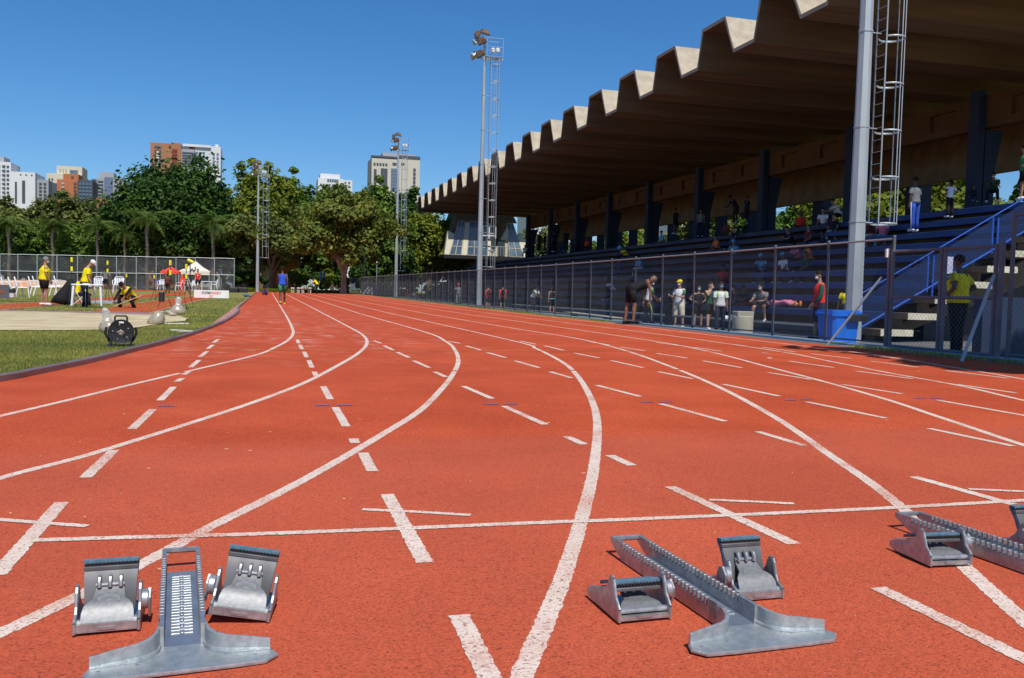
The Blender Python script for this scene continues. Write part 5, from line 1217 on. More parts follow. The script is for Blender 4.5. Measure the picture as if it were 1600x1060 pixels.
    P_('trousers' if kind == 'trousers' else 'shorts', mb, c, 'all')
    if len(bottom) > 2:
        m2 = MB()
        for s in (1, -1):
            h_, k_, a_ = J['hip', s], J['knee', s], J['ank', s]; o_ = Vector((s*.062, 0, 0)); m2.tube([h_+o_*1.55, k_+o_*1.05, a_+o_*.95], .012, 6)
        P_('side_stripe', m2, bottom[2], 'all')
    # ---- shoes
    for s in (1, -1):
        m2 = MB(); a_, to, he = J['ank', s], J['toe', s], J['heel', s]
        m2.tube([he-Vector((0, .01, 0)), a_+Vector((0, .015, -.025)), a_.lerp(to, .6)+Vector((0, 0, -.012)), to+Vector((0, .012, .002))], [.036, .046, .042, .026], 8)
        P_('shoe', m2, shoes, 'all')
    # ---- hair, cap, mask
    h = J['head']; T = Matrix(((1, 0, 0), (0, J['hf'].y, J['hu'].y), (0, J['hf'].z, J['hu'].z)))
    if hair:
        mb = MB(); mb.ball(h+J['hu']*.040-J['hf']*.014, (.086, .100, .092), 12, 8, T)
        if hairlong: mb.tube([h-J['hf']*.06+J['hu']*.04, h-J['hf']*.10-J['hu']*.06, h-J['hf']*.09-J['hu']*.20], [.06, .055, .03], 8)
        P_('hair', mb, hair, 'all')
    if cap:
        mb = MB(); mb.ball(h+J['hu']*.058-J['hf']*.006, (.094, .108, .078), 12, 8, T); o = P_('cap', mb, cap, 'all')
        m2 = MB(); m2.ball(h+J['hu']*.050+J['hf']*.115, (.070, .075, .010), 10, 4, T); link('visor', m2.mesh('visor', cloth(cap), 'all'), o)
    if mask:
        mb = MB(); mb.ball(h+J['hf']*.052-J['hu']*.042, (.060, .058, .046), 10, 6, T); P_('face_mask', mb, mask, 'all')
    if extra: extra(t, J, P_)
    return t, J, k
def held(t, J, k, fn, name, label, cat, m, sm=True):
    """thing held or worn: top-level, placed like its bearer"""
    mb = MB(); fn(mb, J); o = link(name, mb.mesh(name, m, sm)); o.location = t.location; o.rotation_euler = t.rotation_euler; o.scale = t.scale; tag(o, label, cat); return o
IN = 'people on the infield'; WK = 'people along the foot of the grandstand'
# --- infield
person('official in yellow vest and black shorts with grey hair and white mask', 69, 401, 477, 'stand2', -70, 'tan', 'greyhair', ('tee', 'yellow'), ('shorts', 'black'), 'white', Y=35, build=1.45, mask='white', group=IN)
t, J, k = person('official in yellow vest and white cap looking down beside the white table', 133, 406, 484, 'look_down', -80, 'tan', None, ('tee', 'yellow'), ('trousers', 'navy', 'white'), 'black', Y=34.2, build=1.08, cap='white', group=IN)
held(t, J, k, lambda mb, J: mb.tube([J['wr', 1]+J['hd', 1]*.06+Vector((0, .03, .05)), J['wr', 1]+Vector((.02, .10, -.74))], .014, 6), 'measuring_stick', 'white stick held by the official with the white cap', 'stick', M['white'])
person('official in yellow vest sitting on a folding chair behind the white cap', 119, 427, 480, 'sit', -70, 'dark', 'hair', ('vest_loose', 'yellow', 'navy'), ('trousers', 'navy'), 'black', Y=36.3, group=IN)
t, J, k = person('official crouching over the runway in yellow vest and black sleeves', 206, 441, 485, 'crouch', 150, 'tan', 'hair', ('vest_loose', 'yellow', 'black'), ('trousers', 'black'), 'black', Y=33.8, build=1.05, group=IN)
mb = MB(); mb.tube([atY(222, 462, 33.3), atY(176, 479.5, 32.6)], [.018, .014], 6); tag(link('rake_handle', mb.mesh('rake_handle', M['stick'])), 'tan wooden pole held by the crouching official', 'pole')
person('person in grey shirt seen from behind beyond the white table', 165, 418, 456, 'hips', -10, 'tan', 'hair', ('tee', 'grey'), ('shorts', 'black'), Y=62, group=IN)
person('athlete in maroon singlet standing behind the tall black tripod', 262, 427, 461, 'stand', 180, 'dark', 'hair', ('singlet', 'maroon'), ('shorts', 'black'), 'white', Y=77, group=IN)
person('athlete in red singlet with white emblem facing the track near the white tent', 309, 420.5, 455, 'stand2', 178, 'tan', 'hair', ('singlet', 'red', 'number'), ('shorts', 'black'), 'white', Y=74, group=IN)
person('small figure in blue clothes sitting below the red tent', 248, 434, 452, 'sit', 180, 'tan', 'hair', ('tee', 'royal'), ('shorts', 'black'), Y=86, group=IN)
person('runner in blue singlet and green shorts walking away down lane one', 441, 416.5, 476, 'walk', 4, 'dark', 'hair', ('singlet', 'blue'), ('shorts', 'green'), 'yellow', Y=43.7, group='people on the track')
person('small figure in purple crouching on the track left of the blue runner', 416, 448, 464.5, 'floor', 150, 'dark', 'hair', ('long', 'purple'), ('trousers', 'purple'), Y=76, group='people on the track')
person('distant person in yellow shirt and black trousers at the end of the track', 496, 434, 459, 'stoop', 70, 'brown', 'hair', ('tee', 'yellow'), ('trousers', 'black'), 'black', Y=97, group='people on the track')
t, J, k = person('athlete in black bent forward with hands on his knees beside the fence', 984, 429, 506, 'bent', -88, 'brown', None, ('singlet', 'black'), ('tights', 'black'), 'black', X=9.35, build=1.05, group='people on the track')
# --- beyond the fence
def pack(mb, J): 
    c = J['sp'](.30, -.20); mb.ball(c, (.15, .09, .21), 10, 8)
    for s in (1, -1): mb.tube([J['sp'](.44, -.12)+Vector((s*.09, 0, 0)), J['sp'](.47, .03)+Vector((s*.10, 0, 0)), J['sp'](.36, .14)+Vector((s*.10, 0, 0)), J['sp'](.18, .02)+Vector((s*.16, 0, 0))], .018, 6)
person('man in grey shirt and red cap walking behind the fence left of the middle mast', 716, 443, 478, 'armup', 150, 'tan', 'hair', ('tee', 'grey'), ('trousers', 'grey'), X=14.9, cap='red', group=WK)
t, J, k = person('man in red shirt with raised hand and backpack right of the middle mast', 762, 446, 485, 'armup', 5, 'tan', 'hair', ('tee', 'red'), ('shorts', 'black'), X=15.2, group=WK)
held(t, J, k, pack, 'backpack', 'black backpack worn by the man with the raised hand', 'backpack', cloth('black'), 'all')
t, J, k = person('man in red shirt with backpack and arms down, second from the middle mast', 785, 445, 486, 'stand', -5, 'tan', 'hair', ('tee', 'red'), ('shorts', 'black'), X=15.6, build=1.05, group=WK)
held(t, J, k, pack, 'backpack', 'black backpack worn by the man in red with his arms down', 'backpack', cloth('black'), 'all')
person('person in white and green shirt stooping behind the fence left of the woman in black', 832, 447, 487, 'stoop', -150, 'brown', 'hair', ('tee', 'white', 'green'), ('trousers', 'navy'), X=15.6, group=WK)
def belt(t, J, P_): m2 = MB(); torso(m2, J, [(.03, .16, .12, 0), (.07, .155, .118, 0)], .022); P_('waistband', m2, 'turquoise', 'all')
person('woman in black singlet with turquoise waistband seen from behind the fence', 862, 447, 493, 'stand', 0, 'tan', 'hair', ('singlet', 'black'), ('shorts', 'black'), X=15.4, female=True, hairlong=True, group=WK, extra=belt)
t, J, k = person('person in white and green shirt holding a bottle right of the bent athlete', 1012, 436, 506, 'bottle', -100, 'dark', 'hair', ('tee', 'white', 'green'), ('trousers', 'navy', 'lime'), 'black', X=14.4, mask='white', group=WK)
held(t, J, k, lambda mb, J: mb.lathe([(.03, -.06), (.036, -.05), (.036, .07), (.014, .10), (.014, .12)], 10, tuple(J['wr', 1]+J['hd', 1]*.09)), 'bottle', 'clear bottle held by the person right of the bent athlete', 'bottle', M['bag'])
person('person in dark navy bending over with their back to the track', 1044, 450, 508, 'bent', -160, 'tan', 'hair', ('tee', 'navy'), ('trousers', 'navy'), 'black', X=15.4, build=1.25, group=WK)
person('man in yellow cap, white mask, green shirt and khaki shorts', 1060, 437, 513, 'talk', 115, 'tan', None, ('tee', 'white', 'green'), ('long_shorts', 'khaki'), 'khaki', X=13.6, build=1.08, cap='yellow', mask='white', group=WK)
person('athlete in black singlet and white mask with hands on hips', 1090, 445, 513, 'hips', 170, 'tan', 'hair', ('singlet', 'black'), ('shorts', 'black'), 'black', X=15.8, mask='white', group=WK)
person('woman in black and green top with one arm raised to her head', 1107, 440, 515, 'armup', 200, 'light', 'hair', ('singlet', 'dgreen'), ('tights', 'black'), 'white', X=15.2, female=True, group=WK)
def straps(t, J, P_):
    m2 = MB()
    for s in (1, -1): m2.tube([J['sp'](.44, -.10)+Vector((s*.10, 0, 0)), J['sp'](.475, .02)+Vector((s*.11, 0, 0)), J['sp'](.38, .14)+Vector((s*.11, 0, 0)), J['sp'](.24, .12)+Vector((s*.14, 0, 0))], .020, 6)
    P_('bag_strap', m2, 'lime', 'all')
person('man in pale grey shirt with lime bag straps and blue mask', 1124, 440, 520, 'stand', 165, 'brown', 'hair', ('tee', 'white'), ('trousers', 'navy'), 'black', X=14.8, mask='skyblue', group=WK, extra=straps)
person('man in grey shirt and white mask sitting on the first grandstand step', 1193, 442, 504, 'sit2', 125, 'tan', 'hair', ('tee', 'grey'), ('tights', 'black'), 'shoe', X=16.7, mask='white', group=WK)
person('man in open red and green tracksuit jacket left of the blue bin', 1279, 423, 530, 'stand2', 75, 'tan', 'hair', ('jacket', 'red', 'dgreen'), ('long_shorts', 'navy'), 'black', X=13.4, build=1.05, mask='white', group=WK)
person('person in yellow shirt sitting behind the nearest mast', 1322, 445, 500, 'sit3', 150, 'brown', 'hair', ('tee', 'yellow'), ('trousers', 'black'), X=17.3, build=1.2, group=WK)
person('heavy man in yellow shirt standing behind the gate with hands on hips', 1493, 398, 553, 'hips', 25, 'dark', 'hair', ('tee', 'yellow', 'mustard'), ('trousers', 'black'), 'black', X=11.7, build=1.32, group=WK)
# lying person on a bench row
t = thing('person', 'person in pink patterned trousers lying along the second bench row', 'person', (0, 0, 0), 0, 'people on the grandstand')
a = atX(1208, 457, rowX(1)+.45); b_ = atX(1246, 459, rowX(1)+.45); zb = rowZ(1)+.12; bd = MB()
a.z = b_.z = zb; v = (b_-a); t.location = a
[bd.tube([Vector((0, 0, .02)), v*.3+o_, v*.62+o_+Vector((0, 0, .10)), v+o_], [.10, .09, .06, .045], 10) for o_ in (Vector((-.09, 0, 0)), Vector((.09, 0, 0)))]; bd.ball(v*-.35, (.17, .34, .11), 12, 8); bd.ball(v*-.80+Vector((0, 0, .03)), (.09, .11, .10), 12, 8); link('body', bd.mesh('body', SK['tan'], 'all'), t)
m2 = MB(); [m2.tube([v*-.02+Vector((0, 0, .02)), v*.3+o_, v*.62+o_+Vector((0, 0, .10)), v*.9+o_], [.15, .11, .08, .065], 10) for o_ in (Vector((-.09, 0, 0)), Vector((.09, 0, 0)))]; link('trousers', m2.mesh('trousers', cloth('pink'), 'all'), t)
m2 = MB(); m2.ball(v*1.04+Vector((.09, 0, .04)), (.05, .06, .11)); m2.ball(v*1.02+Vector((-.09, 0, .04)), (.05, .06, .11)); link('shoe', m2.mesh('shoe', cloth('orange'), 'all'), t)
# --- spectators standing high in the stand
ST = 'people on the grandstand'
def rowsit(label, x, y, i, pose, face, skin, top, bottom, **kw):
    X = rowX(i)+.45; p = atX(x, y, X); 
    person(label, x, y, y+1, pose, face, skin, kw.pop('hair', 'hair'), top, bottom, X=X, hh=kw.pop('hh', 1.30), group=ST, **kw); o = C.objects
    t = [q for q in bpy.data.objects if q.get('label') == label][0]; t.location = (X+.1, p.y, rowZ(i-1)); return t
def rowstand(label, x, ytop, i, pose, face, skin, top, bottom, h=1.7, **kw):
    X = rowX(i)+.4; p = atX(x, ytop, X)
    tt, J, k = person(label, x, ytop, ytop+1, pose, face, skin, kw.pop('hair', 'hair'), top, bottom, X=X, hh=h, group=ST, **kw); tt.location = (X, p.y, rowZ(i)); return tt
def fit_i(x, yfoot):      # row whose front edge shows at that height
    best = 0; bd = 1e9
    for i in range(NRW):
        s_ = atX(x, yfoot, rowX(i)); d_ = abs(s_.z-rowZ(i))
        if d_ < bd: best, bd = i, d_
    return best
person('man in grey shirt and blue tracksuit trousers standing high in the stand', 1428, 277, 362, 'stand', 10, 'dark', 'hair', ('tee', 'grey'), ('trousers', 'royal', 'white'), X=rowX(6)+.3, group=ST)
person('woman in white shirt seen from behind high in the stand', 1483, 281, 340, 'hips', 5, 'brown', 'hair', ('tee', 'white'), ('trousers', 'black'), X=rowX(8)+.3, female=True, hairlong=True, group=ST)
person('person in dark green shirt sitting at the top of the stand reading', 1552, 271, 318, 'sit2', 130, 'brown', 'hair', ('tee', 'dgreen'), ('trousers', 'black'), X=27., mask='white', group=ST)
person('person in green shirt and black shorts at the right edge high in the stand', 1598, 228, 312, 'hips', 60, 'tan', 'hair', ('tee', 'green'), ('shorts', 'black'), 'white', X=25.6, group=ST)
person('person in purple jacket sitting at the top of the stand near the right edge', 1520, 290, 316, 'sit3', 150, 'brown', 'hair', ('long', 'navy'), ('trousers', 'navy'), X=27.4, group=ST)
person('dark silhouette standing by the wide opening left of the nearest mast', 1150, 306, 350, 'stoop', 90, 'dark', 'hair', ('tee', 'black'), ('trousers', 'black'), X=26.4, group=ST)
person('second dark silhouette leaning by the wide opening left of the nearest mast', 1166, 306, 350, 'armup', 200, 'dark', 'hair', ('tee', 'navy'), ('trousers', 'black'), X=26.4, group=ST)
person('dark silhouette with arms on hips in front of the white block opening', 1055, 325, 366, 'hips', 20, 'dark', 'hair', ('singlet', 'black'), ('shorts', 'black'), X=26.4, group=ST)
person('pale shirted person standing under a column at the top of the stand', 1094, 327, 370, 'stand', 150, 'brown', 'hair', ('tee', 'grey'), ('trousers', 'navy'), X=26.2, group=ST)
person('tallest of the far silhouettes at the top of the stand', 884, 358, 393, 'stand2', 160, 'dark', 'hair', ('tee', 'black'), ('trousers', 'black'), X=26.4, group=ST)
person('silhouette left of the tallest one at the far top of the stand', 865, 362, 394, 'stand', 30, 'dark', 'hair', ('tee', 'navy'), ('trousers', 'black'), X=26.4, group=ST)
person('silhouette in the far opening next to the press box', 851, 364, 394, 'talk', 60, 'dark', 'hair', ('tee', 'black'), ('trousers', 'navy'), X=26.6, group=ST)
person('leftmost dark silhouette at the far top of the stand', 842, 362, 394, 'stand2', 200, 'dark', 'hair', ('tee', 'black'), ('trousers', 'black'), X=26.6, group=ST)
person('person in white sitting at the foot of the press box window', 820, 383, 402, 'sit', 160, 'dark', 'hair', ('tee', 'white'), ('trousers', 'navy'), X=26., group=ST)
SP = [(1035, 362, 'sit', 'skyblue', 'navy', 'sitting figure in pale blue high above the bent athlete'),
 (978, 380, 'sit2', 'yellow', 'black', 'sitting figure in yellow above the fence near the bent athlete'),
 (969, 378, 'sit', 'skyblue', 'navy', 'sitting figure in light blue left of the yellow one'),
 (916, 368, 'sit3', 'red', 'black', 'sitting figure in red near the far top of the stand'),
 (903, 371, 'sit2', 'navy', 'black', 'dark sitting figure left of the far red one'),
 (1133, 347, 'sit', 'maroon', 'black', 'sitting figure in maroon below the wide opening'),
 (1160, 338, 'sit2', 'lime', 'navy', 'sitting figure in bright green below the wide opening'),
 (1146, 352, 'sit3', 'navy', 'navy', 'dark sitting figure below the bright green one'),
 (1120, 368, 'sit', 'orange', 'black', 'sitting figure in orange brown above the man with lime straps'),
 (1148, 370, 'sit2', 'skyblue', 'navy', 'crouched figure with a blue cap above the first concrete drum'),
 (1250, 330, 'sit', 'red', 'black', 'sitting figure in red just left of the nearest mast'),
 (1262, 345, 'sit3', 'maroon', 'navy', 'sitting figure in dark red below the one near the mast'),
 (1236, 352, 'sit2', 'navy', 'black', 'dark sitting figure left of the dark red one'),
 (1285, 325, 'sit', 'white', 'navy', 'sitting figure in white next to the opening with the green tree'),
 (1310, 305, 'sit2', 'white', 'black', 'sitting figure in white just left of the nearest mast'),
 (1300, 338, 'sit3', 'navy', 'khaki', 'dark sitting figure left of the nearest mast'),
 (1345, 340, 'sit', 'grey', 'khaki', 'sitting figure in grey right of the nearest mast behind the cage'),
 (1362, 345, 'sit2', 'maroon', 'khaki', 'sitting figure in dark red below the ladder cage'),
 (1378, 335, 'sit', 'pink', 'skyblue', 'sitting figure in pink right of the ladder cage'),
 (1248, 375, 'sit2', 'pink', 'navy', 'sitting figure in pink above the fence left of the nearest mast'),
 (1264, 372, 'sit', 'orange', 'black', 'sitting figure in orange above the fence left of the nearest mast'),
 (1283, 368, 'sit3', 'navy', 'black', 'dark sitting figure above the red jacket man'),
 (1190, 398, 'sit2', 'skyblue', 'black', 'sitting figure with a light blue cap in the third row behind the fence'),
 (1225, 400, 'sit', 'white', 'navy', 'sitting figure in white socks behind the fence right of the blue cap'),
 (1256, 392, 'sit3', 'dgreen', 'black', 'sitting figure in dark green behind the fence above the red jacket man'),
 (1130, 418, 'sit2', 'red', 'navy', 'sitting figure in red behind the man with lime straps'),
 (1085, 428, 'sit', 'maroon', 'black', 'sitting figure in dark red behind the yellow cap'),
 (1000, 400, 'sit', 'skyblue', 'white', 'sitting figure in blue and white above the bent athlete'),
 (957, 433, 'sit2', 'white', 'navy', 'sitting figure in white with a green bag left of the bent athlete'),
 (968, 402, 'sit', 'purple', 'royal', 'sitting figure in violet left above the bent athlete'),
 (1150, 447, 'sit', 'navy', 'navy', 'sitting figure in navy with a white mask left of the concrete drum'),
 (1168, 450, 'sit2', 'black', 'maroon', 'dark sitting figure leaning forward above the concrete drum')]
for x, y, ps, tc_, bc_, lb in SP:
    # seat row: the bench whose top shows about 0.85 m under the head
    best, bd_ = 1, 1e9
    for i in range(1, NRW+1):
        p = atX(x, y, rowX(i)+.40); d_ = abs(p.z-(rowZ(i)+.82))
        if d_ < bd_: best, bd_ = i, d_
    rowsit(lb, x, y, best, ps, random.choice((80, 100, 95, 130)), random.choice(('dark', 'brown', 'tan')), ('tee', tc_), ('trousers', bc_), mask='white' if 'mask' in lb else None, cap='skyblue' if 'blue cap' in lb else None)
# ================================================================== INFIELD EQUIPMENT
def chair(label, x, y, Y, rz, s=1.):
    global CH0
    b = atY(x, y, Y); b.z = max(b.z, gz(b.x, b.y)-.05) if Y < 50 else b.z
    if CH0: return dup(CH0, b, R(rz), label)
    t = thing('plastic_chair', label, 'chair', b, R(rz), 'white plastic chairs on the infield'); W_ = .22
    m = MB(); m.cbox((-W_, -.20, .40), (W_, .22, .43), .012); part('seat', m, M['whiteplastic'], t, 40)
    m = MB(); T = Matrix.Translation((0, -.20, .42)) @ Matrix.Rotation(R(14), 4, 'X')
    for k in range(5): m.box((-W_+.02+k*.088, -.008, .05), (-W_+.075+k*.088, .008, .36), T)
    m.tube([T @ Vector(p) for p in ((-W_, 0, 0), (-W_, 0, .34), (-W_+.06, 0, .42), (W_-.06, 0, .42), (W_, 0, .34), (W_, 0, 0))], .022, 6); part('backrest', m, M['whiteplastic'], t, 40)
    for sx in (-1, 1):
        for sy, ang in ((.19, .05), (-.17, -.10)):
            m = MB(); m.tube([(sx*.20, sy, .41), (sx*.235, sy+ang, 0)], [.026, .018], 6); part('leg', m, M['whiteplastic'], t, 40)
        m = MB(); m.tube([(sx*.24, .18, .42), (sx*.26, .16, .63), (sx*.26, -.05, .66), (sx*.23, -.26, .66)], .022, 6, True, .6); part('armrest', m, M['whiteplastic'], t, 40)
    CH0 = t; return t
CH0 = None
chair('white plastic chair at the row end nearest the grey haired official', 36, 465, 41, -80)
for x, Y_, lb in ((26, 41.3, 'white plastic chair second from the right in the row by the bucket'), (15, 41.6, 'white plastic chair in the row behind the dark board, third from the right'), (6, 41.9, 'white plastic chair half hidden by the dark board at the left edge'), (-4, 42.2, 'white plastic chair cut by the left edge')): chair(lb, x, 465, Y_, -80)
chair('white plastic chair just left of the official with the grey hair', 57, 464, 41.6, -76); chair('white plastic chair half hidden behind the grey haired official', 63, 462.5, 42.6, -76)
chair('white plastic chair just right of the official with the grey hair', 80, 464, 41.4, -84); chair('white plastic chair between the grey haired official and the black coat', 88, 462.5, 42.5, -80); chair('white plastic chair partly behind the black coat', 96, 461.5, 43.4, -76)
chair('stacked looking white plastic chair left of the maroon singlet', 252, 453, 78, 170); chair('white plastic chair at the foot of the red flag panel', 279, 455, 74, 90); chair('white plastic chair behind the grey stand left of the red singlet', 292, 455.5, 74, 200)
chair('white plastic chair beside the legs of the red singlet athlete', 305, 454.5, 75, 180); chair('white plastic chair by the right post of the white tent', 334, 452.5, 80, 100); chair('white plastic chair behind the white table on the grass', 147, 462, 43, 150); chair('white plastic chair behind the crouching official', 185, 458, 50, 180)
# white table
b = atY(150, 478, 33.5); t = thing('white_table', 'white plastic table beside the official with the white cap', 'table', b, R(8))
m = MB(); m.cbox((-.75, -.35, .70), (.22, .40, .735), .01); part('tabletop', m, M['whiteplastic'], t)
for x, y in ((.14, -.28), (.14, .32), (-.68, -.28), (-.68, .32)):
    m = MB(); m.tube([(x, y, .70), (x*1.12+.02, y*1.1, 0)], [.05, .03], 6); part('leg', m, M['whiteplastic'], t)
def tset(name, label, cat, mb, m, smooth=True, loc=None): o = link(name, mb.mesh(name, m, smooth)); tag(o, label, cat); o.location = loc or (0, 0, 0); return o
m = MB(); m.cbox((-.1, -.12, 0), (.12, .12, .02), .004); tset('paper_stack', 'stack of white papers on the white table', 'papers', m, M['white'], False, b+Vector((-.3, 0, .736)))
m = MB(); m.lathe([(.035, 0), (.035, .16), (.015, .2), (.015, .22)], 10); tset('drink_bottle', 'small dark bottle standing on the white table', 'bottle', m, M['black'], True, b+Vector((-.12, .1, .736)))
# white table far right of the infield
b = atY(323, 453, 74); t = thing('small_table', 'small white plastic table behind the white sign board', 'table', b)
m = MB(); m.cbox((-.4, -.3, .62), (.4, .3, .66), .01); part('tabletop', m, M['whiteplastic'], t)
for x in (-.34, .34):
    for y in (-.25, .25):
        m = MB(); m.tube([(x, y, .62), (x*1.05, y, 0)], .03, 6); part('leg', m, M['whiteplastic'], t)
# folding chair of the seated official
b = atY(120, 480, 36.3); t = thing('folding_chair', 'folding chair with white legs under the seated official', 'chair', b, R(-70))
m = MB(); m.box((-.2, -.18, .40), (.2, .2, .43)); part('seat', m, M['black'], t)
for sx in (-1, 1):
    m = MB(); m.tube([(sx*.21, -.2, .8), (sx*.21, .25, 0)], .013, 6); part('leg', m, M['white'], t)
    m = MB(); m.tube([(sx*.19, .2, .42), (sx*.19, -.25, 0)], .013, 6); part('leg', m, M['white'], t)
m = MB(); m.box((-.2, -.22, .6), (.2, -.18, .8)); part('backrest', m, M['black'], t)
# black coat draped over a chair
b = atY(104, 474, 36.6); m = MB()
m.loft([[(-.52, -.16, .0), (-.05, -.2, -.1), (.15, .18, -.1), (-.5, .2, .0)], [(-.40, -.16, .22), (.12, -.2, .1), (.16, .18, .1), (-.3, .16, .25)], [(-.05, -.14, .66), (.22, -.16, .6), (.24, .12, .6), (.0, .14, .66)], [(.06, -.06, .86), (.2, -.06, .88), (.2, .06, .88), (.06, .06, .86)]], True, True); tset('black_coat', 'black coat hanging down behind the seated official', 'coat', m, cloth('black'), 'all', b+Vector((0, 0, .03)))
# grey low platform, white bucket, dark board, tarps
a, c_ = G(137, 474.5), G(182, 474.5); m = MB(); m.cbox((a.x, a.y, a.z), (c_.x, a.y+2.4, a.z+.10), .02); tset('low_platform', 'low pale grey platform on the grass behind the white table', 'platform', m, mat('pale_grey_board', (.28, .31, .34), .8), False)
b = atY(18.5, 464.5, 40.5); m = MB(); m.lathe([(.10, 0), (.125, .22), (.13, .23)], 14); t = thing('bucket', 'white bucket lined with a black bag between the chairs', 'bucket', b); part('pail', m, M['whiteplastic'], t, 40); m = MB(); m.lathe([(.132, .18), (.138, .24), (.12, .32), (.09, .33)], 12); part('liner', m, M['blackrub'], t, 40)
a, c_ = atY(-20, 466, 39.5), atY(14, 445.5, 39.5); m = MB(); m.box((a.x, 39.5, a.z), (c_.x, 39.54, c_.z)); t = thing('dark_board', 'dark grey board with a brown emblem at the left edge', 'board', (a.x, 39.5, a.z)); part('panel', m, mat('dark_board_print', (.09, .085, .10), .7, scale=3), t, world=True)
m = MB(); e = atY(3, 456, 39.48); m.lathe([(.02, 0), (.10, 0), (.10, .006), (.02, .006)], 12, (0, 0, 0), 'Y'); m.v = [(p[0]+e.x-a.x, p[1]-.012, p[2]+e.z-a.z) for p in m.v]; part('emblem', m, mat('brown_print', (.20, .07, .04), .8), t)
def tarp(label, x0, x1, y0, y1, Y, m_):
    a, b = atY(x0, y1, Y), atY(x1, y1, Y); z1 = atY(x0, y0, Y).z; mb = MB(); n_ = 14; vs = []
    for i in range(n_+1):
        x = a.x+(b.x-a.x)*i/n_; w_ = .04*math.sin(i*1.7); zt_ = atY(x0+(x1-x0)*i/n_, y0, Y).z; zb = atY(x0+(x1-x0)*i/n_, y1, Y).z
        vs += [(x, Y+w_, zb), (x, Y-w_, (zb+zt_)/2), (x, Y+w_*.3, zt_-.03*abs(math.sin(i*1.3)))]
    mb.add(vs, [(3*i+k, 3*i+3+k, 3*i+4+k, 3*i+1+k) for i in range(n_) for k in range(2)]); return tset('low_banner', label, 'banner', mb, m_, 'all')
tarp('faded orange banner stretched low behind the row of white chairs', -20, 57, 437.5, 448.5, 60, M['orangetarp']); tarp('faded beige banner right of the grey haired official', 57.5, 108, 438.5, 449.5, 60, M['beigetarp'])
# tents
def tent(label, x0, x1, ye, yp, yf, Y, m_, D_=3.):
    a, b = atY(x0, ye, Y), atY(x1, ye, Y); w_ = b.x-a.x; zp = atY((x0+x1)/2, yp, Y).z; zb = atY(x0, yf, Y).z; ev = (a.z+b.z)/2; vz = ev+(zp-ev)*.28
    t = thing('canopy_tent', label, 'tent', ((a.x+b.x)/2, Y, zb)); hx = w_/2; hh_ = ev-zb
    m = MB(); C4 = [(-hx, -D_/2), (hx, -D_/2), (hx, D_/2), (-hx, D_/2)]; vh = vz-zb; ph = zp-zb
    rings = [[(x, y, hh_) for x, y in C4], [(x, y, vh) for x, y in C4], [(x*.5, y*.5, vh+(ph-vh)*.42) for x, y in C4], [(x*.04, y*.04, ph) for x, y in C4]]
    m.loft(rings, False, True); part('canopy', m, m_, t)
    for x, y in C4: m = MB(); m.box((x*.97-.025, y*.97-.025, 0), (x*.97+.025, y*.97+.025, hh_+.05)); part('leg', m, M['galv'], t)
    return t
tt_ = tent('small red pop up tent behind the tall black tripod', 253, 282, 428, 417, 452, 88, M['redtent']); tent('off white pop up tent behind the athlete in red', 282.5, 329, 430, 409, 453, 90, M['whitetent'])
# dark swirl printed on the white tent front
m = MB(); q = [atY(x, y, 88.47) for x, y in ((297, 425), (300, 420), (303, 424.5), (306, 419), (304, 417.5))]
for k in range(4): m.tube([q[k], q[k+1]], .05, 5)
tset('tent_print', 'dark swirl printed on the front of the off white tent', 'print', m, M['black'])
# red flag panel
m = MB(); a = [atY(x, y, 74) for x, y in ((279, 455), (288.5, 455), (291, 430), (283, 430))]; m.add([tuple(p) for p in a]+[(p.x, p.y+.06, p.z) for p in a], [(0, 1, 2, 3), (7, 6, 5, 4), (0, 4, 5, 1), (1, 5, 6, 2), (2, 6, 7, 3), (3, 7, 4, 0)]); tset('flag_panel', 'tall red flag panel leaning at the left of the white tent', 'flag', m, M['redtent'], False)
# grey A-frame stand
m = MB(); p0, p1, p2 = atY(284, 456, 58), atY(293, 433, 58), atY(302, 455, 58)
m.tube([p0, p1], .035, 6); m.tube([p2, p1], .035, 6); m.tube([p1, p1+Vector((.1, 1.2, -1.1))], .03, 6); tset('trestle', 'grey metal trestle right of the tall black tripods', 'stand', m, M['galv'])
# tripods with yellow heads
def tripod(label, hx, hy, hub, feet, Y, heads=2, r=.010):
    hp = atY(hx, hy, Y); hb = atY(hub[0], hub[1], Y); t = thing('tripod', label, 'tripod', (hb.x, Y, gz(hb.x, Y)), 0, 'measuring tripods on the infield')
    for i, (fx_, fy_) in enumerate(feet):
        f = G(fx_, fy_); m = MB(); m.tube([hb, f], [r*1.5, r], 6); part('leg', m, M['black'], t, world=True)
    m = MB(); m.tube([hb-Vector((0, 0, .15)), hp], r*1.3, 6); m.ball(hb, r*3.4, 8, 5); part('centre_pole', m, M['black'], t, world=True)
    for k in range(heads):
        c = hp-Vector((0, 0, .0+.32*k)); m = MB(); m.lathe([(.02, -.085), (.042, -.075), (.042, .075), (.02, .085)], 10, (c.x, c.y, c.z)); part('yellow_head', m, M['yelplastic'], t, 40, world=True)
        m = MB(); m.box((c.x-.085, c.y-.03, c.z-.08), (c.x-.05, c.y+.04, c.z+.08)); part('black_bracket', m, M['black'], t, world=True)
    return t
tripod('tallest black tripod with two yellow heads in front of the maroon singlet', 266, 411, (268, 438), [(246.5, 480), (276, 469), (262, 462)], 31.)
tripod('black tripod with two yellow heads right of the tallest one', 291, 417, (291, 441), [(276.5, 468), (302, 479), (288, 463)], 32.)
tripod('short tripod with one yellow head between the crouching official and the red tent', 241, 433, (242, 449), [(236, 468), (247, 460), (243, 459)], 47., 1)
tripod('tripod with two yellow heads behind the white table', 168, 411, (169, 441), [(163.5, 474), (178, 471), (170, 464)], 39.)
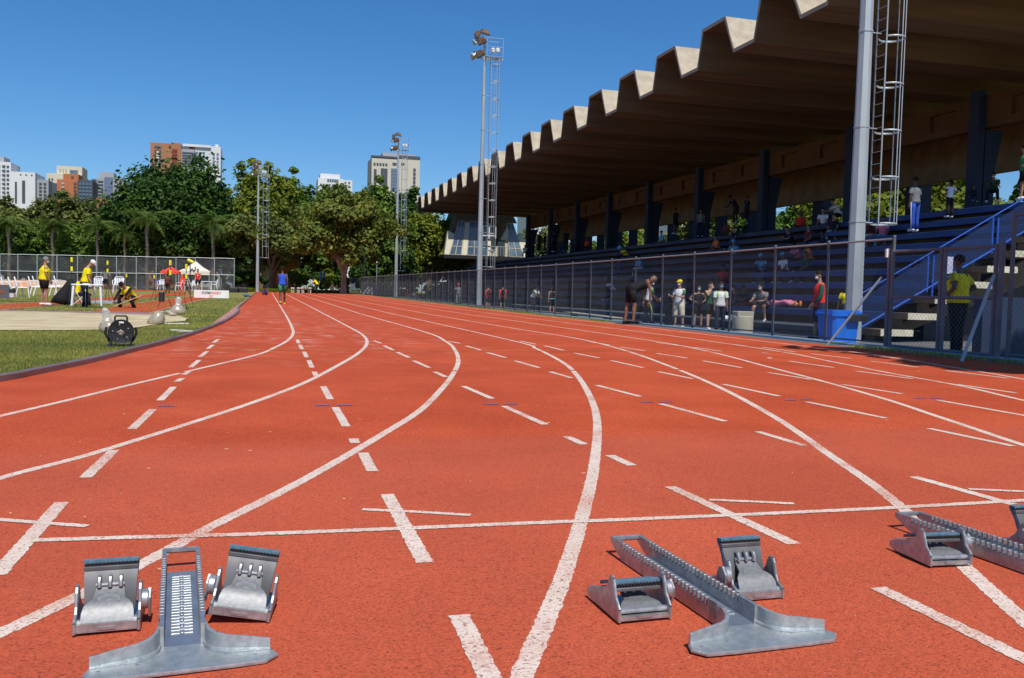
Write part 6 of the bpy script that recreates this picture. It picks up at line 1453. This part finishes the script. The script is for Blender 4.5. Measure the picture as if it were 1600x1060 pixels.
tripod('tripod with one yellow head behind the crouching official', 197.5, 431, (197.5, 446), [(192, 466), (203, 466), (198, 461)], 48., 1)
tripod('dark pole stand with two yellow heads in front of the seated official', 112, 406, (111, 440), [(106.6, 481), (118, 480), (112, 474)], 34.)
m = MB(); a = atY(297.5, 436, 60); c_ = atY(297, 413, 60); m.tube([a-Vector((0, 0, 1.0)), c_], .03, 6); t = thing('camera_pole', 'dark pole with a tilted yellow tube on top in front of the white tent', 'pole', (a.x, 60, gz(a.x, 60))); part('pole', m, M['black'], t, world=True)
m = MB(); m.tube([atY(293, 406, 60), atY(302, 410.5, 60)], .10, 8); part('yellow_tube', m, M['yelplastic'], t, world=True)
# black case hanging on the tallest tripod
m = MB(); m.cbox((-.09, -.06, -.16), (.09, .06, .16), .03); tset('hanging_case', 'black case hanging low on the tallest tripod', 'case', m, M['black'], False, atY(252.5, 464, 31))
# ------------------------------------------------------------------ white sign board
a, b = atY(303, 468.5, 58), atY(357.5, 470, 58); zt_ = atY(303, 453, 58).z; t = thing('sign_board', 'low white board with dark and red lettering beside the track', 'board', (a.x, 58, a.z))
w_ = b.x-a.x; hh_ = zt_-a.z; dz_ = b.z-a.z; ang_ = math.atan2(dz_, w_)*.3
m = MB(); m.box((0, 0, 0), (w_, .05, hh_)); part('panel', m, M['white'], t)
for x in (.02, w_-.05): m = MB(); m.tube([(x, .06, hh_), (x, .5, 0)], .02, 6); part('prop', m, M['galv'], t)
def lettering(body, size, x, z, m_, parent, y=-.006):
    cu = bpy.data.curves.new('lettering', 'FONT'); cu.body = body; cu.size = size; cu.extrude = .002; cu.offset = .006
    o = bpy.data.objects.new('tmp', cu); C.objects.link(o); dg = bpy.context.evaluated_depsgraph_get(); me = bpy.data.meshes.new_from_object(o.evaluated_get(dg)); bpy.data.objects.remove(o)
    me.materials.clear(); me.materials.append(m_); me.name = 'lettering'; wdt = max(v.co.x for v in me.vertices); q = link('lettering', me, parent, (x, y, z)); q.rotation_euler = (R(90), 0, 0); return q, wdt
M['ink'] = mat('dark_blue_ink', (.03, .04, .09), .7); M['redink'] = mat('red_ink', (.72, .04, .06), .7); M['pinkink'] = mat('pink_violet_ink', (.55, .10, .28), .7, scale=3, col2=(.75, .25, .10))
q, wd1 = lettering('ATLETISMO', .20, w_*.215, hh_*.60, M['ink'], t); sc_ = (w_*.28)/wd1; q.scale = (sc_, 1.05, 1)
q, wd2 = lettering('PAULISTA', .20, w_*.505, hh_*.60, M['redink'], t); q.scale = ((w_*.265)/wd2, 1.05, 1)
m = MB(); cx_, cz_, s_ = w_*.49, hh_*.30, .125
for (u0, v0, u1, v1) in ((-1, -1, -.8, 1), (.8, -1, 1, 1), (-.8, .8, .8, 1), (-.8, -1, .8, -.8), (-.45, -.45, -.25, .45), (.25, -.45, .45, .45), (-.25, .25, .25, .45), (-.25, -.45, .25, -.25), (.5, .5, .65, .65)): m.box((cx_+u0*s_, -.008, cz_+v0*s_), (cx_+u1*s_, -.001, cz_+v1*s_))
part('square_emblem', m, M['pinkink'], t)
# ------------------------------------------------------------------ cable reel
b = G(189, 541); px_ = 1400/(b.y*.975); rr = 18./px_
t = thing('cable_reel', 'black cable reel standing on the grass in front of the sand pit', 'cable reel', (b.x, b.y, gz(b.x, b.y)), R(8))
cz_ = rr+.03
for y, nm in ((-.09, 'flange'), (.09, 'flange')):
    m = MB(); m.lathe([(.045, y-.007), (rr*.90, y-.007), (rr*.97, y-.012), (rr, y), (rr*.97, y+.012), (.045, y+.007)], 36, (0, 0, 0), 'Y'); m.v = [(p[0], p[1], p[2]+cz_) for p in m.v]; f = part(nm, m, M['black'], t, 30)
    if y < 0:
        for k in range(5):
            a = 2*math.pi*k/5+.5; m = MB(); m.ball((rr*.62*math.cos(a), y-.010, cz_+rr*.62*math.sin(a)), (.008, .004, .008), 8, 5); link('screw', m.mesh('screw', M['galv']), f)
        m = MB(); m.tube([(-.05, y-.008, cz_-.01), (.0, y-.012, cz_+.02), (.04, y-.01, cz_-.02)], .014, 6); m.ball((.0, y-.005, cz_-.01), (.04, .01, .035), 10, 6); link('plug', m.mesh('plug', M['bag'], 'all'), f)
        for k in range(6):
            a = 2*math.pi*k/6; m = MB(); m.tube([(.05*math.cos(a), y-.009, cz_+.05*math.sin(a)), (rr*.86*math.cos(a), y-.009, cz_+rr*.86*math.sin(a))], .005, 5); link('rib', m.mesh('rib', M['black']), f)
m = MB(); m.lathe([(.05, -.085), (rr*.72, -.085), (rr*.74, 0), (rr*.72, .085), (.05, .085)], 24, (0, 0, 0), 'Y'); m.v = [(p[0], p[1], p[2]+cz_) for p in m.v]; part('wound_cable', m, M['blackrub'], t, 30)
m = MB(); zt_ = cz_+rr
m.tube([(-.075, 0, zt_-.04), (-.075, 0, zt_+.035), (-.06, 0, zt_+.05), (.06, 0, zt_+.05), (.075, 0, zt_+.035), (.075, 0, zt_-.04)], .012, 8); part('handle', m, M['black'], t, 40)
for sx in (-1, 1):
    m = MB(); m.tube([(sx*(rr+.015), 0, cz_+.06), (sx*(rr+.03), 0, cz_-.02), (sx*(rr*.85), 0, .06)], .018, 8); m.box((sx*rr*.75-.04, -.13, -.01), (sx*rr*.75+.04, .13, .018)); m.tube([(sx*rr*.8, -.1, .015), (sx*rr*.7, -.1, cz_*.6)], .014, 6); part('foot', m, M['black'], t, 40)
m = MB(); m.add([(-.028, -.112, cz_+rr*.74), (.032, -.112, cz_+rr*.72), (.035, -.112, cz_+rr*.86), (-.02, -.112, cz_+rr*.88)], [(0, 1, 2, 3)]); part('worn_sticker', m, M['white'], t)
# ------------------------------------------------------------------ sand bags
def sandbag(label, px, w_, h_, hs, ang, lean=0., seed=0):
    b = G(*px); t = thing('sand_bag', label, 'bag', (b.x, b.y, gz(b.x, b.y)), R(ang), 'plastic bags of sand by the sand pit'); rnd = random.Random(seed)
    def ring(z, r, dx, k=.7, n_=14): return [(dx+r*math.cos(2*math.pi*i/n_)*(1+.06*rnd.uniform(-1, 1)), r*k*math.sin(2*math.pi*i/n_)*(1+.1*rnd.uniform(-1, 1)), z) for i in range(n_)]
    m = MB(); m.loft([ring(-.01, w_*.40, 0), ring(h_*.12, w_*.5, 0), ring(h_*.45, w_*.48, lean*.2), ring(h_*.8, w_*.34, lean*.5), ring(h_, w_*.2, lean*.6)], True, True); part('filled_bag', m, M['bag'], t, 'all')
    m = MB(); m.loft([ring(h_*.72, w_*.37, lean*.5), ring(h_*.95, w_*.22, lean*.65), ring(h_+hs*.35, w_*.17, lean*.9, .4), ring(h_+hs*.7, w_*.20, lean*1.2, .25), ring(h_+hs, w_*.08, lean*1.5, .3)], False, True); part('gathered_neck', m, M['bagtop'], t, 'all')
    return t
sandbag('clear bag of sand with a tall twisted neck just behind the cable reel', (172, 519), .36, .20, .22, 0, -.06, 1)
sandbag('clear bag of sand with crumpled plastic top farthest from the track', (277.5, 491), .48, .26, .24, 10, .02, 2)
t = sandbag('clear bag of sand toppled on its side by the pit corner', (243, 507), .34, .26, .02, 0, .10, 3)
m = MB(); a = G(256, 494); c_ = G(274, 494.5); v = c_-a
m.tube([a+Vector((0, 0, .10)), a+v*.4+Vector((0, 0, .13)), a+v*.8+Vector((0, 0, .06)), c_+Vector((.04, 0, .03))], [.07, .09, .12, .03], 10, True, .5); tset('crumpled_sheet', 'crumpled tan plastic sheet lying between the two sand bags', 'plastic sheet', m, M['bag'], 'all')
for k, (p, q_) in enumerate((((254, 506.7), (294, 506.6)), ((268, 516.5), (313, 519.5)))):
    a, c_ = G(*p), G(*q_); m = MB(); d_ = (c_-a).normalized(); nn = Vector((-d_.y, d_.x, 0))*.03
    m.add([a-nn, c_-nn, c_+nn, a+nn]+[p_+Vector((0, 0, .02)) for p_ in (a-nn, c_-nn, c_+nn, a+nn)], [(3, 2, 1, 0), (4, 5, 6, 7), (0, 1, 5, 4), (1, 2, 6, 5), (2, 3, 7, 6), (3, 0, 4, 7)])
    tset('white_batten', ('thin white batten lying on the grass below the toppled sand bag', 'thin white batten lying on the grass next to the kerb')[k], 'batten', m, M['white'], False)
# ------------------------------------------------------------------ beyond the fence: bin, drums, bench slab, car, lamps
b = atX(1308, 540.5, 13.6); px_ = 1400/(b.y*.9+.2*b.x); 
t = thing('blue_bin', 'bright blue plastic bin with its dark lid hanging open beside the nearest mast', 'bin', b, R(6)); wb = 52/(1400/(b.y*.963+.265*b.x)); hb_ = 56/(1400/(b.y*.963+.265*b.x))
m = MB(); r0, r1 = wb*.44, wb*.52
def rr4(r, z, c=.06): return [(-r+c, -r*.8, z), (r-c, -r*.8, z), (r, -r*.8+c, z), (r, r*.8-c, z), (r-c, r*.8, z), (-r+c, r*.8, z), (-r, r*.8-c, z), (-r, -r*.8+c, z)]
m.loft([rr4(r0, 0), rr4(r0*1.01, hb_*.06), rr4(r1*.96, hb_*.82), rr4(r1*1.06, hb_*.83), rr4(r1*1.08, hb_*.95), rr4(r1*.98, hb_*.955), rr4(r1*.9, hb_*.6)], True, True); part('tub', m, M['binblue'], t, 35)
m = MB(); m.loft([rr4(r1*1.0, hb_*.96), rr4(r1*1.0, hb_*1.0)], True, True); m.v = [(p[0], p[1], p[2]) for p in m.v]; part('lid', m, M['binblue'], t)
m = MB(); m.cbox((-r1*.1, -r1*1.05, hb_*.70), (r1*1.25, -r1*.86, hb_*.90), .03); part('hanging_flap', m, M['black'], t)
m = MB(); m.tube([(-r1*1.1, -r1*.5, hb_*.9), (-r1*1.1, r1*.5, hb_*.9)], .02, 6); part('handle', m, M['binblue'], t)
for y in (-.2, .2): m = MB(); m.lathe([(.0, -.03), (.07, -.03), (.07, .03), (.0, .03)], 12, (r0*.9, y, .07), 'Y', False); part('wheel', m, M['tyre'], t)
b = atX(1160, 521, 14.4); s_ = 1/(1400/(b.y*.963+.265*b.x)); t = thing('concrete_drum', 'squat pale concrete drum with a square grey cap beside the fence', 'drum', b)
m = MB(); m.lathe([(15.5*s_, 0), (16*s_, 1*s_), (16*s_, 26*s_), (15*s_, 27*s_)], 24); part('drum', m, mat('cream_concrete', (.40, .37, .28), .9, scale=2, col2=(.50, .47, .37)), t, 35)
m = MB(); m.cbox((-14.5*s_, -9*s_, 27*s_), (14.5*s_, 9*s_, 34.5*s_), .02); part('cap', m, M['conc'], t)
b = atX(1138, 503, 15.4); m = MB(); m.ball((0, 0, .12), (.26, .18, .11), 12, 7); m.ball((.15, 0, .16), (.16, .13, .1), 10, 6); tset('white_bag', 'crumpled white bag lying left of the concrete drum', 'bag', m, M['white'], 'all', b)
a, c_ = atX(880, 489, 12.6), atX(952, 491, 11.6); m = MB(); v = c_-a; m.box((0, 0, 0), (v.length, .5, .05)); t = thing('low_bench', 'low pale slab bench lying behind the fence left of the bent athlete', 'bench', a, math.atan2(v.y, v.x)); part('slab', m, M['conc'], t)
for k in (.15, .85): m = MB(); m.box((v.length*k-.1, .1, -.3), (v.length*k+.1, .4, -.002)); part('support', m, M['conc'], t)
m = MB(); m.tube([(0, 0, 0), (0, 0, .001)], .001, 3)
def car(label, x, y, X, rz, mt, L_=3.8, s=1.):
    b = atX(x, y, X); t = thing('parked_car', label, 'car', b, R(rz), 'cars parked beyond the fence')
    W_ = .82; prof = [(-1.9, .30), (-1.88, .62), (-1.70, .78), (-.95, .90), (-.35, 1.36), (.15, 1.44), (1.0, 1.42), (1.55, 1.12), (1.84, .92), (1.9, .55), (1.86, .30)]
    m = MB(); rings = []
    for sx, ins in ((-1, .10), (-1, 0), (1, 0), (1, .10)): rings.append([(sx*(W_-(.16 if z > .95 else 0))*(1-ins*.6), yy, z-ins*.3*(z > .5)) for yy, z in prof])
    m.loft(rings, True, True); part('body', m, mt, t, 40)
    for sx in (-1, 1):
        m = MB(); m.prism([(-.78, .95), (-.32, 1.30), (.25, 1.35), (.25, .95)], sx*(W_-.115)-.02*0-.01, sx*(W_-.115)+.012); part('side_window', m, M['glassdark'], t)
        m = MB(); m.prism([(.33, .95), (.33, 1.35), (.95, 1.33), (1.32, 1.10), (1.30, .95)], sx*(W_-.115)-.01, sx*(W_-.115)+.012); part('side_window', m, M['glassdark'], t)
        for yy in (-1.22, 1.22):
            m = MB(); m.lathe([(.0, -.1), (.30, -.1), (.31, 0), (.30, .1), (.0, .1)], 18, (sx*(W_-.06), yy, .30), 'X', False); wh = part('wheel', m, M['tyre'], t, 40)
            m = MB(); m.lathe([(.0, 0), (.19, 0), (.2, .02), (.0, .03)], 12, (sx*(W_-.06)+sx*.10, yy, .30), 'X', False); link('rim', m.mesh('rim', M['galv']), wh)
        m = MB(); m.box((sx*.62-.12, 1.84, .72), (sx*.62+.12, 1.90, .88)); part('tail_light', m, mat('red_lens', (.5, .01, .01), .2), t)
        m = MB(); m.box((sx*.58-.16, -1.90, .62), (sx*.58+.16, -1.84, .74)); part('headlight', m, M['white'], t)
    m = MB(); m.add([(-.60, -.93, .93), (.60, -.93, .93), (.54, -.40, 1.335), (-.54, -.40, 1.335)], [(0, 1, 2, 3)]); part('windscreen', m, M['glassdark'], t)
    return t
car('red hatchback parked beyond the fence at the foot of the far mast', 621, 467.5, 17.5, -62, M['carred']); car('silver car parked left of the red hatchback', 597, 464, 17., -75, M['cargrey'])
def lamp(label, x, yt, yb, Y, ball):
    b = atY(x, yb, Y); z1 = atY(x, yt, Y).z-b.z; t = thing('street_lamp', label, 'lamp post', b, 0, 'lamp posts under the trees')
    m = MB(); m.tube([(0, 0, 0), (0, 0, z1)], [.06, .04], 8); part('post', m, M['galv'], t)
    m = MB()
    if ball: m.lathe([(.05, z1), (.20, z1+.08), (.20, z1+.25), (.1, z1+.33)], 10); part('lantern', m, M['white'], t)
    else: m.tube([(0, 0, z1), (.3, 0, z1+.1), (.75, 0, z1+.1)], .05, 6); m.box((.4, -.1, z1+.05), (.9, .1, z1+.13)); part('lamp_arm', m, M['galv'], t)
lamp('short white lamp post between the forked trunk and the far mast', 588, 412, 460, 108, True); lamp('taller grey lamp post with a side arm right of the forked trunk', 569, 403, 461, 104, False)
t = thing('handrail', 'pair of slanting white handrails at the gap in the far fence', 'handrail', atY(566, 463, 100))
for dx in (0, 6):
    m = MB(); p0, p1 = atY(563+dx*.6, 466, 98+dx*.3), atY(576+dx*.9, 448.5+dx*.25, 98+dx*.3); m.tube([p0, p1], .045, 6); part('rail', m, M['white'], t, world=True)
    m = MB(); m.tube([p1, Vector((p1.x, p1.y, p0.z))], .04, 6); part('post', m, M['white'], t, world=True)
# white concrete benches below the trees
for k, (x0, x1, lb) in enumerate(((454.5, 460, 'leftmost short white bench below the trees'), (464, 468.5, 'middle left small white bench below the trees'), (471, 475.5, 'middle right small white bench below the trees'), (480, 487, 'widest white bench below the trees'))):
    a, c_ = atY(x0, 449.5, 100), atY(x1, 449.5, 100); zg = gz(a.x, 100)-.02; t = thing('white_bench', lb, 'bench', ((a.x+c_.x)/2, 100, zg), 0, 'white benches below the trees'); hw = (c_.x-a.x)/2
    m = MB(); m.box((-hw, -.25, a.z-zg-.10), (hw, .25, a.z-zg)); part('top', m, M['white'], t)
    for sx in (-.5, .5): m = MB(); m.box((sx*hw-.07, -.15, 0), (sx*hw+.07, .15, a.z-zg-.102)); part('leg', m, M['conc'], t)
# blue hanging banner by the distant yellow shirt, dark crates at the end of the infield
m = MB(); a, c_ = atY(499, 424, 106), atY(508, 438, 106); m.box((a.x, 106, c_.z), (c_.x-.35, 106.06, a.z)); m.box((c_.x-.25, 106, c_.z+.3), (c_.x, 106.06, a.z-.1)); tset('blue_banner', 'blue banner hanging in the planting above the distant yellow shirt', 'banner', m, mat('sky_blue_banner', (.05, .20, .42), .8), False)
for x, lb in ((366, 'dark crate left of the pair at the end of the grass'), (379, 'dark crate right of the pair at the end of the grass')):
    b = atY(x, 457.5, 80); m = MB(); m.cbox((-.42, -.3, 0), (.42, .3, .40), .03); t = thing('dark_crate', lb, 'crate', b); part('box', m, M['black'], t); m = MB(); m.cbox((-.40, -.28, .402), (.40, .28, .45), .02); part('lid', m, mat('brown_lid_'+str(x), (.10, .045, .03), .8), t)
m = MB(); m.ball((0, 0, .08), (.20, .15, .09), 10, 6); m.ball((.25, 0, .06), (.1, .1, .06), 8, 5); tset('blue_cloth', 'small blue cloth bundle lying on the grass before the dark crates', 'cloth', m, cloth('royal'), 'all', G(384, 464))
# pale poster on the stair railing
m = MB(); p0 = atY(1474, 401, RY0-.42); p1 = atY(1488, 428, RY0-.42); m.box((p0.x, RY0-.43, p1.z), (p1.x, RY0-.41, p0.z)); tset('pale_notice', 'pale violet notice sheet tied to the blue stair railing', 'notice', m, mat('pale_violet_sheet', (.42, .42, .60), .8), False)
